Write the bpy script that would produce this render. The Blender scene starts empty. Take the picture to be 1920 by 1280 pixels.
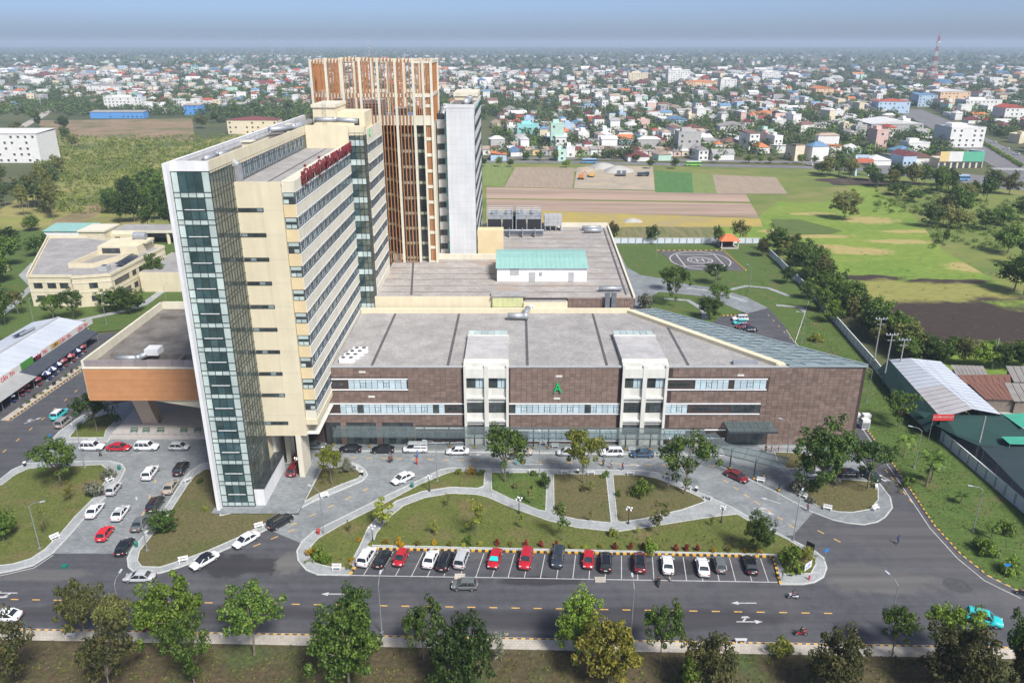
import bpy, math, random
import numpy as np
from mathutils import Vector, Matrix
random.seed(7); RNG = np.random.default_rng(7)
R = math.radians
scn = bpy.context.scene
col = scn.collection
# ---------------------------------------------------------------- camera, sky, sun, exposure
CAM_H, PITCH, FPX = 76.0, R(21.1), 1450.0
cd = bpy.data.cameras.new('camera'); cam = bpy.data.objects.new('camera', cd); col.objects.link(cam)
cam.location = (0, 0, CAM_H); cam.rotation_euler = (R(90) - PITCH, 0, 0)
cd.sensor_width = 36; cd.lens = FPX / 1920 * 36; cd.clip_start = 1; cd.clip_end = 60000
scn.camera = cam
SUN_EL, SUN_AZ = R(50), R(146)          # azimuth clockwise from +Y
world = bpy.data.worlds.new('World'); scn.world = world; world.use_nodes = True
wn = world.node_tree; bg = wn.nodes['Background']
sky = wn.nodes.new('ShaderNodeTexSky'); sky.sky_type = 'NISHITA'; sky.sun_disc = False
sky.sun_elevation = SUN_EL; sky.sun_rotation = SUN_AZ
sky.air_density = .36; sky.dust_density = 1.6; sky.ozone_density = 3.0; sky.altitude = 0
wn.links.new(sky.outputs[0], bg.inputs[0]); bg.inputs[1].default_value = 0.105
sd = bpy.data.lights.new('sun', 'SUN'); sd.energy = 3.0; sd.angle = R(13); sd.color = (1, .955, .88)
sun = bpy.data.objects.new('sun', sd); col.objects.link(sun)
sdir = Vector((math.sin(SUN_AZ) * math.cos(SUN_EL), math.cos(SUN_AZ) * math.cos(SUN_EL), math.sin(SUN_EL)))
sun.rotation_euler = sdir.to_track_quat('Z', 'Y').to_euler(); sun.location = sdir * 400
vs = scn.view_settings; vs.view_transform = 'Standard'; vs.look = 'None'; vs.exposure = 0.9; vs.gamma = 1; vs.use_curve_mapping = False
scn.render.engine = 'CYCLES'
scn.cycles.max_bounces = 6; scn.cycles.volume_bounces = 1; scn.cycles.transparent_max_bounces = 8

# ---------------------------------------------------------------- ground plan helper (survey of points on level z)
_cp, _sp = math.cos(PITCH), math.sin(PITCH)
def g(u, v, z=0.0):
    x = (u - 960) / FPX; y = (v - 640) / FPX
    d = (x, _cp - y * _sp, -_sp - y * _cp); t = (z - CAM_H) / d[2]
    return (d[0] * t, d[1] * t)
def G(pts, z=0.0): return [g(u, v, z) for u, v in pts]
def hat(v, Y):                      # height of a point seen at row v standing at depth Y
    y = (v - 640) / FPX
    return CAM_H + (-_sp - y * _cp) * Y / (_cp - y * _sp)
def wid(px, Y, z=0.0):              # metres covered by px pixels at depth Y
    return px * (Y * _cp - (z - CAM_H) * _sp) / FPX

# ---------------------------------------------------------------- materials
MATS = {}
def _new(name):
    m = bpy.data.materials.new(name); m.use_nodes = True
    return m, m.node_tree, m.node_tree.nodes['Principled BSDF']
def mat(name, c1, c2=None, scale=1.0, rough=.8, metal=0.0, spec=.5, bump=0.0, detail=4.0, lo=.35, hi=.65, coat=0.0,
        c3=None, scale3=.05, lo3=.45, hi3=.65, island=0.0, objrand=0.0, stretch=None, streak=None, spots=(), nrough=.65):
    """noise-mixed procedural material in world coordinates"""
    if name in MATS: return MATS[name]
    m, nt, b = _new(name); N, L = nt.nodes.new, nt.links.new
    b.inputs['Roughness'].default_value = rough; b.inputs['Metallic'].default_value = metal
    b.inputs['Specular IOR Level'].default_value = spec
    if coat: b.inputs['Coat Weight'].default_value = coat; b.inputs['Coat Roughness'].default_value = .05
    geo = N('ShaderNodeNewGeometry'); pos = geo.outputs['Position']
    if stretch:
        mp = N('ShaderNodeMapping'); mp.inputs['Scale'].default_value = stretch[:3]
        if len(stretch) > 3: mp.inputs['Rotation'].default_value = (0, 0, stretch[3])
        L(pos, mp.inputs[0]); pos = mp.outputs[0]
    cur = None
    if c2 is None: c2 = tuple(x * .86 for x in c1)
    nz = N('ShaderNodeTexNoise'); nz.inputs['Scale'].default_value = scale; nz.inputs['Detail'].default_value = detail
    nz.inputs['Roughness'].default_value = nrough; L(pos, nz.inputs['Vector'])
    rp = N('ShaderNodeValToRGB'); rp.color_ramp.elements[0].position = lo; rp.color_ramp.elements[1].position = hi
    rp.color_ramp.elements[0].color = (*c1, 1); rp.color_ramp.elements[1].color = (*c2, 1); L(nz.outputs[0], rp.inputs[0])
    cur = rp.outputs[0]
    if c3:
        n3 = N('ShaderNodeTexNoise'); n3.inputs['Scale'].default_value = scale3; n3.inputs['Detail'].default_value = 5
        n3.inputs['Roughness'].default_value = .6; L(pos, n3.inputs['Vector'])
        r3 = N('ShaderNodeMapRange'); r3.inputs[1].default_value = lo3; r3.inputs[2].default_value = hi3; L(n3.outputs[0], r3.inputs[0])
        mx = N('ShaderNodeMix'); mx.data_type = 'RGBA'; L(r3.outputs[0], mx.inputs[0]); L(cur, mx.inputs[6]); mx.inputs[7].default_value = (*c3, 1)
        cur = mx.outputs[2]
    for sx_, sy_, ra, rb, cc in spots:                          # patches of other growth: ellipses with ragged soft edges
        sb = N('ShaderNodeVectorMath'); sb.operation = 'SUBTRACT'; L(geo.outputs['Position'], sb.inputs[0]); sb.inputs[1].default_value = (sx_, sy_, 0)
        ml = N('ShaderNodeVectorMath'); ml.operation = 'MULTIPLY'; L(sb.outputs[0], ml.inputs[0]); ml.inputs[1].default_value = (1 / ra, 1 / rb, 0)
        ln = N('ShaderNodeVectorMath'); ln.operation = 'LENGTH'; L(ml.outputs[0], ln.inputs[0])
        ns = N('ShaderNodeTexNoise'); ns.inputs['Scale'].default_value = 2.6 / max(ra, rb); ns.inputs['Detail'].default_value = 7; ns.inputs['Roughness'].default_value = .7; L(geo.outputs['Position'], ns.inputs['Vector'])
        a2 = N('ShaderNodeMath'); a2.operation = 'MULTIPLY_ADD'; L(ns.outputs[0], a2.inputs[0]); a2.inputs[1].default_value = 1.7; L(ln.outputs['Value'], a2.inputs[2])
        m2 = N('ShaderNodeMapRange'); m2.inputs[1].default_value = 1.95; m2.inputs[2].default_value = 1.6; L(a2.outputs[0], m2.inputs[0])
        mx = N('ShaderNodeMix'); mx.data_type = 'RGBA'; L(m2.outputs[0], mx.inputs[0]); L(cur, mx.inputs[6]); mx.inputs[7].default_value = (*cc, 1); cur = mx.outputs[2]
    if streak:                                                  # rain streaks, wheel tracks: stretched noise
        mp2 = N('ShaderNodeMapping'); mp2.inputs['Scale'].default_value = streak[:3]; L(geo.outputs['Position'], mp2.inputs[0]); n4 = N('ShaderNodeTexNoise'); n4.inputs['Scale'].default_value = 1; n4.inputs['Detail'].default_value = 5; L(mp2.outputs[0], n4.inputs['Vector'])
        mr = N('ShaderNodeMapRange'); mr.inputs[1].default_value = .35; mr.inputs[2].default_value = .65; mr.inputs[3].default_value = 1 - streak[3]; mr.inputs[4].default_value = 1 + streak[3] * .5; L(n4.outputs[0], mr.inputs[0])
        vm = N('ShaderNodeVectorMath'); vm.operation = 'SCALE'; L(cur, vm.inputs[0]); L(mr.outputs[0], vm.inputs['Scale']); cur = vm.outputs[0]
    for amt, src in ((island, geo.outputs['Random Per Island']), (objrand, None)):
        if amt:
            if src is None: src = N('ShaderNodeObjectInfo').outputs['Random']
            mr = N('ShaderNodeMapRange'); mr.inputs[3].default_value = 1 - amt; mr.inputs[4].default_value = 1 + amt; L(src, mr.inputs[0])
            vm = N('ShaderNodeVectorMath'); vm.operation = 'SCALE'; L(cur, vm.inputs[0]); L(mr.outputs[0], vm.inputs['Scale']); cur = vm.outputs[0]
    L(cur, b.inputs['Base Color'])
    if bump:
        bp = N('ShaderNodeBump'); bp.inputs['Strength'].default_value = bump; bp.inputs['Distance'].default_value = .05
        L(nz.outputs[0], bp.inputs['Height']); L(bp.outputs[0], b.inputs['Normal'])
    MATS[name] = m; return m
def brickmat(name, c1, c2, mortar, bw, bh, scale=1.0, rough=.85, msize=.03, axes='XY', stain=None, off=.5):
    """small unit paving / tiles too fine to model"""
    if name in MATS: return MATS[name]
    m, nt, b = _new(name); N, L = nt.nodes.new, nt.links.new
    b.inputs['Roughness'].default_value = rough
    geo = N('ShaderNodeNewGeometry'); src = geo.outputs['Position']
    if axes == 'XZ':
        sx = N('ShaderNodeSeparateXYZ'); cx = N('ShaderNodeCombineXYZ'); L(src, sx.inputs[0]); L(sx.outputs[0], cx.inputs[0]); L(sx.outputs[2], cx.inputs[1]); src = cx.outputs[0]
    br = N('ShaderNodeTexBrick'); br.inputs['Color1'].default_value = (*c1, 1); br.inputs['Color2'].default_value = (*c2, 1); br.inputs['Mortar'].default_value = (*mortar, 1)
    br.inputs['Brick Width'].default_value = bw; br.inputs['Row Height'].default_value = bh; br.inputs['Mortar Size'].default_value = msize; br.inputs['Scale'].default_value = scale
    br.offset = off; L(src, br.inputs['Vector'])
    nz = N('ShaderNodeTexNoise'); nz.inputs['Scale'].default_value = .22; nz.inputs['Detail'].default_value = 6; nz.inputs['Roughness'].default_value = .7; L(geo.outputs['Position'], nz.inputs['Vector'])
    mr = N('ShaderNodeMapRange'); mr.inputs[1].default_value = .3; mr.inputs[2].default_value = .7; mr.inputs[3].default_value = .72; mr.inputs[4].default_value = 1.16; L(nz.outputs[0], mr.inputs[0])
    vm = N('ShaderNodeVectorMath'); vm.operation = 'SCALE'; L(br.outputs[0], vm.inputs[0]); L(mr.outputs[0], vm.inputs['Scale']); cur = vm.outputs[0]
    if stain:
        n3 = N('ShaderNodeTexNoise'); n3.inputs['Scale'].default_value = .12; n3.inputs['Detail'].default_value = 7; L(geo.outputs['Position'], n3.inputs['Vector'])
        r3 = N('ShaderNodeMapRange'); r3.inputs[1].default_value = .56; r3.inputs[2].default_value = .72; L(n3.outputs[0], r3.inputs[0])
        mx = N('ShaderNodeMix'); mx.data_type = 'RGBA'; L(r3.outputs[0], mx.inputs[0]); L(cur, mx.inputs[6]); mx.inputs[7].default_value = (*stain, 1); cur = mx.outputs[2]
    L(cur, b.inputs['Base Color'])
    MATS[name] = m; return m
def glass(name, c, rough=.06, var=.25, spec=.6, scale=.9):
    return mat(name, c, tuple(x * (1 - var) for x in c), scale=scale, rough=rough, spec=spec, objrand=.12, lo=.4, hi=.6)
def clear_glass(name, c, alpha):
    """see-through pane: part tinted reflecting surface, part open"""
    if name in MATS: return MATS[name]
    m, nt, b = _new(name); N, L = nt.nodes.new, nt.links.new
    b.inputs['Base Color'].default_value = (*c, 1); b.inputs['Roughness'].default_value = .08
    tr = N('ShaderNodeBsdfTransparent'); tr.inputs[0].default_value = (.85, .93, .92, 1); mx = N('ShaderNodeMixShader'); mx.inputs[0].default_value = alpha
    L(tr.outputs[0], mx.inputs[1]); L(b.outputs[0], mx.inputs[2]); L(mx.outputs[0], nt.nodes['Material Output'].inputs[0])
    MATS[name] = m; return m
def leafmat(name, c, c2, var=.35):
    if name in MATS: return MATS[name]
    m, nt, b = _new(name); N, L = nt.nodes.new, nt.links.new
    geo = N('ShaderNodeNewGeometry'); oi = N('ShaderNodeObjectInfo')
    nz = N('ShaderNodeTexNoise'); nz.inputs['Scale'].default_value = .55; nz.inputs['Detail'].default_value = 3; L(geo.outputs['Position'], nz.inputs['Vector'])
    ad = N('ShaderNodeMath'); ad.operation = 'ADD'; L(nz.outputs[0], ad.inputs[0])
    ms = N('ShaderNodeMapRange'); ms.inputs[3].default_value = -.32; ms.inputs[4].default_value = .32; L(geo.outputs['Random Per Island'], ms.inputs[0]); L(ms.outputs[0], ad.inputs[1])
    rp = N('ShaderNodeValToRGB'); rp.color_ramp.elements[0].position = .28; rp.color_ramp.elements[1].position = .75
    rp.color_ramp.elements[0].color = (*c, 1); rp.color_ramp.elements[1].color = (*c2, 1); L(ad.outputs[0], rp.inputs[0])
    mr = N('ShaderNodeMapRange'); mr.inputs[3].default_value = 1 - var; mr.inputs[4].default_value = 1 + var; L(oi.outputs['Random'], mr.inputs[0])
    vm = N('ShaderNodeVectorMath'); vm.operation = 'SCALE'; L(rp.outputs[0], vm.inputs[0]); L(mr.outputs[0], vm.inputs['Scale'])
    L(vm.outputs[0], b.inputs['Base Color']); b.inputs['Roughness'].default_value = .55; b.inputs['Specular IOR Level'].default_value = .3
    tl = N('ShaderNodeBsdfTranslucent'); L(vm.outputs[0], tl.inputs[0]); mx = N('ShaderNodeMixShader'); mx.inputs[0].default_value = .28
    L(b.outputs[0], mx.inputs[1]); L(tl.outputs[0], mx.inputs[2]); L(mx.outputs[0], nt.nodes['Material Output'].inputs[0])
    MATS[name] = m; return m

# ---------------------------------------------------------------- mesh builder
BASE = {}
class MB:
    def __init__(s): s.v = []; s.f = []; s.m = []
    def quad(s, a, b, c, d, mi=0):
        n = len(s.v); s.v += [tuple(a), tuple(b), tuple(c), tuple(d)]; s.f.append((n, n + 1, n + 2, n + 3)); s.m.append(mi); return s
    def poly(s, pts, z=None, mi=0):
        n = len(s.v); s.v += [(p[0], p[1], z) if z is not None else tuple(p) for p in pts]; s.f.append(tuple(range(n, n + len(pts)))); s.m.append(mi); return s
    def box(s, x0, x1, y0, y1, z0, z1, mi=0):
        n = len(s.v); s.v += [(x0, y0, z0), (x1, y0, z0), (x1, y1, z0), (x0, y1, z0), (x0, y0, z1), (x1, y0, z1), (x1, y1, z1), (x0, y1, z1)]
        for q in ((0, 3, 2, 1), (4, 5, 6, 7), (0, 1, 5, 4), (1, 2, 6, 5), (2, 3, 7, 6), (3, 0, 4, 7)): s.f.append(tuple(n + i for i in q)); s.m.append(mi)
        return s
    def bar(s, p, q, w, h, mi=0):       # box beam from p to q
        p, q = Vector(p), Vector(q); d = (q - p).normalized(); up = Vector((0, 0, 1)) if abs(d.z) < .95 else Vector((0, 1, 0))
        a = d.cross(up).normalized() * (w / 2); b = a.cross(d).normalized() * (h / 2); n = len(s.v)
        for o in (p, q): s.v += [tuple(o - a - b), tuple(o + a - b), tuple(o + a + b), tuple(o - a + b)]
        for k in ((3, 2, 1, 0), (4, 5, 6, 7), (0, 1, 5, 4), (1, 2, 6, 5), (2, 3, 7, 6), (3, 0, 4, 7)): s.f.append(tuple(n + i for i in k)); s.m.append(mi)
        return s
    def prism(s, pts, z0, z1, mi=0, top=True, bottom=False):
        if sum(pts[i][0] * pts[(i + 1) % len(pts)][1] - pts[(i + 1) % len(pts)][0] * pts[i][1] for i in range(len(pts))) < 0: pts = pts[::-1]
        n = len(s.v); k = len(pts); s.v += [(p[0], p[1], z0) for p in pts] + [(p[0], p[1], z1) for p in pts]
        for i in range(k): j = (i + 1) % k; s.f.append((n + i, n + j, n + k + j, n + k + i)); s.m.append(mi)
        if top: s.f.append(tuple(n + k + i for i in range(k))); s.m.append(mi)
        if bottom: s.f.append(tuple(n + i for i in reversed(range(k)))); s.m.append(mi)
        return s
    def tube(s, p, q, r0, r1=None, n=8, mi=0, caps=True):
        r1 = r0 if r1 is None else r1; p, q = Vector(p), Vector(q); d = (q - p).normalized(); up = Vector((0, 0, 1)) if abs(d.z) < .95 else Vector((0, 1, 0))
        a = d.cross(up).normalized(); b = d.cross(a).normalized(); k = len(s.v)
        for o, r in ((p, r0), (q, r1)):
            for i in range(n): t = 2 * math.pi * i / n; s.v.append(tuple(o + (a * math.cos(t) + b * math.sin(t)) * r))
        for i in range(n): j = (i + 1) % n; s.f.append((k + i, k + n + i, k + n + j, k + j)); s.m.append(mi)
        if caps: s.f.append(tuple(k + i for i in range(n))); s.m.append(mi); s.f.append(tuple(k + n + i for i in reversed(range(n)))); s.m.append(mi)
        return s
    def lathe(s, prof, n=12, c=(0, 0, 0), mi=0):
        k = len(s.v)
        for r, z in prof:
            for i in range(n): t = 2 * math.pi * i / n; s.v.append((c[0] + r * math.cos(t), c[1] + r * math.sin(t), c[2] + z))
        for a in range(len(prof) - 1):
            for i in range(n): j = (i + 1) % n; s.f.append((k + a * n + i, k + a * n + j, k + (a + 1) * n + j, k + (a + 1) * n + i)); s.m.append(mi)
        return s
    def mesh(s, name, off=(0, 0, 0)):
        me = bpy.data.meshes.new(name); o = off
        me.from_pydata([(v[0] - o[0], v[1] - o[1], v[2] - o[2]) for v in s.v], [], s.f); return me
    def obj(s, name, mats, parent=None, smooth=False):
        if not isinstance(mats, (list, tuple)): mats = [mats]
        me = s.mesh(name, BASE.get(parent.name, (0, 0, 0)) if parent else (0, 0, 0))
        for m in mats: me.materials.append(m)
        if len(mats) > 1: me.polygons.foreach_set('material_index', s.m)
        if smooth: me.polygons.foreach_set('use_smooth', [True] * len(s.f))
        o = bpy.data.objects.new(name, me); col.objects.link(o)
        if parent: o.parent = parent; BASE[o.name] = BASE.get(parent.name, (0, 0, 0))
        return o
def tag(o, label=None, cat=None, group=None, kind=None):
    if label: o['label'] = label
    if cat: o['category'] = cat
    if group: o['group'] = group
    if kind: o['kind'] = kind
    return o
def thing(name, label, cat, loc=(0, 0, 0), rz=0, group=None):
    o = bpy.data.objects.new(name, None); col.objects.link(o); o.location = loc; o.rotation_euler = (0, 0, rz); o.empty_display_size = .5
    BASE[o.name] = tuple(loc) if rz == 0 else (0, 0, 0)
    return tag(o, label, cat, group)
def dup(root, loc, rz=0, label=None, group=None, scale=None):
    def cp(o, par):
        c = o.copy(); col.objects.link(c)
        if par: c.parent = par
        for ch in o.children: cp(ch, c)
        return c
    r = cp(root, None); r.location = loc; r.rotation_euler = (0, 0, rz)
    if scale: r.scale = scale if isinstance(scale, (tuple, list)) else (scale,) * 3
    if label: r['label'] = label
    if group: r['group'] = group
    return r
def recolour(o, name_prefix, m, slot=0):
    for ch in o.children:
        if ch.name.split('.')[0] == name_prefix: ch.material_slots[slot].link = 'OBJECT'; ch.material_slots[slot].material = m
def struct(name, mb, m, z=None): return tag(mb.obj(name, m), kind='structure')
def remove_tree(o):
    for c in list(o.children): remove_tree(c)
    bpy.data.objects.remove(o)
def area2(p): return sum(p[i][0] * p[(i + 1) % len(p)][1] - p[(i + 1) % len(p)][0] * p[i][1] for i in range(len(p)))
def inset(p, d):
    if area2(p) < 0: p = p[::-1]
    out = []; k = len(p)
    for i in range(k):
        a, b, c = Vector(p[i - 1]), Vector(p[i]), Vector(p[(i + 1) % k])
        n1 = Vector((-(b - a).y, (b - a).x)).normalized(); n2 = Vector((-(c - b).y, (c - b).x)).normalized()
        h = (n1 + n2); h = h.normalized() if h.length > 1e-4 else n1
        out.append(tuple(b + h * (d / max(.4, h.dot(n1)))))
    return out
def ring(mb, p, w, z0, z1, mi=0, closed=True):
    """kerb strip of width w following polygon p (inside)"""
    if area2(p) < 0: p = p[::-1]
    q = inset(p, w); k = len(p)
    for i in range(k if closed else k - 1):
        j = (i + 1) % k; a, b, c, d = p[i], p[j], q[j], q[i]
        mb.quad((*a, z1), (*b, z1), (*c, z1), (*d, z1), mi); mb.quad((*a, z0), (*b, z0), (*b, z1), (*a, z1), mi); mb.quad((*c, z0), (*d, z0), (*d, z1), (*c, z1), mi)
    return mb
def smooth_poly(p, it=1):
    for _ in range(it):
        q = []
        for i in range(len(p)):
            a, b = p[i], p[(i + 1) % len(p)]
            q += [(a[0] * .75 + b[0] * .25, a[1] * .75 + b[1] * .25), (a[0] * .25 + b[0] * .75, a[1] * .25 + b[1] * .75)]
        p = q
    return p
def text_mesh(body, size, depth=.06, font_scale_x=1.0):
    c = bpy.data.curves.new('lettering', 'FONT'); c.body = body; c.size = size; c.extrude = depth; c.align_x = 'CENTER'; c.align_y = 'CENTER'; c.resolution_u = 2
    o = bpy.data.objects.new('lettering', c); col.objects.link(o); bpy.context.view_layer.update()
    me = bpy.data.meshes.new_from_object(o); bpy.data.objects.remove(o); bpy.data.curves.remove(c); me.materials.clear(); return me
def put_text(name, body, size, m, loc, rot, parent, sx=1.0, depth=.06):
    me = text_mesh(body, size, depth); me.materials.append(m); o = bpy.data.objects.new(name, me); col.objects.link(o); o.parent = parent
    b = BASE.get(parent.name, (0, 0, 0)); o.location = (loc[0] - b[0], loc[1] - b[1], loc[2] - b[2]); o.rotation_euler = rot; o.scale = (sx, 1, 1); return o
# ================================================================ palette
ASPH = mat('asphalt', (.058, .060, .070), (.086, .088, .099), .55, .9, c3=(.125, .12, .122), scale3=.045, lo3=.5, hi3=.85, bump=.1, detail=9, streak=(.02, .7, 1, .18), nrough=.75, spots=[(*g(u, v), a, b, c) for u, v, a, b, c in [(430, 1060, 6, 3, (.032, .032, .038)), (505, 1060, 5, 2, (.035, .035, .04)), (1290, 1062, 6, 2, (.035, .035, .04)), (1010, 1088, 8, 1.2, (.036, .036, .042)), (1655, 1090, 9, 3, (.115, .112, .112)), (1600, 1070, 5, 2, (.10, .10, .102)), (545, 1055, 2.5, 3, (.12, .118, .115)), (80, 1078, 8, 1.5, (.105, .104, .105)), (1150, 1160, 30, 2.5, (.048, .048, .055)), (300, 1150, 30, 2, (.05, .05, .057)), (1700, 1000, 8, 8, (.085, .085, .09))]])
ASPH2 = mat('asphalt_patch', (.05, .05, .057), (.075, .076, .082), 1.5, .9, detail=8)
PAVER = brickmat('stone_paving', (.19, .215, .23), (.27, .29, .30), (.12, .13, .14), .62, .31, msize=.02, stain=(.15, .17, .185))
WALKP = brickmat('walk_paving', (.30, .325, .335), (.38, .395, .40), (.21, .23, .24), .4, .4, msize=.02, stain=(.25, .265, .28))
VERGEP = brickmat('verge_paving', (.42, .39, .34), (.50, .46, .40), (.3, .27, .23), .5, .5, msize=.02, stain=(.30, .25, .19))
KERB = mat('kerb_concrete', (.58, .60, .58), (.43, .45, .44), 1.2, .85)
KERBW = mat('kerb_white_paint', (.54, .56, .54), (.40, .42, .41), 1.7, .8)
LINEW = mat('road_paint_white', (.56, .56, .56), (.36, .36, .37), 2.5, .75)
LINEY = mat('road_paint_yellow', (.72, .42, .09), (.55, .33, .1), 2.5, .75)
BLACKP = mat('kerb_black_paint', (.03, .03, .03), (.06, .055, .05), 3, .7)
LAWN = mat('lawn', (.075, .105, .018), (.125, .138, .03), .35, .95, c3=(.155, .118, .055), scale3=.16, lo3=.50, hi3=.72, bump=.8, detail=12, nrough=.82, streak=(2.2, 2.2, 1, .28))
LAWNG = mat('lawn_green', (.050, .100, .015), (.095, .145, .027), .45, .95, c3=(.135, .115, .045), scale3=.14, lo3=.54, hi3=.76, bump=.8, detail=12, nrough=.82, streak=(2.0, 2.0, 1, .3))
LAWNB = mat('lawn_brown', (.13, .102, .05), (.095, .10, .03), .45, .95, c3=(.08, .1, .025), scale3=.14, lo3=.5, hi3=.72, bump=.8, detail=12, nrough=.82, streak=(2.2, 2.2, 1, .28))
VERGE = mat('verge_grass', (.095, .062, .038), (.07, .066, .025), .35, .95, c3=(.06, .09, .024), scale3=.09, lo3=.5, hi3=.66, bump=.9, detail=12, nrough=.82, streak=(1.6, 1.6, 1, .35))
GROUND = mat('ground_earth', (.085, .105, .035), (.14, .125, .055), .02, .95, c3=(.05, .07, .025), scale3=.004, lo3=.4, hi3=.6, detail=8)
MEADOW = mat('meadow', (.10, .15, .03), (.18, .20, .045), .05, .95, c3=(.24, .21, .08), scale3=.03, lo3=.54, hi3=.70, stretch=(.6, 1.0, 1), detail=9, bump=.3)  # field colours from here on raised a bit, standing in for sunlight on distant land
_ST, _BU, _TN = (.36, .30, .11), (.040, .026, .020), (.24, .235, .06)
SPOTS = [(1630, 412, 13, 8, _ST), (1705, 433, 13, 3.5, _ST), (1690, 452, 15, 4, _ST), (1520, 400, 11, 3.5, _ST), (1617, 470, 13, 6, _ST), (1530, 442, 18, 3.5, _ST), (1840, 500, 13, 8, _ST), (1460, 433, 9, 4, _ST), (1540, 462, 15, 4.5, _ST), (1630, 520, 12, 4, _BU), (1775, 527, 17, 3.5, _BU), (1680, 577, 12, 4, _BU), (1780, 590, 30, 19, _BU), (1850, 612, 38, 18, _BU), (1840, 556, 18, 4, _BU), (1700, 545, 40, 12, _TN), (1560, 340, 20, 14, _TN)]
MEADG = mat('meadow_green', (.12, .215, .026), (.21, .27, .04), .05, .95, c3=(.26, .27, .065), scale3=.028, lo3=.60, hi3=.74, stretch=(.5, 1.1, 1), detail=11, bump=.4, nrough=.75, streak=(.3, 1.2, 1, .22), spots=[(*g(u, v), a, b, c) for u, v, a, b, c in SPOTS])
STRAW = mat('dry_meadow', (.40, .30, .08), (.31, .26, .065), .05, .95, c3=(.32, .26, .13), scale3=.05, detail=8)
PLOUGH = mat('ploughed_soil', (.43, .31, .24), (.35, .25, .19), .35, .95, stretch=(.12, 1.6, 1), detail=6, c3=(.21, .16, .12), scale3=.03)
TILL = mat('tilled_soil', (.34, .27, .20), (.26, .21, .15), .5, .95, stretch=(1.4, .1, 1), detail=5)
CROPD = mat('dark_crop', (.05, .14, .035), (.085, .19, .05), .5, .95, stretch=(1.4, .15, 1), detail=5)
CROPL = mat('young_crop', (.20, .24, .07), (.13, .19, .05), .6, .95, stretch=(1.4, .12, 1), detail=5)
CROPR = mat('crop_rows', (.09, .125, .035), (.22, .18, .09), .8, .95, stretch=(1.2, .08, 1, .35), detail=4)
SAND = mat('yard_sand', (.42, .34, .24), (.30, .27, .22), .09, .95, detail=8)
BURNT = mat('burnt_grass', (.035, .026, .022), (.075, .052, .04), .12, .95, detail=9, c3=(.13, .10, .05), scale3=.06, lo3=.6, hi3=.75)
DIRT = mat('bare_dirt', (.30, .205, .125), (.21, .155, .095), .08, .95, c3=(.13, .13, .05), scale3=.03, detail=8)
SCRUBG = mat('scrub_ground', (.21, .235, .05), (.30, .25, .10), .05, .95, c3=(.08, .11, .03), scale3=.02, detail=9)
CONC = mat('plain_concrete', (.42, .41, .38), (.34, .33, .31), .6, .9)

def frontkerb(x): return 84.0 - .0259 * x
# ================================================================ ground sheets
gm = MB(); S = 30000
gm.quad((-S, -600, -.3), (S, -600, -.3), (S, 45000, -.3), (-S, 45000, -.3)); struct('ground', gm, GROUND)
def sheet(name, pts, m, z, world_pts=False):
    return struct(name, MB().poly(pts if world_pts else G(pts), z), m)
def blob(cx, cy, rx, ry, n=28, seed=1, amp=.3):
    r = random.Random(seed); ph = [r.random() * 6.28 for _ in range(4)]; out = []
    for i in range(n):
        t = 2 * math.pi * i / n; k = 1 + amp * (.5 * math.sin(2 * t + ph[0]) + .35 * math.sin(3 * t + ph[1]) + .3 * math.sin(5 * t + ph[2]) + .25 * (r.random() - .5))
        out.append((cx + rx * k * math.cos(t), cy + ry * k * math.sin(t)))
    return out
sheet('rough_pasture', [(900, 298), (1640, 316), (1960, 345), (2150, 420), (2300, 760), (1760, 705), (1640, 620), (1430, 460), (1100, 440), (900, 440)], MEADOW, -.24)
sheet('meadow', [(1140, 412), (1420, 408), (1476, 362), (1480, 330), (1560, 330), (1640, 352), (1710, 400), (1770, 470), (1930, 560), (2050, 720), (1760, 700), (1650, 620), (1560, 560), (1470, 478), (1150, 458)], MEADG, -.20)
sheet('dry_meadow', [(912, 390), (1425, 409), (1430, 424), (1140, 426), (1060, 430), (912, 430)], STRAW, -.196)
sheet('dry_meadow', [(1480, 330), (1560, 334), (1590, 350), (1610, 372), (1500, 380), (1420, 372), (1476, 362)], MEADOW, -.190)
sheet('ploughed_field', [(912, 350), (1398, 362), (1407, 378), (912, 371)], PLOUGH, -.18)
sheet('ploughed_field', [(912, 373), (1408, 381), (1424, 408), (912, 391)], PLOUGH, -.176)
sheet('crop_field', [(1229, 320), (1297, 324), (1300, 361), (1228, 360)], CROPD, -.172)
sheet('crop_field', [(1297, 324), (1336, 327), (1344, 362), (1300, 361)], CROPL, -.168)
sheet('tilled_field', [(1336, 327), (1455, 332), (1477, 363), (1344, 362)], TILL, -.164)
sheet('tilled_field', [(966, 313), (1078, 314), (1073, 353), (946, 350)], TILL, -.160)
sheet('crop_field', [(905, 306), (962, 309), (944, 350), (905, 347)], CROPL, -.156)
sheet('building_yard', [(1082, 314), (1120, 309), (1224, 312), (1228, 356), (1076, 353)], SAND, -.152)
sheet('crop_field', [(1165, 425), (1240, 424), (1345, 426), (1352, 450), (1150, 452)], CROPR, -.148)
x, y = g(1622, 341); tag(MB().poly(blob(x, y, 26, 14, seed=9, amp=.45), -.14).obj('burnt_patch', BURNT), kind='structure')
sheet('dark_crop_patch', [(1446, 410), (1500, 411), (1580, 432), (1560, 438), (1455, 440)], mat('weed_crop', (.075, .115, .02), (.10, .14, .03), .2), -.096)
# left hand land
sheet('bare_lot', [(70, 226), (360, 222), (366, 262), (250, 268), (85, 262)], DIRT, -.19)
sheet('scrub_land', [(84, 255), (366, 264), (560, 235), (560, 330), (330, 420), (70, 460), (-60, 430), (100, 330)], SCRUBG, -.186)
sheet('dirt_track', [(95, 415), (205, 372), (232, 378), (120, 432)], DIRT, -.17)
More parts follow.
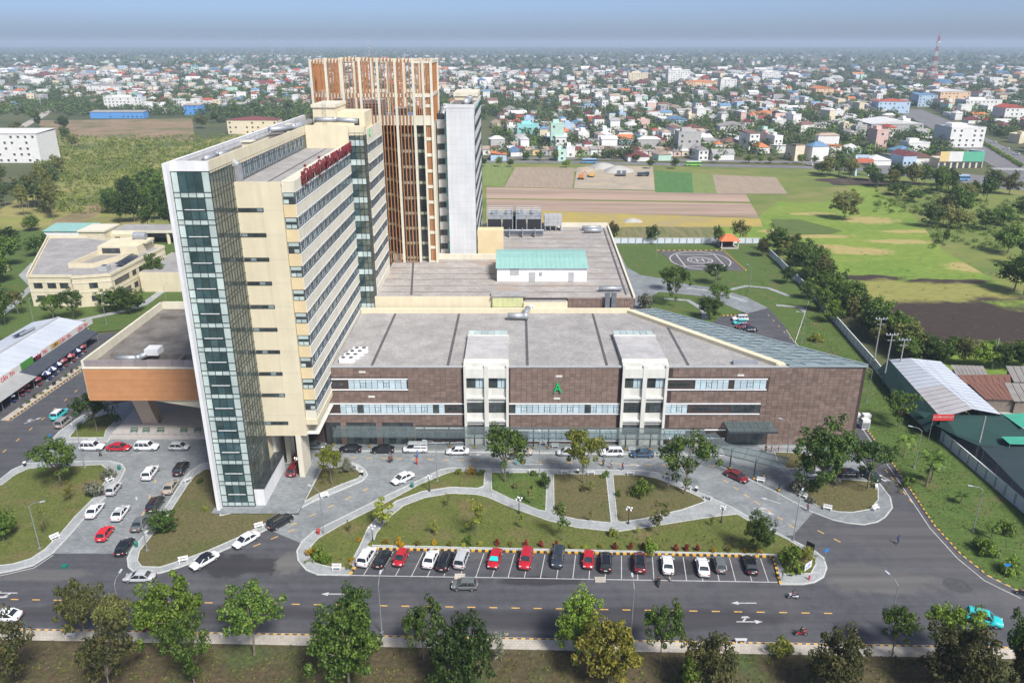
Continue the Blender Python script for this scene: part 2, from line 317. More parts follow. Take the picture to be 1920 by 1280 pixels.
# town roads (the dual carriageway behind the fields, the avenue to the right, a lane to the left)
TROAD = mat('town_road', (.14, .14, .15), (.19, .185, .185), .08, .9)
def road(name, pts, w, m, z):
    mb = MB(); P = [Vector(p) for p in pts]; L_, R_ = [], []
    for i, p in enumerate(P):
        d = (P[min(i + 1, len(P) - 1)] - P[max(i - 1, 0)]).normalized(); n = Vector((-d.y, d.x)) * w / 2; L_.append(p + n); R_.append(p - n)
    for i in range(len(P) - 1): mb.quad((*R_[i], z), (*R_[i + 1], z), (*L_[i + 1], z), (*L_[i], z))
    return struct(name, mb, m)
road('town_road', G([(820, 303), (930, 302), (1100, 304), (1300, 309), (1500, 313), (1620, 318)]), 12, TROAD, -.16)
road('town_road', G([(820, 295), (1100, 297), (1300, 300), (1500, 304), (1640, 306)]), 11, TROAD, -.156)
struct('road_median', MB().poly(G([(820, 299), (1100, 300.5), (1300, 304), (1500, 308), (1600, 311), (1600, 309), (1500, 306), (1300, 302), (1100, 298.6), (820, 297)]), -.15), LAWN)
road('avenue', G([(2000, 352), (1920, 315), (1850, 280), (1770, 235), (1700, 205)]), 34, TROAD, -.152)
road('junction', G([(1620, 312), (1760, 328), (1900, 345), (2050, 360)]), 40, TROAD, -.148)
zb = MB()
for i in range(14):
    u = 1868 + i * 6; x, y = g(u, 318 + (u - 1868) * .02); zb.quad((x, y, -.13), (x + 1.2, y, -.13), (x + 1.2, y + 9, -.13), (x, y + 9, -.13))
struct('pedestrian_crossing', zb, LINEW)
road('left_lane', G([(-30, 262), (40, 238), (80, 216), (110, 190)]), 9, VERGEP, -.15)

# ================================================================ campus: asphalt, paving, lawns, kerbs
RK = [(2230, 1185), (2080, 1158), (1985, 1138), (1920, 1115), (1850, 1080), (1800, 1040), (1750, 985), (1680, 880), (1612, 790), (1490, 642)]
asph = [(-260, frontkerb(-260)), (150, frontkerb(150))] + G(RK) + G([(1472, 612), (1440, 577), (1400, 588), (1355, 592)]) + [(33, 180), (-33, 205), (-84, 200), (-100, 204), (-112, 204), (-133, 196), (-133, 130), (-260, 130)]
struct('asphalt_road', MB().poly(asph, 0.0), ASPH)
paver = G([(95, 1037), (243, 1037), (505, 993), (565, 1018), (1487, 1003), (1524, 961), (1580, 900), (1500, 833), (600, 824), (97, 820), (47, 870)])
struct('paved_drive', MB().poly(paver, .006), PAVER)
ringroad = [(31, 175)] + [(31.5, 300)] + G([(1152, 462), (1165, 480), (1175, 501), (1202, 516), (1241, 522), (1288, 533), (1339, 539), (1400, 557), (1440, 577), (1400, 588), (1365, 573), (1330, 557), (1288, 552), (1235, 547), (1212, 562), (1206, 590), (1215, 625)])
back_lawn = G([(1150, 456), (1424, 456), (1442, 476), (1640, 688), (1700, 768), (1740, 808), (1640, 830), (1612, 790), (1490, 642), (1472, 612), (1440, 577), (1355, 592), (1330, 640), (1200, 640)]) + [(31, 178), (31, 305)]
struct('back_lawn', MB().poly(back_lawn, -.06), LAWNG)
struct('ring_road', MB().poly(ringroad, .004), PAVER)
x, y = g(1795, 1097); tag(MB().poly(blob(x, y, 2.1, 1.7, seed=5, amp=.1), .010).obj('asphalt_patch', ASPH2), kind='structure')
KM = [KERBW]
def island(name, outer, walk_mat, z=.13, kw=.22):
    struct(name, MB().prism(outer, -.05, z), walk_mat)
    tag(ring(MB(), [tuple(p) for p in inset(outer, -.02)], kw, -.04, z + .015).obj('kerb', KERBW), kind='structure')
LAWNS = []
def lawn(name, pts, m, z=.16, kw=.16):
    LAWNS.append((pts, z, m.name))
    struct(name, MB().poly(pts, z), m)
    tag(ring(MB(), [tuple(p) for p in inset(pts, -.1)], kw, .1, z + .05).obj('kerb', KERBW), kind='structure')
A = G([(-160, 945), (-60, 918), (0, 899), (22, 881), (49, 869), (90, 866), (150, 865), (205, 864), (229, 870), (236, 880), (227, 899), (202, 929), (157, 974), (131, 1004), (101, 1036), (64, 1060), (30, 1069), (0, 1075), (-160, 1092)])
island('left_garden', A, WALKP)
lawn('left_lawn', G([(-140, 955), (-60, 930), (5, 909), (30, 890), (55, 879), (100, 876), (190, 872), (200, 880), (206, 890), (196, 905), (182, 928), (140, 970), (115, 1000), (85, 1030), (58, 1048), (25, 1058), (-140, 1078)]), LAWN)
BC = G([(396, 866), (375, 871), (356, 884), (341, 902), (322, 932), (300, 966), (277, 996), (247, 1030), (238, 1047), (240, 1064), (251, 1073), (270, 1077), (300, 1075), (337, 1064), (394, 1043), (450, 1019), (502, 992), (546, 962), (591, 939), (649, 915), (680, 902), (690, 891), (687, 883), (673, 872), (659, 867), (644, 865), (602, 870)])
island('tower_garden', BC, WALKP)
lawn('tower_lawn', G([(410, 880), (386, 880), (366, 892), (352, 910), (330, 944), (308, 978), (284, 1006), (262, 1034), (258, 1052), (266, 1063), (300, 1064), (335, 1053), (390, 1033), (445, 1009), (495, 984), (530, 962), (540, 955), (480, 953), (413, 968)]), LAWNB)
lawn('tower_lawn', G([(604, 879), (652, 875), (670, 882), (678, 890), (672, 897), (640, 909), (592, 929), (572, 941)]), LAWNB)
D = G([(827, 880), (847, 877), (913, 879), (1120, 881), (1203, 882), (1232, 886), (1262, 898), (1320, 927), (1370, 950), (1412, 973), (1453, 996), (1495, 1017), (1530, 1034), (1545, 1046), (1551, 1065), (1545, 1082), (1528, 1092), (1507, 1096), (1463, 1096), (1448, 1043), (693, 1027), (656, 1079), (595, 1078), (573, 1069), (558, 1051), (556, 1033), (566, 1015), (587, 997), (613, 984), (720, 931), (793, 897)])
island('central_garden', D, WALKP)
lawn('garden_lawn', G([(838, 888), (850, 885), (909, 886), (907, 912), (896, 916), (845, 914), (792, 922), (743, 940), (715, 963), (690, 990), (676, 1022), (652, 1066), (615, 1063), (592, 1057), (580, 1045), (583, 1026), (597, 1010), (640, 985), (720, 945), (785, 910)]), LAWN)
lawn('garden_lawn', G([(921, 887), (1026, 887), (1023, 959), (1010, 957), (960, 937), (922, 919)]), LAWNG)
lawn('garden_lawn', G([(1038, 889), (1136, 890), (1146, 981), (1085, 975), (1039, 965)]), LAWNB)
lawn('garden_lawn', G([(1149, 891), (1195, 891), (1225, 896), (1252, 906), (1315, 934), (1322, 941), (1280, 956), (1212, 972), (1165, 980), (1157, 977)]), LAWNB)
lawn('garden_lawn', G([(698, 1023), (706, 1000), (730, 971), (757, 949), (797, 934), (845, 926), (893, 928), (914, 933), (955, 951), (1025, 976), (1080, 990), (1155, 998), (1215, 989), (1290, 977), (1350, 968), (1382, 965), (1403, 977), (1449, 999), (1480, 1014), (1524, 1044), (1530, 1057), (1520, 1076), (1470, 1077), (1455, 1040)]), LAWN)
E_ = [(69, 138), (40, 138)] + G([(1349, 874), (1407, 900), (1462, 927), (1520, 959), (1562, 975), (1590, 981), (1620, 984), (1645, 979), (1660, 970), (1674, 952), (1670, 932), (1649, 905), (1630, 880), (1600, 850)])
island('entrance_forecourt', E_, PAVER, z=.06)
lawn('forecourt_lawn', G([(1489, 919), (1516, 940), (1545, 955), (1572, 960), (1599, 961), (1632, 955), (1646, 938), (1646, 917), (1638, 904), (1578, 899), (1537, 901), (1510, 909)]), LAWNB, z=.13)
lawn('forecourt_lawn', G([(1452, 848), (1500, 850), (1560, 862), (1545, 873), (1520, 877), (1475, 879), (1458, 866)]), LAWNB, z=.13)
island('facade_walk', [(-36, 139.4), (42, 138.6), (42, 134.2), (36, 134.4), (-34, 136.2), (-36, 136.6)], WALKP, z=.10)
island('corner_garden', G([(92, 829), (112, 808), (150, 781), (195, 764), (245, 752), (262, 757), (208, 820), (203, 828)]), WALKP)
lawn('corner_lawn', G([(130, 821), (146, 801), (168, 785), (205, 776), (219, 778), (222, 785), (199, 807), (195, 821)]), LAWN)
PS = [(Vector(g(16, 788)).lerp(Vector(g(160, 687)), t)) for t in (0, 1)]; pd_ = (PS[1] - PS[0]).normalized(); pn_ = Vector((-pd_.y, pd_.x))
struct('planting_strip', MB().prism([tuple(PS[0] + pn_ * .2), tuple(PS[1] + pn_ * .2), tuple(PS[1] + pn_ * 1.7), tuple(PS[0] + pn_ * 1.7)], -.05, .13), VERGEP)
# verge of the front road
fk = [(-260, frontkerb(-260)), (150, frontkerb(150))]
FV = [fk[0], fk[1], (150, 30), (-260, 30)]
struct('front_verge', MB().prism([(x, y - 2.0 if y > 40 else y) for x, y in FV], -.3, .12), VERGE)
struct('front_footway', MB().prism([fk[0], fk[1], (150, frontkerb(150) - 2.02), (-260, frontkerb(-260) - 2.02)], -.2, .135), VERGEP)
struct('road_edge_line', MB().poly([(-260, frontkerb(-260) + .35), (150, frontkerb(150) + .35), (150, frontkerb(150) + .12), (-260, frontkerb(-260) + .12)][::-1], .006), LINEW)
# right hand lawn between kerb and white fence
RKw = G(RK)
fence_pts = G([(1442, 478), (1520, 554), (1640, 692), (1700, 772), (1920, 962)]) + [(93, 90), (100, 78)]
rl = RKw[3:][::-1] + [(115, 84), (120, 78)] + fence_pts[::-1]
rl = G([(1612, 790), (1680, 880), (1750, 985), (1800, 1040), (1850, 1080), (1920, 1115), (1985, 1138), (2080, 1158)]) + [(105, 84), (89.6, 112)] + fence_pts[1:5][::-1] + G([(1490, 642)])
struct('right_lawn', MB().poly(rl, .09), LAWNG)
tag(ring(MB(), rl, .2, -.1, .14, closed=True).obj('kerb', KERB), kind='structure')
# left side land of the campus
ll = [(-84, 206), (-112, 206), (-134, 200), (-190, 196), (-260, 330), (-60, 330), (-52, 206)]
struct('left_campus_lawn', MB().poly(ll, -.05), LAWNG)
road('garden_path', G([(-40, 720), (10, 655), (60, 640), (140, 602), (230, 583), (270, 570), (300, 548), (345, 533)]), 2.6, WALKP, -.03)
road('garden_path', G([(0, 590), (20, 575), (35, 560), (62, 535), (42, 515), (65, 492)]), 2.4, WALKP, -.026)
for pts in ([(1288, 540), (1330, 545), (1360, 552), (1400, 566)], [(1360, 545), (1400, 536), (1440, 540), (1480, 555)], [(1245, 560), (1290, 563), (1318, 580), (1322, 598)], [(1455, 572), (1500, 576), (1560, 625), (1600, 660)]):
    road('garden_path', G(pts), 1.8, WALKP, .02)
struct('helipad', MB().prism(G([(1233, 470), (1355, 470), (1397, 507), (1284, 507)]), -.2, .02), mat('helipad_asphalt', (.085, .08, .09), (.115, .11, .115), .3, .9))
hx, hy = 70.5, 281.5
def hring(r0, r1, z, sx=1.0):
    mb = MB(); n = 48
    for i in range(n):
        a, b = 2 * math.pi * i / n, 2 * math.pi * (i + 1) / n
        mb.quad((hx + sx * r0 * math.cos(a), hy + r0 * math.sin(a), z), (hx + sx * r1 * math.cos(a), hy + r1 * math.sin(a), z), (hx + sx * r1 * math.cos(b), hy + r1 * math.sin(b), z), (hx + sx * r0 * math.cos(b), hy + r0 * math.sin(b), z))
    return mb
struct('helipad_marking', hring(12.6, 13.1, .03, .86), LINEW); struct('helipad_marking', hring(4.3, 4.8, .03), LINEW); struct('helipad_marking', hring(3.2, 3.5, .03), LINEW)
hb = MB()
for x0, x1, y0, y1 in ((-1.5, -.9, -1.9, 1.9), (.9, 1.5, -1.9, 1.9), (-.898, .898, -.3, .3)): hb.quad((hx + x0, hy + y0, .03), (hx + x1, hy + y0, .03), (hx + x1, hy + y1, .03), (hx + x0, hy + y1, .03))
struct('helipad_letter_marking', hb, LINEW)
struct('helipad_marking', ring(MB(), [(hx - 7.5, hy - 8.5), (hx + 7.5, hy - 8.5), (hx + 7.5, hy + 8.5), (hx - 7.5, hy + 8.5)], .45, .02, .034), LINEW)

# ---------------------------------------------------------------- painted markings on the road
def bars(name, a, b, n, ln, w, m, z=.012, duty=None):
    mb = MB(); a, b = Vector(a), Vector(b); d = (b - a).normalized(); s = (b - a).length; nn = Vector((-d.y, d.x)) * w / 2
    for i in range(n):
        p = a + d * (s * i / max(1, n - 1)); q = p + d * ln; mb.quad((*(p - nn), z), (*(q - nn), z), (*(q + nn), z), (*(p + nn), z))
    return struct(name, mb, m)
bars('centre_dashes', g(20, 1123), g(1545, 1149), 38, 1.15, .2, LINEY)
for a, b, n in (((1562, 980), (1455, 943), 0), ((1490, 990), (1365, 905), 7), ((1576, 1016), (1545, 1000), 2), ((600, 856), (1330, 873), 26), ((545, 985), (680, 920), 5), ((445, 1045), (372, 1075), 0), ((250, 905), (285, 850), 0), ((1660, 880), (1705, 935), 5), ((255, 1000), (290, 905), 4), ((590, 958), (510, 1005), 0), ((475, 1024), (540, 997), 3), ((5, 848), (140, 735), 7), ((1440, 590), (1480, 632), 5)):
    if n: bars('centre_dashes', g(*a), g(*b), n, 1.2, .2, LINEY)
lines = MB()
def line(pts, w, z=.014):
    P = [Vector(p) for p in pts]
    for i in range(len(P) - 1):
        d = (P[i + 1] - P[i]).normalized(); n = Vector((-d.y, d.x)) * w / 2; lines.quad((*(P[i] - n), z), (*(P[i + 1] - n), z), (*(P[i + 1] + n), z), (*(P[i] + n), z))
line(G([(658, 1078), (1462, 1091)]), .16)
bay0, bay1 = Vector(g(672, 1078)), Vector(g(1462, 1091)); top0, top1 = Vector(g(700, 1033)), Vector(g(1446, 1047))
for k in range(26):
    t = k / 26; a = bay0.lerp(bay1, t + .012); b = top0.lerp(top1, t + .012); line([a, b], .12, .0145)
for pts in ([(1612, 796), (1676, 888), (1744, 990), (1795, 1046), (1846, 1088), (1915, 1122)], [(100, 1040), (64, 1064), (0, 1079), (-100, 1088)], [(20, 788), (162, 689)], [(1474, 618), (1492, 645)]): line(G(pts), .15, .0142)
struct('bay_lines', lines, LINEW)
def arrow(u, v, rz, kind='straight', s=.82):
    mb = MB(); x, y = g(u, v); c, sn = math.cos(rz), math.sin(rz)
    def P(a, b): return (x + s * (a * c - b * sn), y + s * (a * sn + b * c), .016)
    mb.quad(P(-2.2, -.12), P(1, -.12), P(1, .12), P(-2.2, .12)); mb.poly([P(1, -.5), P(2.3, 0), P(1, .5)])
    if kind == 'turn': mb.poly([P(-1.2, .14), P(-.8, .14), P(-.2, .9), P(-.6, .9)]); mb.poly([P(-1.2, .92), P(.4, .92), P(.1, 1.4), P(-.9, 1.3)])
    struct('lane_arrow', mb, LINEW)
arrow(1395, 1130, math.pi); arrow(1405, 1165, 0, 'turn'); arrow(626, 1113, math.pi); arrow(10, 1111, math.pi, 'turn'); arrow(62, 788, R(55), 'turn'); arrow(1660, 896, R(120), 'turn'); arrow(1694, 895, R(-58), 'turn')
arrow(1432, 958, R(-35), 'turn'); arrow(1445, 938, R(145)); arrow(1002, 870, 0); arrow(886, 852, 0); arrow(1185, 872, 0)
# ---------------------------------------------------------------- yellow and black kerbs: each painted block is a piece
YB = mat('kerb_yellow_paint', (.72, .40, .035), (.58, .32, .04), 2.5, .7)
def striped_kerb(label, pts, step, w=.22, h=.2, maxn=400):
    base = pts[0]; t = thing('striped_kerb', label, 'kerb', (base[0], base[1], 0)); P = [Vector(p) for p in pts]; seg = 0; n = 0
    yb, bb = MB(), MB()
    for i in range(len(P) - 1):
        d = P[i + 1] - P[i]; L0 = d.length; d.normalize(); k = max(1, int(L0 / step))
        for j in range(k):
            a = P[i] + d * (L0 * j / k); b = P[i] + d * (L0 * (j + 1) / k); nrm = Vector((-d.y, d.x)) * w
            (yb if n % 2 == 0 else bb).prism([tuple(a - nrm / 2), tuple(b - nrm / 2), tuple(b + nrm / 2), tuple(a + nrm / 2)], -.1, h); n += 1
    o1 = yb.obj('yellow_block', YB, t); o1['kind'] = 'stuff'; o2 = bb.obj('black_block', BLACKP, t); o2['kind'] = 'stuff'
    return t
striped_kerb('yellow and black painted kerb around three sides of the front parking bays', G([(657, 1077), (692, 1029), (1449, 1044), (1463, 1095)]), .55, .35, .24)
striped_kerb('yellow and black kerb along the near edge of the front road', [(-110, frontkerb(-110)), (118, frontkerb(118))], .55, .22, .16)
striped_kerb('yellow and black kerb between right hand road and the lawn by the white fence', G([(1612, 788), (1681, 879), (1751, 984), (1801, 1039), (1851, 1079), (1921, 1114), (1990, 1138)]), .6, .24, .17)
striped_kerb('yellow and black kerb of the planting strip beside the canteen forecourt', G([(15, 789), (162, 688)]), .6, .24, .17)
striped_kerb('yellow and black kerb at the edge of the small rear car park', G([(1355, 592), (1402, 590)]), .6, .3, .2)
striped_kerb('yellow and black kerb around the far and right edges of the helipad', G([(1232, 469.5), (1356, 469.5), (1399, 507)]), 1.0, .5, .1)
# ================================================================ building materials
CREAM = mat('cream_render', (.66, .60, .44), (.61, .55, .40), .25, .85, c3=(.55, .50, .37), scale3=.15, lo3=.55, hi3=.8, streak=(.9, .9, .05, .055))
CREAM2 = mat('pale_cream_render', (.66, .625, .51), (.60, .57, .465), .3, .85, c3=(.54, .52, .46), scale3=.2, lo3=.55, hi3=.8, streak=(.9, .9, .08, .07))
OCHRE = mat('ochre_render', (.66, .54, .33), (.6, .49, .30), .4, .85)
WHITE = mat('white_render', (.72, .73, .75), (.66, .67, .69), .3, .8, c3=(.56, .58, .61), scale3=.12, lo3=.55, hi3=.85, streak=(.9, .9, .05, .07))
WHITEC = mat('white_cladding', (.60, .62, .645), (.55, .57, .60), .2, .6, c3=(.5, .52, .55), scale3=.1, lo3=.5, hi3=.8, streak=(.8, .8, .05, .06))
OFFW = mat('off_white_render', (.66, .66, .61), (.58, .58, .54), .4, .85, streak=(1.1, 1.1, .08, .08))
TRIM = mat('white_trim', (.78, .79, .8), (.7, .71, .73), .5, .6)
GREYT = mat('grey_coping', (.42, .43, .45), (.35, .36, .37), .5, .6)
MULL = mat('dark_mullion', (.05, .06, .065), (.07, .08, .085), 1, .4, metal=.3)
STEEL = mat('galvanised_steel', (.44, .47, .50), (.33, .35, .38), .8, .5, metal=.45)
ORANGE = mat('orange_slat_paint', (.42, .185, .07), (.34, .145, .055), .8, .6, objrand=.12)
ORANGE2 = mat('terracotta_louvre', (.58, .285, .13), (.52, .25, .11), .6, .6, objrand=.06)
TEAL = mat('teal_glass', (.025, .058, .066), (.05, .095, .10), .6, .05, spec=.8, objrand=.35)
MINT = mat('mint_spandrel_glass', (.38, .47, .46), (.47, .56, .54), .4, .12, spec=.6, objrand=.15)
OLIVEG = mat('olive_reflecting_glass', (.060, .082, .065), (.10, .125, .10), .35, .04, spec=1.0, objrand=.35, c3=(.20, .22, .18), scale3=.16, lo3=.56, hi3=.68)
RIBG = mat('ribbon_glass', (.15, .205, .225), (.27, .335, .36), .8, .06, spec=.8, objrand=.2)
PALEG = mat('pale_blue_pane', (.42, .54, .60), (.50, .61, .66), .5, .08, spec=.7, objrand=.14)
DARKG = mat('dark_pane', (.03, .04, .045), (.06, .07, .075), .8, .05, spec=.8, objrand=.3)
BLKG = mat('smoked_glass', (.022, .03, .036), (.045, .052, .055), .5, .05, spec=.8, objrand=.3)
ROOFP = brickmat('roof_paving', (.31, .30, .295), (.395, .385, .38), (.22, .215, .21), .42, .42, msize=.025, stain=(.27, .26, .255))
ROOFR = brickmat('rear_roof_paving', (.33, .305, .285), (.42, .395, .375), (.26, .245, .235), .42, .42, msize=.025, stain=(.33, .265, .21))
JOINT = mat('bitumen_joint', (.07, .065, .075), (.11, .10, .105), .9, .8)
TILE = mat('brown_stone_tile', (.165, .116, .096), (.222, .16, .134), .9, .55, bump=.15, detail=7, island=.18, c3=(.22, .165, .135), scale3=.35, lo3=.6, hi3=.85, objrand=.12)
TILEB = mat('tile_joint', (.045, .03, .028), (.06, .04, .036), 1, .9)
CONCR = mat('weathered_roof_concrete', (.14, .128, .115), (.21, .197, .182), .3, .9, c3=(.10, .088, .078), scale3=.18, detail=9)
GREENL = mat('green_sign_letter', (.01, .50, .14), (.01, .44, .12), 1, .4)
REDL = mat('red_sign_letter', (.17, .012, .022), (.13, .012, .02), 1, .4)
CYANP = mat('cyan_panel', (.16, .42, .50), (.13, .36, .43), 1, .4)

def panes(t, name, mats_fn, cols, rows, plane, pos, thick=.05, maxparts=10 ** 6, gap=.05):
    """one object per pane; plane 'y': panes face -Y at y=pos, 'x': panes face +X at x=pos"""
    n = 0; rest = {}
    for j in range(len(rows) - 1):
        for i in range(len(cols) - 1):
            a0, a1, z0, z1 = cols[i] + gap, cols[i + 1] - gap, rows[j] + gap, rows[j + 1] - gap; m = mats_fn(i, j)
            if n < maxparts: mb = MB()
            else: mb = rest.setdefault(m.name, MB())
            if plane == 'y': mb.box(a0, a1, pos, pos + thick, z0, z1)
            else: mb.box(pos - thick, pos, a0, a1, z0, z1)
            if n < maxparts: mb.obj(name, m, t)
            n += 1
    for k, mb in rest.items(): o = mb.obj(name + '_field', MATS[k], t); o['kind'] = 'stuff'
def grid(t, name, m, cols, rows, plane, pos, w=.07, d=.10):
    mb = MB()
    for c in cols:
        if plane == 'y': mb.box(c - w / 2, c + w / 2, pos - d * .5, pos + d * .5, rows[0], rows[-1])
        else: mb.box(pos - d * .5, pos + d * .5, c - w / 2, c + w / 2, rows[0], rows[-1])
    for r in rows:
        if plane == 'y': mb.box(cols[0], cols[-1], pos - d * .46, pos + d * .46, r - w / 2, r + w / 2)
        else: mb.box(pos - d * .46, pos + d * .46, cols[0], cols[-1], r - w / 2, r + w / 2)
    return mb.obj(name, m, t)
def ribbon(t, plane, pos, a0, a1, z0, z1, gm, step=1.2, trim=TRIM, frame=MULL, fd=.10, trim_h=.16):
    """ribbon window: glass part with mullion and trim sub-parts"""
    mb = MB(); 
    if plane == 'y': mb.box(a0, a1, pos - .03, pos + .05, z0, z1)
    else: mb.box(pos - .05, pos + .03, a0, a1, z0, z1)
    w = mb.obj('window', gm, t); fr = MB(); n = max(1, round((a1 - a0) / step))
    rnd = random.Random(int(a0 * 7 + z0 * 13))
    for i in range(n + 1):
        a = a0 + (a1 - a0) * i / n; ww = .07
        if plane == 'y': fr.box(a - ww / 2, a + ww / 2, pos - fd, pos + .02, z0, z1)
        else: fr.box(pos - .02, pos + fd, a - ww / 2, a + ww / 2, z0, z1)
        if i < n and i % 3 == 1:                                # opening casement, a smaller frame
            b = a + (a1 - a0) / n; zc = z0 + (z1 - z0) * .28
            for q in ((a + .06, b - .06, zc, zc + .08), (a + .06, b - .06, z1 - .45, z1 - .37), ((a + b) / 2 - .03, (a + b) / 2 + .03, zc, z1 - .4)):
                if plane == 'y': fr.box(q[0], q[1], pos - fd * .9, pos + .01, q[2], q[3])
                else: fr.box(pos - .01, pos + fd * .9, q[0], q[1], q[2], q[3])
    for z in (z0, z1):
        if plane == 'y': fr.box(a0, a1, pos - fd * .95, pos + .01, z - .04, z + .04)
        else: fr.box(pos - .01, pos + fd * .95, a0, a1, z - .04, z + .04)
    zz = z0 + (z1 - z0) * .72
    if plane == 'y': fr.box(a0, a1, pos - fd * .8, pos + .01, zz - .03, zz + .03)
    else: fr.box(pos - .01, pos + fd * .8, a0, a1, zz - .03, zz + .03)
    fr.obj('mullion', frame, w)
    if trim:
        tr = MB()
        for za, zb in ((z1 + .041, z1 + .041 + trim_h), (z0 - .041 - trim_h, z0 - .041)):
            if plane == 'y': tr.box(a0 - .05, a1 + .05, pos - fd * 1.8, pos + .02, za, zb)
            else: tr.box(pos - .02, pos + fd * 1.8, a0 - .05, a1 + .05, za, zb)
        tr.obj('trim', trim, w)
    return w

# ================================================================ main slab tower
T = thing('hospital_tower', 'tall cream slab tower with glazed leaning-looking front corner and red roof lettering', 'building', (-43, 150, 0))
# left slab: side wall, fin, parapets
MB().box(-51.3, -50.75, 114.9, 197, 0, 59.5).obj('fin_wall', WHITE, T)
core = MB(); core.box(-50.745, -45.25, 116.45, 197, 0, 58.1); core.box(-45.2, -37.7, 126.3, 172.9, 8.95, 54.4); core.box(-45.2, -32.3, 176.4, 197, 0, 57.2)
core.obj('core_wall', CREAM, T)
MB().box(-50.70, -44.95, 116.0, 116.4, 58.25, 59.7).obj('front_parapet', WHITE, T)
pr = MB(); pr.box(-45.24, -44.95, 116.4, 147, 57.9, 59.7); pr.box(-45.24, -44.95, 147, 173, 57.9, 59.2); pr.obj('side_parapet', CREAM, T)
MB().box(-50.7, -45.3, 116.45, 196.9, 58.11, 58.16).obj('roof_deck', CONCR, T)
zs = [.35]; 
for k in range(14): zs += [.35 + 4.15 * k + .8, .35 + 4.15 * k + 2.2, .35 + 4.15 * (k + 1)]
zs = [z for z in zs if z <= 58.3]; zs[-1] = 58.2
fc = [-50.72, -49.55, -48.1, -46.5, -45.0]
rnd = random.Random(3)
def fm(i, j):
    if j % 3 == 0: return MINT
    if i in (1, 2): return TEAL
    return MINT
fc2 = [-50.72, -49.7, -48.5, -47.3, -46.15, -45.0]
panes(T, 'glass_pane', lambda i, j: MINT if (j % 3 == 0 or i in (0, 4)) else TEAL, fc2, zs, 'y', 116.12, maxparts=300)
grid(T, 'mullion_grid', MULL, fc2, zs, 'y', 116.1)
rc = [116.2 + i * (126.1 - 116.2) / 8 for i in range(9)]
zr = [z for z in zs if z >= .3]
panes(T, 'side_pane', lambda i, j: OLIVEG, rc, zr, 'x', -45.0, maxparts=290)
grid(T, 'side_mullion_grid', MULL, rc, zr, 'x', -44.98)
st = MB()                                                       # stair flights seen through the front glazing zone
for k in range(13): z = .35 + 4.15 * k + 2.3; st.box(-49.4, -46.4, 116.0, 116.09, z, z + .09)
st.obj('handrail', TRIM, T)
# cream front panel with slit windows
fp = MB(); fp.box(-45.15, -37.55, 125.98, 126.29, 8.9, 55.0); fp.obj('front_wall', CREAM, T)
jt = MB()
for k in range(1, 11): jt.box(-45.0, -37.56, 125.965, 125.975, 8.9 + 4.15 * k, 8.93 + 4.15 * k)
jt.box(-41.0, -40.97, 125.964, 125.974, 9, 54.8); jt.obj('panel_joint', GREYT, T)
for k, z in enumerate([11.5] + [17.1 + 4.17 * i for i in range(9)]):
    w = MB().box(-44.9, -40.7, 125.90, 126.0, z - .33, z + .33).obj('slit_window', MULL, T)
    for i in range(4): MB().box(-44.75 + i * 1.0, -43.85 + i * 1.0, 125.87, 125.93, z - .24, z + .24).obj('pane', DARKG if (i + k) % 4 else RIBG, w)
MB().box(-45.2, -37.5, 126.0, 172.9, 54.41, 54.5).obj('terrace_roof', ROOFP, T)
MB().box(-40.6, -40.3, 128, 172, 54.51, 54.53).obj('terrace_joint', JOINT, T)
# right hand bay with ribbon windows
bayb = MB(); bayb.box(-37.6, -35.62, 126.62, 172.9, 12.0, 55.0); bayb.obj('bay_wall', CREAM2, T)
sf = MB(); sf.box(-45.2, -35.5, 126.6, 139.2, 8.93, 8.96); sf.obj('soffit', OFFW, T)
bs = MB(); bs.prism([(-37.6, 126.5), (-35.5, 126.5), (-35.5, 141), (-37.6, 139)], 10.9, 12.0, bottom=True); bs.obj('bay_base', CREAM, T)
for k in range(10):
    zc = 14.9 + 4.15 * k; z0, z1 = zc - .95, zc + .95
    ribbon(T, 'x', -35.55, 126.7, 172.7, z0, z1, RIBG, 1.15)
    w = MB().box(-37.45, -35.6, 126.5, 126.6, z0, z1).obj('window', MULL, T)
    for i in range(2): MB().box(-37.38 + i * .92, -36.58 + i * .92, 126.46, 126.52, z0 + .1, z0 + .72).obj('pane', MINT if (k * 3 + i) % 7 else DARKG, w); MB().box(-37.38 + i * .92, -36.58 + i * .92, 126.46, 126.52, z0 + .82, z0 + 1.15).obj('pane', DARKG, w)
    MB().box(-37.38, -35.66, 126.46, 126.52, z0 + 1.25, z1 - .08).obj('pane', MINT, w)
    if k < 9: MB().box(-37.55, -35.56, 126.48, 126.6, z1 + .06, z1 + 2.19).obj('ochre_panel', OCHRE, T)
    MB().box(-35.61, -35.42, 126.62, 172.8, z1 + .25, z1 + 2.0 if k < 9 else 55.05).obj('spandrel', CREAM2, T)
# setback glazing above terrace, duct, back wall
ribbon(T, 'x', -45.2, 128.2, 172.6, 54.7, 57.4, RIBG, 1.1, trim=None)
MB().box(-45.22, -45.21 + .2, 126.3, 173, 57.42, 58.0).obj('setback_lintel', CREAM, T)
d = MB(); d.box(-45.0, -44.1, 126.9, 127.9, 54.5, 57.6); d.tube((-44.55, 127.4, 57.5), (-45.2, 127.4, 58.2), .5, .5, 10); d.obj('duct', STEEL, T)
MB().box(-44.9, -35.55, 172.95, 173.2, 17, 59.4).obj('back_wall', CREAM, T)
MB().box(-44.9, -35.6, 173.2, 176.35, 17, 58.9).obj('lift_core_wall', CREAM, T)
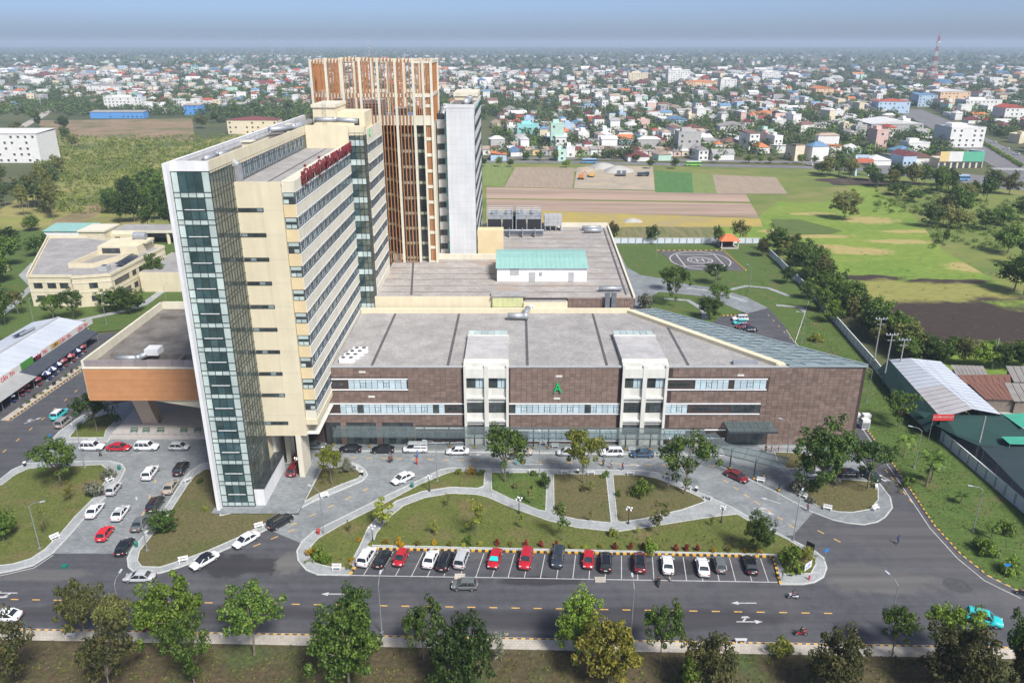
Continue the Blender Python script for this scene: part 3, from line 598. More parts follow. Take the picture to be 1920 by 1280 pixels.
# rear stair glazing and second windowed block
sg = [17.6 + 4.15 * k / 3 for k in range(0, 30)]; sg = [z for z in sg if z < 58]
panes(T, 'stair_pane', lambda i, j: MINT if (j % 3 == 0) else (TEAL if i == 0 else OLIVEG), [-35.5, -34.2, -33.2, -32.3], sg, 'y', 173.05)
grid(T, 'stair_mullion_grid', MULL, [-35.5, -34.2, -33.2, -32.3], sg, 'y', 173.0)
panes(T, 'stair_side_pane', lambda i, j: OLIVEG, [173.1, 174.2, 175.3, 176.3], sg, 'x', -32.3)
grid(T, 'stair_side_mullion_grid', MULL, [173.1, 174.2, 175.3, 176.3], sg, 'x', -32.28)
MB().box(-35.5, -32.2, 173.0, 176.3, 57.2, 59.0).obj('stair_parapet', CREAM, T)
MB().box(-35.4, -32.6, 173.3, 176.2, 17, 57.1).obj('stair_core_wall', OLIVEG, T)
pb = MB(); pb.box(-32.29, -32.1, 176.4, 197, 56.0, 58.2); pb.obj('rear_parapet', CREAM2, T)
for k in range(10):
    zc = 16.5 + 4.15 * k + .0; 
    if zc < 17.9: zc = 18.6
    ribbon(T, 'x', -32.24, 176.9, 196.6, zc - .9, zc + .9, RIBG, 1.3)
    MB().box(-32.3, -32.12, 176.5, 196.9, zc + 1.15, min(zc + 3.0, 56.0)).obj('spandrel', CREAM2, T)
put_text('letter', 'C', 2.4, GREENL, (-32.05, 179.3, 57.0), (R(90), 0, R(90)), T, depth=.08)
# red roof-edge lettering, one object per word, standing on the parapet
yy = 130.6
for word in ['BỆNH', 'VIỆN', 'ĐA', 'KHOA', 'KHU', 'VỰC', 'CỦ', 'CHI']:
    me = text_mesh(word, 4.05, .14); me.materials.append(REDL); xs = [v.co.x for v in me.vertices]; wd = (max(xs) - min(xs)) * .79
    o = bpy.data.objects.new('sign_word', me); col.objects.link(o); o.parent = T
    o.location = (-35.15 + 43, yy + wd / 2 - 150 - (max(xs) + min(xs)) / 2 * .79, 54.7); o.rotation_euler = (R(90), 0, R(90)); o.scale = (.79, .80, 1); yy += wd + 1.0
# pilotis and ground level
pil = [(-39.7, -38.75, 125.95, 130.9), (-43.6, -42.7, 131.5, 134.5), (-41.6, -40.9, 135, 137.5)]
for a in pil: MB().box(*a, 0, 8.93).obj('column', CREAM2, T)
lb = MB(); lb.box(-45.0, -43.3, 116.5, 129, 0, 3.6); lb.obj('entrance_block_wall', WHITE, T)
MB().box(-45.0, -43.1, 116.4, 129.1, 3.6, 3.8).obj('entrance_block_roof', BLKG, T)
MB().box(-45.2, -44.6, 129.1, 139, 0, 8.9).obj('ground_wall', OFFW, T)
MB().box(-52.0, -36.9, 114.0, 131, 0, .22).obj('plinth', PAVER, T)
MB().box(-52.0, -36.88, 113.9, 131.02, 0, .16).obj('plinth_edge', MULL, T)
# roof services on the left slab
rail = MB()
for zz in (58.9, 59.5): rail.tube((-50.4, 117, zz), (-50.4, 196, zz), .03, n=5)
for k in range(27): rail.tube((-50.4, 117 + k * 3, 58.1), (-50.4, 117 + k * 3, 59.5), .03, n=5)
rail.obj('roof_railing', STEEL, T)
def duct(name, label, pts, r, cat='duct'):
    mb = MB()
    for i in range(len(pts) - 1): mb.tube(pts[i], pts[i + 1], r, r, 12)
    for p in pts[1:-1]: mb.tube((p[0], p[1], p[2] - r), (p[0], p[1], p[2] + r), r, r, 12)
    p0 = pts[0]; mb.box(p0[0] - .15, p0[0] + .15, p0[1] - .15, p0[1] + .15, p0[2] - r * 1.25, p0[2] - r * .5)
    return tag(mb.obj(name, STEEL, None, True), label, cat)
duct('exhaust_duct', 'silver exhaust duct nearest the front on the slab tower roof', [(-47.6, 122, 59.15), (-47.6, 127, 59.15), (-46.5, 129.5, 59.15)], .5)
duct('exhaust_duct', 'long silver duct at the far end of the slab tower roof', [(-49.5, 163, 59.4), (-46, 168, 59.4), (-46, 182, 59.4)], .62)
duct('exhaust_duct', 'silver duct crossing in front of the roof house of the slab tower', [(-44, 178.5, 60.0), (-39.5, 178.8, 60.0), (-34.5, 179, 59.7)], .55)
for i, (x, y, w, h, lab) in enumerate([(-46.6, 140, 1.6, 1.6, 'small cream vent block half way along the slab tower roof'), (-47.3, 171, 1.5, 1.5, 'small cream vent block near the far silver duct on the slab tower roof')]):
    b = thing('roof_vent', lab, 'vent', (x, y, 58.16)); MB().box(x - w / 2, x + w / 2, y - 1, y + 1, 58.16, 58.16 + h).obj('vent_wall', CREAM, b); MB().box(x - w / 2 - .25, x + w / 2 + .25, y - 1.25, y + 1.25, 58.17 + h, 58.3 + h).obj('vent_cap', CREAM2, b)
rh = thing('roof_house', 'cream lift house behind the slab tower roof with ladder and flat top', 'building', (-43, 190, 57.2))
MB().box(-45.6, -40.5, 184, 196, 57.2, 62.2).obj('wall', CREAM, rh); MB().box(-45.9, -40.3, 183.7, 196.3, 62.2, 62.9).obj('parapet', CREAM2, rh); MB().box(-40.45, -34.2, 186, 196, 57.2, 61.0).obj('annex_wall', CREAM, rh)
dr = MB().box(-36.6, -35.5, 185.9, 185.98, 57.3, 59.6).obj('door', BLKG, rh)
ld = MB(); ld.tube((-43.2, 183.6, 57.3), (-43.2, 183.6, 65.4), .04, n=5); ld.tube((-42.5, 183.6, 57.3), (-42.5, 183.6, 65.4), .04, n=5)
for k in range(18): ld.tube((-43.2, 183.6, 57.6 + k * .42), (-42.5, 183.6, 57.6 + k * .42), .025, n=4)
ld.obj('ladder', STEEL, rh)

# ================================================================ finned tower
Fz = thing('finned_tower', 'tower with tall orange vertical fins in a cream frame crown and curved dark glazing', 'building', (-35, 215, 20))
px = [-50.5, -46.7, -42.7, -38.3, -33.8, -29.4, -24.9, -20.4]
top = [72.0, 72.2, 72.6, 72.6, 72.5, 72.3, 72.1, 71.8]
for i, x in enumerate(px): MB().box(x - .31, x + .31, 205.2, 206.2, 19 if i > 3 else 50, top[i]).obj('post', CREAM2, Fz)
for zb in (72.0, 64.0, 58.6):
    for i in range(7):
        if zb == 58.6 and i < 3: continue
        MB().box(px[i] + .31, px[i + 1] - .31, 205.4, 206.0, (top[i] if zb == 72 else zb) - (.9 if zb != 58.6 else 2.4), (min(top[i], top[i + 1]) - .02 if zb == 72 else zb)).obj('beam', CREAM2, Fz)
ends = [56.5, 56.5, 54.5, 54, 20, 20, 999]
for i in range(6):
    n = 4
    for k in range(n):
        x = px[i] + (px[i + 1] - px[i]) * (k + 1) / (n + 1); MB().box(x - .115, x + .115, 204.85, 205.15, ends[i], top[i] + .15).obj('fin', ORANGE, Fz)
# rear and side frames of the crown
for i, x in enumerate(px):
    MB().box(x - .4, x + .4, 222, 222.8, 56, 72.2).obj('rear_post', CREAM2, Fz)
for zb in (72.1, 64.2):
    MB().box(px[0], px[-1], 222.1, 222.7, zb - .9, zb - .03).obj('rear_beam', CREAM2, Fz)
    for x in (px[0], px[-1]): MB().box(x - .3, x + .3, 206.3, 222, zb - .9, zb - .05).obj('side_beam', CREAM2, Fz)
for i in range(8):
    for k in range(4):
        if i % 2: continue
        x = px[i] + (px[i + 1] - px[i]) * (k + 1) / 5; MB().box(x - .17, x + .17, 221.5, 221.9, 57, 72).obj('rear_fin', ORANGE, Fz)
for y in (209.5, 212.5, 215.5, 218.5):
    for x in (px[0], px[-1]): MB().box(x - .3, x + .3, y - .15, y + .15, 57, 71.9).obj('side_fin', ORANGE, Fz)
# curved glazed body
px.insert(7, -22.4); top.insert(7, 72.0)
MB().box(-22.66, -22.14, 205.2, 206.2, 19, 72.0).obj('post', CREAM2, Fz)
def yc(x): t = max(0, min(1, (x + 33.5) / 5.0)); t = t * t * (3 - 2 * t); return 213.0 - 5.6 * t
xs = np.linspace(-38.3, -22.5, 17); body = MB(); zt = 58.0
body.prism([(x, yc(x)) for x in xs] + [(-22.5, 224), (-38.3, 224)], 19, zt); body.obj('glazed_body', BLKG, Fz)
stz = [20.4 + 4.1 * k for k in range(10)]
for z in stz:
    mb = MB()
    for i in range(16): x0, x1 = xs[i], xs[i + 1]; mb.quad((x0, yc(x0) - .08, z), (x1, yc(x1) - .08, z), (x1, yc(x1) - .08, z + .75), (x0, yc(x0) - .08, z + .75)); mb.quad((x0, yc(x0) - .08, z + .75), (x1, yc(x1) - .08, z + .75), (x1, yc(x1) + .1, z + .75), (x0, yc(x0) + .1, z + .75))
    mb.obj('floor_band', mat('floor_band', (.50, .52, .38), (.42, .44, .33), .8, .7), Fz)
gm_ = MB()
for x in np.linspace(-38.2, -22.7, 18): gm_.box(x - .05, x + .05, yc(x) - .14, yc(x) - .02, 19, zt)
for z in stz:
    for dz in (1.7, 2.6):
        for i in range(16): x0, x1 = xs[i], xs[i + 1]; gm_.quad((x0, yc(x0) - .1, z + dz), (x1, yc(x1) - .1, z + dz), (x1, yc(x1) - .1, z + dz + .07), (x0, yc(x0) - .1, z + dz + .07))
gm_.obj('mullion_grid', MULL, Fz)
MB().box(-50, -38.4, 209, 224, 19, 57).obj('left_wall', CREAM, Fz)
MB().box(-22.3, -20.6, 207.2, 224, 19, 57.6).obj('right_core_wall', CREAM, Fz)
MB().box(-50, -20.7, 206.4, 223.8, 57.62, 57.9).obj('roof', CONCR, Fz)
for k in range(11):
    z = 19.6 + 4.1 * k; MB().box(px[7] + .3, px[8] - .32, 205.5, 206.3, z, z + .8).obj('transom', CREAM2, Fz)
    if z + 4.1 < 72:
        for q in range(3): x = px[7] + .62 + q * .43; MB().box(x - .17, x + .17, 205.7, 206.0, z + .85, z + 4.05).obj('slat', ORANGE, Fz)
for q in range(3): x = px[6] + .65 + q * .62; MB().box(x - .14, x + .14, 205.5, 205.9, 57.5, 72).obj('fin', ORANGE, Fz)
for q in range(3): x = px[7] + .62 + q * .43; MB().box(x - .14, x + .14, 205.5, 205.9, 64.8, 71.8).obj('fin', ORANGE, Fz)
for i, (x, y, w, dd, h) in enumerate([(-44, 212, 4, 5, 4.5), (-36.5, 211, 6, 5, 4.2), (-29, 210, 3, 3, 2.2), (-24, 210, 2.4, 3, 2.0)]):
    b = thing('roof_plant', ['grey louvred plant box at the left inside the fin crown', 'largest grey louvred plant box inside the fin crown', 'low grey fan unit inside the fin crown', 'small grey fan unit at the right inside the fin crown'][i], 'plant unit', (x, y, 57.9))
    MB().box(x - w / 2, x + w / 2, y - dd / 2, y + dd / 2, 57.9, 57.9 + h).obj('casing', STEEL, b); MB().box(x - w / 2 - .1, x + w / 2 + .1, y - dd / 2 - .1, y + dd / 2 + .1, 57.95 + h, 58.1 + h).obj('lid', TRIM, b)
    for q in range(5): MB().box(x - w / 2 + .1, x + w / 2 - .1, y - dd / 2 - .06, y - dd / 2 - .01, 58.2 + q * h / 6, 58.4 + q * h / 6).obj('louvre', MULL, b)

# ================================================================ white rear tower
W = thing('white_tower', 'white clad rear tower with blank front wall and ribbon windows on its right side', 'building', (-15, 235, 20))
MB().box(-17.4, -10.0, 212, 258, 19, 60.0).obj('main_wall', WHITEC, W); MB().box(-20.3, -17.42, 215.5, 250, 19, 56.5).obj('recess_wall', mat('grey_cladding', (.52, .53, .55), (.47, .48, .50), .3, .7), W)
pt = MB(); pt.box(-17.5, -9.9, 211.9, 212.2, 60, 60.9); pt.box(-10.2, -9.9, 212.2, 222, 60, 60.9); pt.box(-10.2, -9.9, 222, 258, 60.0, 60.4); pt.box(-20.3, -17.6, 215.4, 215.7, 56.5, 57.2); pt.obj('parapet', WHITEC, W)
MB().box(-10.05, -9.88, 212.25, 213.0, 20, 58.4).obj('corner_strip', mat('brown_strip', (.09, .055, .045), (.07, .05, .04), 1, .6), W)
jt = MB()
for k in range(1, 24): jt.box(-17.35, -10.05, 211.985, 211.995, 20 + k * 1.7, 20.03 + k * 1.7)
for k in range(1, 6): jt.box(-17.4 + k * 1.22, -17.38 + k * 1.22, 211.98, 211.99, 20, 60)
jt.obj('cladding_joint', GREYT, W)
for k in range(10):
    z = 21.0 + 3.95 * k
    w = MB().box(-20.2, -18.3, 215.35, 215.49, z + .2, z + 1.8).obj('window', MULL, W); MB().box(-20.1, -19.3, 215.3, 215.36, z + .3, z + 1.7).obj('pane', BLKG, w); MB().box(-19.2, -18.4, 215.3, 215.36, z + .3, z + 1.7).obj('pane', BLKG if k % 3 else DARKG, w)
    MB().box(-18.1, -17.44, 214.6, 215.49, z - .3, z + 2.3).obj('sun_fin', CYANP, W)
    ribbon(W, 'x', -9.97, 215.5, 256, z + 1.2, z + 2.7, RIBG, 1.6, trim=None)
MB().box(-17.0, -10.2, 212.3, 257.9, 60.01, 60.1).obj('roof', CONCR, W)
ph = MB(); ph.box(-17, -10.4, 240, 257, 60.1, 61.2); ph.obj('penthouse_wall', CREAM, W); MB().box(-17.3, -10.1, 239.7, 257.3, 61.2, 62.3).obj('penthouse_parapet', CREAM2, W)
put_text('letter', 'B', 2.2, GREENL, (-9.85, 232, 59.2), (R(90), 0, R(90)), W, depth=.08)
duct('exhaust_duct', 'grey angled exhaust duct on the white tower roof', [(-12.6, 216, 61.0), (-11.8, 222, 61.4), (-11.8, 228, 61.4)], .9)
duct('exhaust_duct', 'grey hooded duct on the lower roof left of the white tower wall', [(-18.6, 217, 57.6), (-18.6, 221, 58.8), (-18.6, 226, 58.8)], 1.0)

# ================================================================ front podium with stone tiles
Pf = thing('front_podium', 'long three storey block clad in brown stone tiles with two white window bays', 'building', (15, 155, 0))
FY = 139.0
plan = [(-37.5, FY), (69.2, FY), (33.5, 173), (-45, 173), (-45, 139.8), (-37.5, 139.8)]
MB().prism(plan, 0, 16.9).obj('core_wall', TILEB, Pf)
roofp = [(-35.3, FY + .3), (51.7, FY + .3), (27.6, 171.6), (-35.3, 171.6)]
MB().poly(roofp, 17.0).obj('roof_deck', ROOFP, Pf)
cp = MB(); cp.box(-37.5, 69.3, FY - .12, FY + .22, 16.9, 17.25); cp.obj('coping', GREYT, Pf)
bp = MB(); bp.box(-35.3, 27.6, 171.2, 171.9, 16.9, 18.1); bp.bar((27.6, 171.5, 17.35), (52.2, 139.6, 17.35), 1.5, .9); bp.obj('rear_parapet', CREAM, Pf)
for x in (-27.5, -12.6, 3.0, 18.6):
    MB().poly([(x - .28, FY + .4), (x + .28, FY + .4), (x + .28 + .25, 171), (x - .28 + .25, 171)], 17.012).obj('roof_joint', JOINT, Pf)
MB().poly([(34.3, FY + .4), (34.9, FY + .4), (34.9, 161), (34.3, 161.8)], 17.012).obj('roof_joint', JOINT, Pf)
# openings that the tiles leave free: (x0, x1, z0, z1)
OPEN = []
def strip(x0, x1, z0, z1, wins, vents=()):
    OPEN.append((x0, x1, z0 - .25, z1 + .25))
    MB().box(x0, x1, FY - .22, FY - .01, z1 + .05, z1 + .24).obj('trim_line', TRIM, Pf); MB().box(x0, x1, FY - .22, FY - .01, z0 - .24, z0 - .05).obj('trim_line', TRIM, Pf)
    MB().box(x0, x1, FY - .03, FY - .005, z0 - .05, z1 + .05).obj('strip_panel', TILEB, Pf)
    for a, b in wins:
        w = MB().box(a, b, FY - .08, FY - .031, z0, z1).obj('window', MULL, Pf); n = max(1, round((b - a) / 1.15)); s = (b - a) / n
        for i in range(n):
            pa, pb = a + i * s + .05, a + (i + 1) * s - .05
            if i % 4 == 2:
                MB().box(pa, pb, FY - .12, FY - .081, z1 - .55, z1 - .08).obj('pane', PALEG, w)
                MB().box(pa + .06, (pa + pb) / 2 - .04, FY - .12, FY - .081, z0 + .5, z1 - .65).obj('pane', PALEG, w); MB().box((pa + pb) / 2 + .04, pb - .06, FY - .12, FY - .081, z0 + .5, z1 - .65).obj('pane', PALEG, w)
                MB().box(pa, pb, FY - .12, FY - .081, z0 + .08, z0 + .4).obj('pane', PALEG, w)
            else:
                m_ = DARKG if (i * 7 + int(a)) % 13 == 0 else PALEG
                MB().box(pa, pb, FY - .12, FY - .081, z1 - .55, z1 - .06).obj('pane', m_, w); MB().box(pa, pb, FY - .12, FY - .081, z0 + .06, z1 - .61).obj('pane', m_, w)
    for a, b in vents:
        w = MB().box(a, b, FY - .08, FY - .031, z0 + .55, z1 - .55).obj('louvre_window', MULL, Pf)
        for i in range(3): MB().box(a + (b - a) * i / 3 + .1, a + (b - a) * (i + 1) / 3 - .1, FY - .11, FY - .081, z0 + .7, z1 - .7).obj('pane', BLKG, w)
strip(-37.3, -20.5, 12.35, 14.35, [(-32.2, -20.7)], [(-36.8, -33.0)])
strip(-37.3, -9.5, 7.05, 9.0, [(-34.2, -13.4)], [(-12.8, -9.8)])
strip(-19.4, -9.5, .55, 3.6, [], [(-19, -14.6), (-13.6, -9.8)])
strip(-.6, 21.5, 7.05, 9.0, [(-.5, 21.4)])
strip(-.6, 21.5, 1.0, 3.1, [(3.2, 21.2)])
strip(30.5, 50.2, 12.35, 14.35, [(36.0, 42.6), (43.7, 50.0)], [(30.8, 35.2)])
strip(30.5, 49.4, 7.05, 9.0, [(30.6, 34.9)], [(36, 42.2)])
strip(30.5, 43.0, 1.6, 3.2, [(30.7, 35.0)], [(36, 40)])
w = MB().box(43.4, 49.2, FY - .08, FY - .031, 7.1, 8.95).obj('window', MULL, Pf)
for i in range(6): MB().box(43.5 + i * .95, 44.35 + i * .95, FY - .12, FY - .081, 7.2, 8.9).obj('pane', DARKG, w)
OPEN += [(-9.5, -.6, -1, 18), (21.5, 30.5, -1, 18), (-37.4, -19.4, -1, 4.9), (43.2, 51.2, -1, 4.7)]
# ground floor lobby glazing between stone piers
MB().box(-37.3, -19.5, FY - .02, FY - .01, 0, 4.9).obj('lobby_back_wall', BLKG, Pf)
for a, b in ((-36.6, -34.5), (-33.2, -27.4), (-26.0, -19.9)):
    n = max(2, round((b - a) / 1.3))
    for i in range(n): MB().box(a + (b - a) * i / n + .06, a + (b - a) * (i + 1) / n - .06, FY - .12, FY - .06, .15, 4.0).obj('lobby_pane', DARKG if i % 2 else mat('lobby_glass', (.07, .10, .10), (.11, .13, .12), .7, .06, spec=.8), Pf)
for a, b in ((-34.4, -33.3), (-27.3, -26.1), (-19.8, -19.4)): MB().box(a, b, FY - .35, FY - .02, 0, 4.9).obj('pier', TILE, Pf)
w = MB().box(43.3, 51.0, FY - .08, FY - .03, 0, 4.6).obj('entrance_glazing', BLKG, Pf)
for i in range(6): MB().box(43.5 + i * 1.25, 44.6 + i * 1.25, FY - .13, FY - .085, .15, 4.4).obj('pane', DARKG, w)
# stone tiles: the nearest 300 stay single pieces, all others are one field
TW, TH = 1.06, .62; sing = 0; fld = MB(); rt = random.Random(9); proto = MB().box(-TW / 2 + .02, TW / 2 - .02, -.045, 0, -TH / 2 + .018, TH / 2 - .018).mesh('tile'); proto.materials.append(TILE)
cand = []
for r_ in range(27):
    z = .32 + r_ * TH + .0
    if z > 16.7: continue
    for c_ in range(101):
        x = -36.9 + c_ * TW
        if x > 69.0 - TW / 2 + .2: continue
        if any(a - TW * .42 < x < b + TW * .42 and c - TH * .35 < z < d + TH * .35 for a, b, c, d in OPEN): continue
        cand.append((x, z))
cand.sort(key=lambda p: -(p[1] > 9.2) * (1 if -0.5 < p[0] < 22 else 0))
for x, z in cand:
    dy = rt.uniform(-.02, .02)
    if sing < 300:
        o = bpy.data.objects.new('tile', proto); col.objects.link(o); o.parent = Pf; o.location = (x - 15, FY - 155 - .0 + dy, z); sing += 1
    else: fld.box(x - TW / 2 + .02, x + TW / 2 - .02, FY - .045 + dy, FY + dy + .02, z - TH / 2 + .018, z + TH / 2 - .018)
o = fld.obj('tile_field', TILE, Pf); o['kind'] = 'stuff'
# white window bays
for bx0, bx1 in ((-9.45, -.65), (21.55, 30.45)):
    b = MB(); b.box(bx0, bx1, FY - .25, FY + 1, 15.2, 17.9)
    for za, zb in ((9.5, 12.6), (4.6, 7.2)): b.box(bx0, bx1, FY - .25, FY + .2, za, zb)
    for xa, xb in ((bx0, bx0 + .5), (bx0 + 4.0, bx0 + 4.85), (bx1 - .5, bx1)): b.box(xa, xb, FY - .9, FY - .252, 0, 17.6)
    b.box(bx0, bx1, FY - .8, FY - .26, 15.0, 17.0); b.box(bx0, bx1, FY - .7, FY - .26, 10.4, 10.8); b.box(bx0, bx1, FY - .7, FY - .26, 5.4, 5.8)
    b.obj('bay_wall', OFFW, Pf)
    for za, zb, gm2 in ((12.65, 14.95, 0), (7.25, 9.45, 1), (2.4, 4.5, 2)):
        for xa, xb in ((bx0 + .55, bx0 + 3.95), (bx0 + 4.9, bx1 - .55)):
            w = MB().box(xa, xb, FY - .2, FY - .15, za, zb).obj('window', MULL, Pf)
            for i in range(4):
                p0, p1 = xa + (xb - xa) * i / 4 + .05, xa + (xb - xa) * (i + 1) / 4 - .05; mm = DARKG if gm2 or i < 2 else PALEG
                MB().box(p0, p1, FY - .25, FY - .201, zb - .6, zb - .08).obj('pane', mm if gm2 else PALEG if i > 1 else DARKG, w); MB().box(p0, p1, FY - .25, FY - .201, za + .1, zb - .7).obj('pane', mm, w)
    MB().box(bx0, bx1, FY - .15, FY - .1, 0, 2.3).obj('ground_panel', OFFW, Pf)
    # roof strip and skylight behind the bay
    MB().prism([(bx0 + .1, FY + 1.1), (bx1 - .1, FY + 1.1), (bx1 - .1, 153.5), (bx0 + .1, 153.5)], 17.0, 18.0).obj('bay_roof', mat('bay_roof_screed', (.40, .395, .40), (.46, .455, .455), .5, .9, c3=(.33, .33, .335), scale3=.3), Pf)
    rb = MB(); rb.box(bx0, bx1, FY + .9, FY + 1.15, 17.3, 18.3); rb.box(bx0, bx1, 153.52, 153.75, 17.0, 18.2); rb.box(bx0 + 4.2, bx0 + 4.5, FY - .2, FY + 1, 17.905, 18.0); rb.obj('bay_parapet', OFFW, Pf)
    for i in range(6): MB().prism([(bx0 + .2 + i * 1.4, 153.75), (bx0 + 1.5 + i * 1.4, 153.75), (bx0 + 1.5 + i * 1.4, 156.2), (bx0 + .2 + i * 1.4, 156.2)], 17.3, 18.25).obj('skylight_pane', MINT, Pf)
# vents and letter
for x, z in ((-29.3, 16.0), (-27.8, 10.7), (9.2, 15.1), (8.9, 10.3), (44.8, 15.3)): MB().box(x - .65, x + .65, FY - .12, FY - .01, z - .2, z + .2).obj('vent_plate', OFFW, Pf)
put_text('letter', 'A', 2.9, GREENL, (9.0, FY - .3, 12.6), (R(90), 0, 0), Pf, sx=.8, depth=.12)
# triangular lattice skylight on the right
SKY = mat('skylight_glass', (.16, .22, .24), (.21, .27, .29), .3, .15, spec=.7, objrand=.12)
a0, a1, b0, b1 = Vector((28.5, 172.2)), Vector((53.6, 139.6)), Vector((33.6, 173.0)), Vector((69.3, 138.7))
NU, NV = 20, 4; lat = MB()
def sk(i, j): p = a0.lerp(a1, i / NU); q = b0.lerp(b1, i / NU); return p.lerp(q, j / NV)
for i in range(NU):
    for j in range(NV):
        p = [sk(i, j), sk(i + 1, j), sk(i + 1, j + 1), sk(i, j + 1)]; c = sum(p, Vector((0, 0))) / 4
        MB().poly([tuple(c + (v - c) * .95) for v in p][::-1], 17.3).obj('skylight_pane', SKY, Pf)
        lat.bar((*p[0], 17.42), (*p[1], 17.42), .14, .14); lat.bar((*p[0], 17.5), (*p[3], 17.5), .14, .14)
        if (i + j) % 2: lat.bar((*p[0], 17.46), (*((p[2] + p[3]) / 2), 17.46), .1, .1)
lat.bar((*b0, 17.5), (*b1, 17.5), .3, .4); lat.bar((54.0, 138.95, 17.3), (69.3, 138.75, 17.3), .3, .3)
lat.obj('skylight_lattice', mat('lattice_paint', (.30, .36, .38), (.25, .31, .33), .8, .5), Pf)
MB().bar((51.9, 139.7, 17.3), (53.4, 139.7, 17.3), 1.5, .5).obj('parapet_end', CREAM, Pf)

# ================================================================ rear podium
Pr = thing('rear_podium', 'wide rear podium with flat paved roof crossed by dark joints and cream parapets', 'building', (0, 210, 0))
rp = [(-33, 173.3), (28.9, 173.3), (31.5, 249.5), (-33, 249.5)]
MB().prism(rp, 0, 19.9).obj('core_wall', TILEB, Pr); MB().poly([(-32.6, 173.8), (28.4, 173.8), (31.0, 249.1), (-32.6, 249.1)], 19.96).obj('roof_deck', ROOFR, Pr)
pp = MB(); pp.bar((28.75, 173.4, 20.2), (31.35, 249.4, 20.2), .5, .7); pp.box(-33, 31.2, 249.0, 249.5, 19.9, 21.3); pp.obj('edge_parapet', CREAM2, Pr)
MB().box(-33, -4.6, 173.1, 173.29, 17.3, 20.5).obj('front_parapet', CREAM, Pr)
rnd = random.Random(5)
for k in range(13):
    y = 178 + k * 5.4; mb = MB(); x = -32
    while x < 27.5 + k * .18:
        x2 = min(x + rnd.uniform(5, 14), 28 + k * .18); yo = rnd.uniform(-.35, .35); mb.quad((x, y + yo, 19.975), (x2, y + yo, 19.975), (x2, y + yo + .28, 19.975), (x, y + yo + .28, 19.975)); x = x2
    mb.obj('roof_joint', JOINT, Pr)
mb = MB(); mb.bar((27.2, 176, 19.985), (29.6, 247, 19.985), .5, .03); mb.bar((-24, 176, 19.985), (-27, 205, 19.985), .5, .03); mb.obj('roof_gutter', JOINT, Pr)
for k in range(14):
    for j in range(4):
        MB().box(13.2 + k * 1.11, 14.25 + k * 1.11, 173.2, 173.29, 17.32 + j * .62, 17.9 + j * .62).obj('tile', TILE, Pr)
MB().box(13.1, 28.8, 173.05, 173.3, 19.8, 20.1).obj('tile_coping', TILE, Pr)
sk_ = MB(); sk_.box(-4.6, 2.6, 172.4, 176.4, 17.0, 20.6); sk_.obj('rooflight_wall', CREAM, Pr); MB().box(-4.9, 3.2, 172.2, 176.6, 20.6, 20.8).obj('rooflight_roof', ROOFP, Pr)
for i in range(6): MB().box(-4.5 + i * 1.17, -3.45 + i * 1.17, 172.32, 172.39, 18.2, 20.4).obj('rooflight_pane', mat('yellow_green_pane', (.55, .58, .30), (.48, .52, .27), .6, .3), Pr)
MB().box(2.7, 13.0, 171.95, 176.6, 16.95, 19.4).obj('annex_wall', CREAM, Pr); MB().box(3.0, 12.7, 172.3, 176.3, 19.41, 19.6).obj('annex_roof', ROOFP, Pr)
lw = MB().box(4.0, 5.2, 171.85, 171.94, 17.1, 18.9).obj('double_door', TRIM, Pr)
for i in range(2): MB().box(4.15 + i * .6, 4.4 + i * .6, 171.8, 171.849, 18.0, 18.4).obj('pane', DARKG, lw)
MB().box(-9.6, -2.4, 212, 216.6, 20, 27.2).obj('stair_house', OCHRE, Pr)
MB().box(-33, -2.4, 208.6, 209.2, 19.9, 21.4).obj('inner_parapet', CREAM2, Pr)
# roof shed with pale green roof
x0, yf = g(932, 528, 20); x1, _ = g(1100, 528, 20)
Sh = thing('roof_shed', 'white walled plant shed with pale green metal roof on the rear podium', 'shed', ((x0 + x1) / 2, yf + 8, 20)); hf = hat(503, yf) - 20
MB().box(x0, x1, yf, yf + 16, 20, 20 + hf).obj('wall', mat('shed_white', (.72, .73, .75), (.65, .66, .68), .6, .6), Sh)
GRF = mat('pale_green_sheet', (.26, .46, .42), (.23, .42, .385), .4, .5)
for i in range(20):
    xa, xb = x0 - .3 + (x1 - x0 + .6) * i / 20, x0 - .3 + (x1 - x0 + .6) * (i + 1) / 20 - .03; pr = [(yf - .4, hf), (yf + 4.5, hf + 1.5), (yf + 9, hf + 2.0), (yf + 13, hf + 1.5), (yf + 16.3, hf + .6)]
    if i < 6: pr = pr[:4]
    mb = MB()
    for q in range(len(pr) - 1): mb.quad((xa, pr[q][0], 20.05 + pr[q][1]), (xb, pr[q][0], 20.05 + pr[q][1]), (xb, pr[q + 1][0], 20.05 + pr[q + 1][1]), (xa, pr[q + 1][0], 20.05 + pr[q + 1][1]))
    mb.box(xa - .03, xa + .03, pr[0][0], pr[0][0] + .05, 20 + hf, 20.1 + hf); mb.obj('roof_sheet', GRF, Sh)
for a, b, zt2, m in ((x0 + 3.3, x0 + 5.5, 3.4, GREYT), (x0 + 8.0, x0 + 9.6, 2.4, GREYT), (x1 - 4.6, x1 - 3.3, 2.4, GREYT)): MB().box(a, b, yf - .07, yf - .01, 20 + (1.7 if zt2 > 3 else .05), 20 + zt2).obj('door' if zt2 < 3 else 'louvre', m, Sh)
MB().box(x0 + 10.8, x0 + 11.4, yf - .4, yf - .01, 22.0, 22.6).obj('fan_unit', GREYT, Sh)
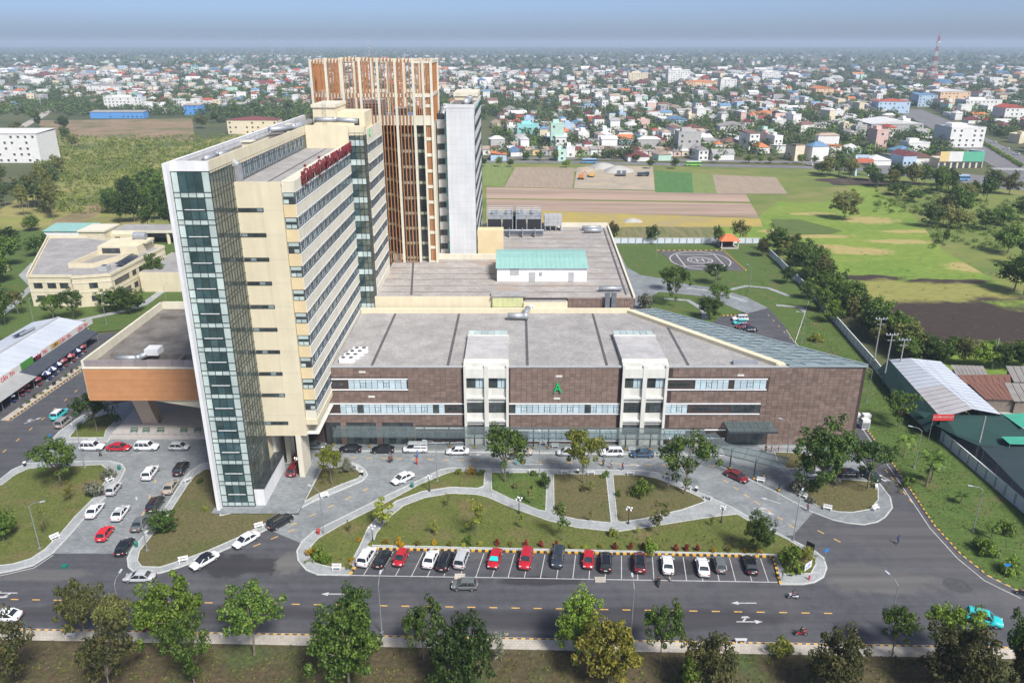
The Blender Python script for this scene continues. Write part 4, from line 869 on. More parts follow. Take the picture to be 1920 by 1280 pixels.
# cooling towers
def cooling(u, lab):
    x, y = g(u, 437, 20); c = thing('cooling_tower', lab, 'cooling tower', (x, y, 20))
    for sx in (-1, 1): MB().box(x + (-4.4 if sx < 0 else .3), x + (-.3 if sx < 0 else 4.4), y, y + 6, 21, 24.4).obj('louvre_casing', mat('black_louvre', (.012, .013, .015), (.02, .021, .024), 2, .6), c)
    MB().box(x - 4.5, x + 4.5, y + .1, y + 6.2, 24.4, 25.6).obj('upper_casing', STEEL, c)
    fr = MB()
    for xx in (-4.5, 0, 4.5): fr.box(x + xx - .12, x + xx + .12, y - .15, y, 20, 27.4)
    for z in (25.7, 26.6, 27.4):
        for xx in (-4.5, -1.5, 1.5, 4.5): fr.tube((x + xx, y, z), (x + xx, y + 6, z), .06, n=5)
        for yy in (0, 3, 6): fr.tube((x - 4.5, y + yy, z), (x + 4.5, y + yy, z), .06, n=5)
    fr.obj('guard_rail', STEEL, c)
    for xx in (-2.3, 2.3):
        for yy in (1.7, 4.6): MB().lathe([(1.15, 0), (1.2, .8), (1.0, .8), (.95, .3), (0, .3)], 14, (x + xx, y + yy, 25.6)).obj('fan_stack', STEEL, c)
cooling(941, 'left one of two black cooling towers on the rear podium roof'); cooling(988, 'right one of two black cooling towers on the rear podium roof')
x, y = g(1037, 433, 20); tk = thing('water_tank', 'pale panelled water tank on legs right of the cooling towers', 'tank', (x, y, 20))
for i in range(4):
    for j in range(3): MB().box(x - 2.8 + i * 1.4, x - 1.45 + i * 1.4, y, y + 4, 21.6 + j * 1.1, 22.65 + j * 1.1).obj('tank_panel', GREYT, tk)
for xx in (-2.5, -.9, .9, 2.5): MB().box(x + xx - .12, x + xx + .12, y + .2, y + 3.6, 20, 21.6).obj('leg', STEEL, tk)
pm = MB(); 
for k, zz in enumerate((20.7, 21.4, 22.1)): pm.tube((g(920, 445, 20)[0], 236 - k * .6, zz), (g(1020, 445, 20)[0], 236 - k * .6, zz), .28, n=8)
for u in (930, 955, 980, 1003): a = g(u, 445, 20)[0]; pm.box(a - .1, a + .1, 234, 236.6, 20, 22.5)
tag(pm.obj('pipe_rack', STEEL), 'bank of silver pipes running in front of the cooling towers', 'pipes')
duct('exhaust_duct', 'silver duct at the back edge of the front podium roof', [(-1.0, 166.5, 18.0), (3.0, 166.5, 18.0), (3.6, 170.5, 18.4)], .7)
duct('exhaust_duct', 'silver duct end at the far right corner of the rear podium roof', [(22.5, 244, 20.9), (28.5, 244.4, 20.9)], .6)
duct('exhaust_duct', 'silver duct nearer the camera at the far right corner of the rear podium roof', [(22.8, 240, 20.9), (28.3, 240.2, 20.9)], .6)
duct('exhaust_duct', 'silver duct beside the near right parapet of the rear podium roof', [(21.0, 178.5, 20.8), (26.5, 178.7, 20.8)], .5)
vp = MB(); vp.box(21.8, 22.9, 172.2, 173.2, 17.3, 21.5); vp.box(23.3, 24.4, 172.2, 173.2, 17.3, 21.5); tag(vp.obj('duct_pair', mat('dark_duct', (.10, .115, .135), (.14, .15, .17), 1, .5)), 'pair of dark upright ducts against the brown wall strip of the rear podium', 'duct')
tag(MB().bar((43.5, 140.6, 17.35), (48.3, 140.6, 17.35), 1.1, .7).obj('exhaust_duct', STEEL), 'silver duct lying by the front parapet near the lattice skylight', 'duct')
# air conditioners on the front roof
for i in range(4):
    x, y = -32.6 + i * .55, 141.5 + i * 1.75; a = thing('air_conditioner', ['nearest', 'second nearest', 'third', 'farthest'][i] + ' white twin fan air conditioner in the row on the front podium roof', 'air conditioner', (x, y, 17), group='air conditioners on the podium roof')
    MB().box(x - 1.5, x + 1.5, y - .6, y + .6, 17.05, 18.0).obj('casing', TRIM, a)
    for xx in (-.75, .75): MB().lathe([(.45, 0), (.45, .06), (0, .05)], 14, (x + xx, y, 18.0)).obj('fan', BLKG, a)
# ================================================================ auditorium wing
Au = thing('auditorium_wing', 'low wing with terracotta louvred fascia raised on slanted pillars and a flat grey roof', 'building', (-68, 155, 0))
AY = 138.6
for k in range(26):
    z = 10.0 + k * .262; MB().prism([(-83.6, AY), (-51.5, AY), (-51.5, AY + .22), (-83.6, AY + .22)], z, z + .2, bottom=True).obj('louvre', ORANGE2, Au)
MB().box(-83.55, -51.6, AY + .23, AY + .5, 10.0, 16.9).obj('fascia_backing', mat('fascia_back', (.30, .12, .04), (.27, .11, .04), 1, .8), Au)
MB().box(-83.7, -51.5, AY - .1, AY + .5, 16.82, 17.0).obj('fascia_top', CREAM2, Au)
for k in range(14): MB().box(-83.5 + k * 2.45, -81.1 + k * 2.45, AY + .5, AY + .95, 17.0, 18.3).obj('coping_panel', mat('mauve_stone', (.27, .235, .24), (.235, .205, .21), .5, .7, objrand=.1), Au)
au = MB(); au.box(-84.0, -83.5, AY + .5, 176, 10.2, 18.35); au.box(-84, -51.4, 175.5, 176, 10, 18.35); au.obj('parapet_wall', CREAM2, Au)
MB().poly([(-83.5, AY + .9), (-51.4, AY + .9), (-51.4, 175.5), (-83.5, 175.5)], 16.6).obj('roof_deck', CONCR, Au)
slab = MB(); slab.prism([(-81, 145), (-51.4, 144), (-51.4, 168), (-76, 168)], 16.7, 17.6); slab.obj('raised_roof_slab', CONCR, Au)
for x in (-75, -66, -57): MB().box(x - .25, x + .25, AY + 1, 144.38, 16.61, 17.5).obj('roof_rib', CONCR, Au)
MB().box(-81, -51.4, 144.4, 144.8, 16.62, 17.55).obj('roof_rib', CONCR, Au); MB().box(-81, -51.4, 168.2, 168.6, 16.62, 17.3).obj('roof_rib', CONCR, Au)
so = MB(); so.v = [(-72, AY + .4, 9.98), (-51.4, AY + .4, 9.98), (-51.4, AY + .4, 6.2), (-72, 172, 9.98), (-51.4, 172, 9.98), (-51.4, 172, 4.0)]; so.f = [(0, 2, 1), (3, 4, 5), (0, 3, 5, 2), (0, 1, 4, 3)]; so.m = [0] * 4; so.obj('sloped_soffit', CREAM, Au)
MB().box(-83.6, -72, AY + .4, 172, 9.9, 10.0).obj('soffit', CREAM2, Au)
BEIGE = mat('beige_stone', (.56, .45, .34), (.50, .40, .30), .6, .8)
pl = MB(); pl.v = [(-80.6, 146.5, 10), (-77.4, 146.5, 10), (-77.4, 149, 10), (-80.6, 149, 10), (-78.4, 147, .6), (-75.2, 147, .6), (-75.2, 149.5, .6), (-78.4, 149.5, .6)]; pl.f = [(0, 1, 5, 4), (1, 2, 6, 5), (2, 3, 7, 6), (3, 0, 4, 7)]; pl.m = [0] * 4; pl.obj('slanted_pillar', BEIGE, Au)
MB().box(-67.0, -64.8, 152, 154.5, .6, 9.9).obj('pillar', BEIGE, Au); MB().box(-67.2, -63.4, 151.5, 151.9, 2.6, 3.3).obj('pillar_shelf', TRIM, Au)
MB().box(-84, -52, 160, 172, 0, 9.8).obj('lobby_wall', OFFW, Au)
fl = MB(); fl.prism([(-82.9, 141.2), (-52, 141.2), (-52, 160), (-83.2, 160)], 0, .6); fl.obj('terrace_floor', mat('terrace_tile', (.50, .46, .43), (.44, .41, .385), .5, .6), Au)
ra = MB()
for k in range(24): ra.tube((-82.6 + k * 1.33, 141.6, .6), (-82.6 + k * 1.33, 141.6, 1.7), .03, n=5)
for zz in (.9, 1.3, 1.7): ra.tube((-82.6, 141.6, zz), (-52.1, 141.6, zz), .03, n=5)
ra.obj('railing', STEEL, Au)
tag(duct('exhaust_duct', 'silver bent duct with white box on the auditorium roof', [(-78.8, 142.6, 17.35), (-74.5, 142.6, 17.5), (-72.8, 144.6, 17.9)], .6), None)
bx = MB(); bx.box(-73.5, -70.8, 143.4, 146, 17.62, 18.9); tag(bx.obj('duct_box', TRIM), 'white box at the end of the silver duct on the auditorium roof', 'duct box')

# ================================================================ cream two storey building on the left
Gb = thing('cream_annex', 'cream two storey building with sunken roof court standing on the left lawn', 'building', (-142, 250, 0))
gp = [(-148, 227.3), (-134.6, 227.3), (-133.8, 226), (-123.3, 228.8), (-121.5, 264), (-156, 279), (-170.5, 279)]
MB().prism(gp, 0, 9.2).obj('wall', CREAM, Gb)
po = MB(); k = len(gp)
for i in range(k):
    if i == 3: pass
    po.bar((*gp[i], 9.6), (*gp[(i + 1) % k], 9.6), .45, .8)
po.obj('parapet', CREAM, Gb)
MB().poly(inset(gp, .5), 9.22).obj('roof_deck', ROOFP, Gb)
ct = [(-141, 240), (-130, 246), (-131, 250), (-140, 258), (-147, 255)]
MB().prism([(-140, 238.5), (-133.5, 238.5), (-128, 252), (-138.5, 254.5)], 9.25, 9.3).obj('court_floor', mat('court_shadow_floor', (.30, .28, .25), (.26, .24, .22), 1, .9), Gb)
cw = MB()
for a, b in (((-141, 238), (-133, 238)), ((-133, 238), (-127, 253)), ((-141, 238), (-139.5, 256))): cw.bar((*a, 10.0), (*b, 10.0), .4, 1.5)
cw.box(-139.5, -126, 254, 266, 9.25, 12.2); cw.box(-134, -124.5, 258, 264, 12.2, 12.9); cw.obj('court_wall', CREAM, Gb)
wn_ = MB().box(-138, -132, 253.85, 253.98, 9.9, 11.6).obj('window', MULL, Gb); 
for i in range(4): MB().box(-137.9 + i * 1.5, -136.6 + i * 1.5, 253.8, 253.849, 10.0, 11.5).obj('pane', DARKG, wn_)
bd = MB()
for z in (4.7, 7.6): 
    for i in range(4): bd.bar((*inset(gp, -.06)[(i + 0) % k], z), (*inset(gp, -.06)[(i + 1) % k], z), .12, .18)
bd.obj('string_course', CREAM2, Gb)
def wwin(t, x, y, w, h, z, rz=0, mull=2):
    c, s = math.cos(rz), math.sin(rz); 
    def P(a, b, zz): return (x + a * c - b * s, y + a * s + b * c, zz)
    mb = MB(); mb.bar(P(-w / 2, -.06, z), P(w / 2, -.06, z), .12, h); f = mb.obj('window', MULL, t)
    for i in range(mull): a, b = -w / 2 + w * i / mull + .07, -w / 2 + w * (i + 1) / mull - .07; MB().bar(P(a, -.13, z), P(b, -.13, z), .04, h - .16).obj('pane', BLKG if i else DARKG, f)
    return f
for x in (-145.2, -141, -137.2): wwin(Gb, x, 227.3, 2.6, 1.7, 6.7)
for x in (-145.0, -140.6): wwin(Gb, x, 227.3, 2.6, 1.7, 2.6)
ang = math.atan2(2.8, 10.5)
for z in (6.7, 2.6): wwin(Gb, -128.3, 227.45, 2.4, 1.7, z, ang)
sa = math.atan2(264 - 228.8, 1.8)
for t_, w_ in ((.06, 1.0), (.18, 7.5), (.38, 2.2), (.5, 2.2), (.66, 2.2), (.82, 2.2)):
    for z in (6.7, 2.6): wwin(Gb, -123.3 + 1.8 * t_, 228.8 + 35.2 * t_, w_, 1.7, z, sa, 4 if w_ > 5 else 2)
tkk = thing('roof_tank', 'round silver water tank on the roof of the cream annex', 'tank', (-127, 259, 12.9)); tkm = MB(); tkm.tube((-130, 261, 14.2), (-125.8, 261, 14.2), 1.2, n=14); tkm.obj('drum', STEEL, tkk); MB().box(-129.6, -126.2, 260.3, 261.7, 12.9, 13.2).obj('cradle', GREYT, tkk)
un = thing('roof_unit', 'grey condenser unit on the front part of the cream annex roof', 'plant unit', (-127.5, 234.5, 9.3)); MB().box(-129, -126.4, 233, 236, 9.3, 11).obj('casing', GREYT, un); MB().lathe([(.8, 0), (.8, .1), (0, .1)], 12, (-127.7, 234.5, 11)).obj('fan', MULL, un)
for i in range(5): MB().bar((-124.4 - .1 * i, 240 + i * 2.6, 9.75), (-126.6 - .1 * i, 240 + i * 2.6, 10.4), 2.3, .06).obj('solar_panel', BLKG, Gb)
MB().box(-121, -108, 242, 268, 0, 6.5).obj('side_wing', CREAM, Gb); MB().box(-120.6, -108.4, 242.4, 267.6, 6.51, 6.6).obj('side_wing_roof', ROOFP, Gb)
# garage row
Ga = thing('garage_row', 'long cream open fronted garage with round pillars and flat roof', 'building', (-125, 308, 0))
x0 = -164; MB().box(-171, -161, 300, 312, 0, 6.4).obj('end_block', CREAM, Ga); MB().box(-171.4, -160.6, 299.6, 312.4, 6.4, 7.0).obj('end_parapet', CREAM2, Ga)
wwin(Ga, -166, 300, 3.4, 1.4, 3.2)
MB().box(-161, -98, 306, 318, 4.6, 5.6).obj('roof', CREAM2, Ga); MB().box(-161, -98, 317, 318, 0, 4.6).obj('rear_wall', OFFW, Ga); MB().box(-160.8, -152, 304, 317, 0, 4.6).obj('office_wall', CREAM, Ga); wwin(Ga, -158, 304, 2.0, 2.0, 2.6)
for x in (-139, -127, -115, -103): MB().lathe([(.7, 0), (.7, 4.6)], 12, (x, 307, 0)).obj('pillar', CREAM, Ga)
MB().box(-160.6, -98.4, 306.4, 317.6, 5.61, 5.7).obj('roof_deck', ROOFP, Ga)
sh2 = thing('green_roof_shed', 'small white shed with pale green roof at the left end of the garage row', 'shed', (-182, 318, 0)); MB().box(-192, -174, 312, 322, 0, 4).obj('wall', TRIM, sh2); rr = MB(); rr.quad((-192.5, 311.5, 4), (-173.5, 311.5, 4), (-173.5, 322.5, 5.2), (-192.5, 322.5, 5.2)); rr.obj('roof', GRF, sh2)
gh = thing('gate_house', 'small cream guard room by the far left hedge', 'building', (-183, 262, 0)); MB().box(-187, -180, 262, 268, 0, 3.2).obj('wall', CREAM, gh); MB().box(-187.5, -179.5, 261.5, 268.5, 3.2, 3.6).obj('roof', CONCR, gh); wwin(gh, -182.2, 262, 1.4, 1.2, 1.9)

# ================================================================ canteen
Ca = thing('canteen', 'long white metal roofed canteen with a sign fascia and dark awning', 'building', (-122, 170, 0))
CR = mat('white_metal_sheet', (.58, .62, .68), (.50, .54, .60), .15, .4, metal=.1)
for k in range(24):
    y0 = 128 + k * 2.95; mb = MB(); mb.quad((-115.9, y0, 4.9), (-115.9, y0 + 2.9, 4.9), (-123.4, y0 + 2.9, 6.4), (-123.4, y0, 6.4)); mb.quad((-123.4, y0, 6.4), (-123.4, y0 + 2.9, 6.4), (-131, y0 + 2.9, 4.9), (-131, y0, 4.9)); mb.box(-116, -115.9, y0 + 2.88, y0 + 2.9, 4.85, 4.95); mb.obj('roof_sheet', CR, Ca)
MB().box(-123.7, -123.1, 128, 198.8, 6.4, 6.55).obj('ridge_cap', GREYT, Ca)
MB().box(-130.6, -119, 129, 198.4, 0, 4.8).obj('wall', mat('canteen_wall', (.30, .31, .32), (.25, .26, .27), .6, .8), Ca)
SIGNW = mat('sign_white', (.66, .66, .63), (.6, .6, .57), .6, .6)
for k in range(9):
    y0 = 126 + k * 8.3; m = {5: mat('sign_green', (.06, .25, .05), (.10, .30, .04), .5, .5), 7: mat('sign_gold', (.60, .42, .14), (.52, .38, .15), .8, .5)}.get(k, SIGNW)
    y1 = y0 + 8.25
    if k == 5: y1 = y0 + 5
    MB().box(-115.62, -115.5, y0, y1, 4.0, 5.7).obj('sign_panel', m if k != 7 else SIGNW, Ca)
SR = mat('sign_red', (.55, .03, .07), (.5, .03, .06), 1, .5)
for y in (162.5, 176.0, 187.0, 195.5):
    for wd_, dy in (('CĂN', -1.5), ('TIN', 1.4)): put_text('sign_word', wd_, 1.35, SR, (-115.45, y + dy, 4.75), (R(90), 0, R(90)), Ca, sx=.9, depth=.03)
MB().box(-115.49, -115.46, 180.0, 184.2, 4.3, 5.5).obj('sign_plate', mat('sign_gold', (.60, .42, .14), (.52, .38, .15), .8, .5), Ca)
put_text('sign_word', 'CƠM', 1.0, mat('sign_brown', (.16, .08, .03), (.14, .07, .03), 1, .6), (-115.42, 182.1, 4.85), (R(90), 0, R(90)), Ca, depth=.03)
aw = MB(); aw.quad((-115.6, 128, 3.95), (-112.2, 128, 2.9), (-112.2, 196.5, 2.9), (-115.6, 196.5, 3.95)); aw.quad((-112.2, 128, 2.9), (-112.2, 128, 2.6), (-112.2, 196.5, 2.6), (-112.2, 196.5, 2.9)); aw.obj('awning', mat('awning_cloth', (.055, .065, .085), (.045, .055, .07), .6, .8), Ca)
aw = MB(); aw.quad((-115.5, 150, 4.0), (-111.6, 150, 2.95), (-111.6, 166.5, 2.95), (-115.5, 166.5, 4.0)); aw.obj('pale_awning', mat('awning_grey', (.32, .33, .33), (.27, .28, .28), .6, .8), Ca)
for y in range(130, 198, 6): MB().tube((-112.4, y, 0), (-112.4, y, 2.7), .05, n=6).obj('awning_post', STEEL, Ca)
MB().box(-119, -115.7, 198, 198.5, 0, 4.3).obj('end_wall', mat('pale_green_wall', (.45, .50, .42), (.4, .45, .38), .7, .8), Ca)
hp = thing('solar_heater', 'tubular water heater lying on the canteen roof', 'water heater', (-124, 186, 6.5)); MB().tube((-125.2, 184.5, 6.75), (-124.6, 189.5, 6.75), .35, n=10).obj('drum', STEEL, hp); MB().bar((-126.6, 184, 6.3), (-126.2, 189, 6.3), 1.6, .05).obj('collector', BLKG, hp)
UMR = mat('umbrella_maroon', (.24, .05, .07), (.20, .05, .06), 1, .8); UMW = mat('umbrella_white', (.70, .72, .75), (.62, .64, .68), 1, .8); UMB_ = mat('umbrella_blue', (.015, .03, .13), (.02, .04, .15), 1, .8)
def umbrella(loc, kind, label):
    t = thing('umbrella', label, 'umbrella', loc, group='umbrellas along the canteen'); x, y, z = loc
    MB().tube((x, y, 0), (x, y, 2.5), .04, n=6).obj('pole', STEEL, t); MB().lathe([(.35, 0), (.35, .12), (.06, .14)], 10, loc).obj('base', GREYT, t)
    for k in range(8):
        a, b = 2 * math.pi * k / 8, 2 * math.pi * (k + 1) / 8; m = UMR if kind == 'r' else (UMW if k % 2 else UMB_); r = 1.25
        if kind == 'r' and k in (2, 6): m = mat('umbrella_pink', (.45, .25, .28), (.4, .2, .22), 1, .8)
        mb = MB(); mb.poly([(x, y, 2.62), (x + r * math.cos(a), y + r * math.sin(a), 2.05), (x + r * math.cos(b), y + r * math.sin(b), 2.05)]); mb.quad((x + r * math.cos(a), y + r * math.sin(a), 2.05), (x + r * math.cos(a), y + r * math.sin(a), 1.88), (x + r * math.cos(b), y + r * math.sin(b), 1.88), (x + r * math.cos(b), y + r * math.sin(b), 2.05)); mb.obj('gore', m, t)
ul = [(17, 738, 'w'), (33, 727, 'r'), (44, 719, 'r'), (66, 707, 'r'), (85, 696, 'w'), (96, 688, 'w'), (106, 679, 'w'), (116, 672, 'r'), (131, 663, 'r'), (142, 654, 'w'), (152, 646, 'r')]
cnt = {'w': 0, 'r': 0}; ordn = ['first', 'second', 'third', 'fourth', 'fifth', 'sixth', 'seventh']
for u, v, k in ul:
    x, y = g(u, v, 2.4); cnt[k] += 1
    umbrella((x, y, 0), k, f"{ordn[cnt[k] - 1]} {'white and blue' if k == 'w' else 'maroon'} umbrella along the canteen, counted from the near end")
    tb = thing('cafe_table', f"small dark table under the {ordn[cnt[k] - 1]} {'white and blue' if k == 'w' else 'maroon'} umbrella from the near end", 'table', (x + .6, y, 0), group='tables under the canteen umbrellas')
    MB().box(x + .2, x + 1.1, y - .45, y + .45, .68, .74).obj('table_top', UMB_ if k == 'w' else UMR, tb)
    for sx in (.28, 1.02):
        for sy in (-.38, .38): MB().tube((x + sx, y + sy, 0), (x + sx, y + sy, .68), .025, n=5).obj('leg', STEEL, tb)

# ================================================================ sheds on the right beyond the fence
NET = mat('dark_green_net', (.012, .048, .045), (.018, .06, .055), .35, .9, bump=.2)
NET2 = mat('blue_black_net', (.016, .032, .04), (.022, .042, .05), .35, .9, bump=.2)
Sm = thing('metal_shed', 'long shed with bright white metal roof and green net wall beside the white fence', 'shed', (95, 156, 0))
c = [g(1668, 668, 6), g(1707, 671, 6.9), g(1765, 673, 6), g(1878, 772, 6), g(1824, 767, 6.9), g(1766, 776, 6)]
for k in range(16):
    t0, t1 = k / 16, (k + 1) / 16 - .004
    def LP(a, b, t, z): return (a[0] + (b[0] - a[0]) * t, a[1] + (b[1] - a[1]) * t, z)
    m_l = mat('grey_fibre_sheet', (.40, .39, .40), (.46, .45, .46), .5, .7) if k > 8 else CR
    MB().quad(LP(c[0], c[5], t0, 5.2), LP(c[0], c[5], t1, 5.2), LP(c[1], c[4], t1, 6.9), LP(c[1], c[4], t0, 6.9)).obj('roof_sheet', m_l, Sm)
    MB().quad(LP(c[1], c[4], t0, 6.9), LP(c[1], c[4], t1, 6.9), LP(c[2], c[3], t1, 5.4), LP(c[2], c[3], t0, 5.4)).obj('roof_sheet', CR, Sm)
wl = MB(); wl.prism([c[0], c[2], c[3], c[5]], 0, 5.1, top=False); wl.obj('net_wall', NET, Sm)
nt_ = MB(); nt_.quad((*c[0], 5.15), (*c[5], 5.15), (c[5][0] - 3.0, c[5][1] - 1, 2.4), (c[0][0] - 2.5, c[0][1], 2.4)); nt_.obj('side_net', NET, Sm)
Nt = thing('net_shelter', 'broad shelter roofed with dark green shade net beyond the white fence', 'shelter', (95, 130, 0))
na = [g(1700, 770, 4.4), g(1880, 775, 4.6), g(2050, 830, 4.6), g(1960, 850, 4.4), g(1825, 838, 4.2)]
nm = MB(); pts = [g(1713, 764, 4.6), g(1770, 778, 5.0), g(1878, 774, 5.0), g(1990, 850, 4.6), g(1836, 834, 4.4), g(1795, 818, 3.4), g(1745, 792, 3.2)]
nm.poly([(*p, z) for p, z in zip(pts, (4.2, 4.9, 4.9, 4.4, 4.3, 3.4, 3.2))]); nm.obj('net_roof', NET, Nt)
Nb = thing('dark_net_shelter', 'near shelter with blue black net roof on steel posts behind the fence', 'shelter', (98, 116, 0))
pts = [g(1836, 834, 4.2), g(1990, 838, 4.6), g(2100, 1000, 4.6), g(1985, 985, 3.9), g(1900, 900, 3.8)]
MB().poly([(*p, z) for p, z in zip(pts, (4.2, 4.7, 4.7, 3.8, 3.9))]).obj('net_roof', NET2, Nb)
for k in range(6):
    x, y = Vector(g(1838, 872)).lerp(Vector(g(1990, 1005)), k / 5); MB().tube((x, y, 0), (x, y, 3.9), .07, n=6).obj('post', GREYT, Nb)
ra = MB(); a, b = g(1838, 872), g(1990, 1005)
for zz in (.9, 2.3): ra.tube((*a, zz), (*b, zz), .04, n=5)
ra.obj('rail', GREYT, Nb)
MB().poly([*G([(1700, 775), (1985, 770), (2100, 1000), (1920, 960)])], -.02).obj('shelter_floor', CONC, Nb)
GNET = mat('bright_green_net', (.05, .33, .23), (.04, .29, .2), .4, .8)
for i, (q, lab) in enumerate([([(1880, 776), (1960, 774), (1990, 802), (1915, 803)], 'upper bright green net awning at the right edge'), ([(1877, 818), (1990, 820), (2000, 835), (1893, 834)], 'lower bright green net awning at the right edge')]):
    t = thing('net_awning', lab, 'awning', (*g(*q[0], 5), 0)); MB().poly([(*g(*p, 5), 5.0 + .2 * (n_ % 2)) for n_, p in enumerate(q)]).obj('net', GNET, t)
    for p in (q[0], q[3]): x, y = g(*p, 5); MB().tube((x, y, 0), (x, y, 5.0), .05, n=5).obj('post', STEEL, t)
x, y = g(1757, 776, 5.0); y -= 2.2; bn = thing('banner', 'red banner with pale lettering hung on the green net near the metal shed', 'banner', (x, y, 4.6))
MB().box(x - 2.1, x + 2.1, y - .15, y - .1, 4.7, 6.1).obj('cloth', mat('banner_red', (.60, .04, .04), (.52, .04, .04), 1, .7), bn)
put_text('banner_line', 'CH VƯƠN NHÀN QUÝ', .46, SIGNW, (x, y - .18, 5.5), (R(90), 0, 0), bn, sx=.9, depth=.01)
for q in (-2.0, 2.0): MB().tube((x + q, y - .06, 0), (x + q, y - .06, 6.2), .05, n=6).obj('pole', STEEL, bn)
RUST = mat('rusty_sheet', (.14, .065, .048), (.20, .095, .068), .5, .8, stretch=(3, .3, 1)); FIB = mat('fibre_sheet', (.20, .19, .18), (.26, .25, .235), .4, .9)
for i, (q, m, lab) in enumerate([([(1787, 688), (1840, 690), (1852, 708), (1800, 707)], FIB, 'low shack with grey sheet roof just right of the metal shed top'), ([(1800, 707), (1890, 706), (1892, 718), (1815, 719)], RUST, 'narrow shack with dark rusty roof beside the metal shed'), ([(1820, 722), (1885, 720), (1905, 748), (1850, 746)], RUST, 'shack with reddish rusty roof and open front by the metal shed'), ([(1890, 690), (1990, 692), (2000, 716), (1905, 714)], FIB, 'grey sheet roofed shack at the right edge under the trees'), ([(1888, 722), (1990, 724), (2010, 750), (1905, 750)], FIB, 'grey sheet roofed shack at the right edge beside the rusty one')]):
    t = thing('shack', lab, 'shack', (*g(*q[3], 0), 0)); P = G(q, 3.2); MB().prism(P, 0, 3.1, top=False).obj('wall', mat('shack_wall', (.20, .17, .14), (.15, .13, .11), .8, .9), t); P2 = inset(P, -.5); zz = (3.6, 3.6, 3.15, 3.15)
    n2 = 8
    if area2(G(q, 3.2)) < 0: zz = zz[::-1]
    for k in range(n2):
        f0, f1 = k / n2, (k + 1) / n2 - .01; A_, B_, C_, D_ = [Vector((*p, z)) for p, z in zip(P2, zz)]
        MB().quad(A_.lerp(B_, f0), A_.lerp(B_, f1), D_.lerp(C_, f1), D_.lerp(C_, f0)).obj('roof_sheet', m, t)

# ================================================================ white boundary fences: panels between posts
FENW = mat('fence_white_sheet', (.62, .67, .74), (.56, .61, .68), .7, .5); FENP = mat('fence_grey_post', (.30, .36, .45), (.27, .32, .4), .7, .5)
def fence(label, pts, step, h=2.1, cap=True):
    t = thing('boundary_fence', label, 'fence', (*pts[0], 0)); P = [Vector(p) for p in pts]
    for i in range(len(P) - 1):
        d = P[i + 1] - P[i]; n = max(1, round(d.length / step))
        for k in range(n):
            a, b = P[i] + d * (k / n), P[i] + d * ((k + 1) / n); u_ = (b - a).normalized()
            MB().bar((*(a + u_ * .18), h / 2 + .1), (*(b - u_ * .18), h / 2 + .1), .06, h - .1).obj('panel', FENW, t)
            MB().bar((*a, h / 2 - .05), (*(a + u_ * .34), h / 2 - .05), .14, h + .1).obj('post', FENP, t)
    mb = MB()
    for i in range(len(P) - 1): mb.bar((*P[i], h + .14), (*P[i + 1], h + .14), .22, .1)
    mb.obj('cap', TRIM, t)
    return t
fence('white sheet fence with grey posts running down the right side of the campus', fence_pts[:5] + [(90.5, 100), (96, 84)], 2.9, 2.2)
fence('white sheet fence along the far side of the helipad', G([(1150, 457), (1424, 457)]), 3.0, 2.2)
# pavilion by the helipad
x, y = g(1364, 463); pv = thing('pavilion', 'small pavilion with pyramid orange tiled roof between helipad and fence', 'pavilion', (x, y, 0))
rf = MB(); rf.v = [(x - 4, y - 4, 3.2), (x + 4, y - 4, 3.2), (x + 4, y + 4, 3.2), (x - 4, y + 4, 3.2), (x - 1, y, 5.4), (x + 1, y, 5.4)]; rf.f = [(0, 1, 5, 4), (1, 2, 5), (2, 3, 4, 5), (3, 0, 4)]; rf.m = [0] * 4; rf.obj('roof', mat('orange_tile', (.60, .17, .06), (.52, .14, .05), .8, .7), pv)
for sx in (-1, 1):
    for sy in (-1, 1): MB().box(x + sx * 3.2 - .15, x + sx * 3.2 + .15, y + sy * 3.2 - .15, y + sy * 3.2 + .15, 0, 3.2).obj('post', OFFW, pv)
MB().box(x - 3.4, x + 3.4, y - 3.4, y + 3.4, 0, .3).obj('floor', CONC, pv); MB().box(x - 2.4, x + 2.2, y + .5, y + 2.5, .3, 2.0).obj('counter', TILEB, pv)

# ================================================================ glass canopy along the facade
Cn = thing('glass_canopy', 'long glass canopy on dark posts along the brown facade and out over the forecourt', 'canopy', (5, 136, 0))
CG = clear_glass('canopy_glass', (.13, .165, .175), .5)
path = [Vector((-35, 136.0)), Vector((-10, 135.6)), Vector((22, 135.2)), Vector((38, 134.6)), Vector(g(1350, 838, 4.6)), Vector(g(1475, 868, 4.6))]
cb = MB()
for i in range(len(path) - 1):
    a, b = path[i], path[i + 1]; d = (b - a); n = max(1, round(d.length / 2.6)); u_ = d.normalized(); w_ = Vector((-u_.y, u_.x)) * 1.9
    for k in range(n):
        p, q = a + d * (k / n), a + d * ((k + 1) / n) - u_ * .06
        MB().poly([(*(p - w_), 4.45), (*(q - w_), 4.45), (*(q + w_), 4.8), (*(p + w_), 4.8)]).obj('canopy_pane', CG, Cn)
        cb.bar((*(p - w_), 4.35), (*(p + w_), 4.7), .08, .12)
    for s_ in (-1, 0, 1): cb.bar((*(a + w_ * s_), 4.38 + .17 * s_ + .1), (*(b + w_ * s_), 4.38 + .17 * s_ + .1), .1, .16)
cb.obj('canopy_frame', mat('canopy_steel', (.10, .125, .14), (.13, .15, .165), 1, .5, metal=.4), Cn)
DP = mat('dark_post_paint', (.035, .045, .06), (.05, .06, .07), 1, .5)
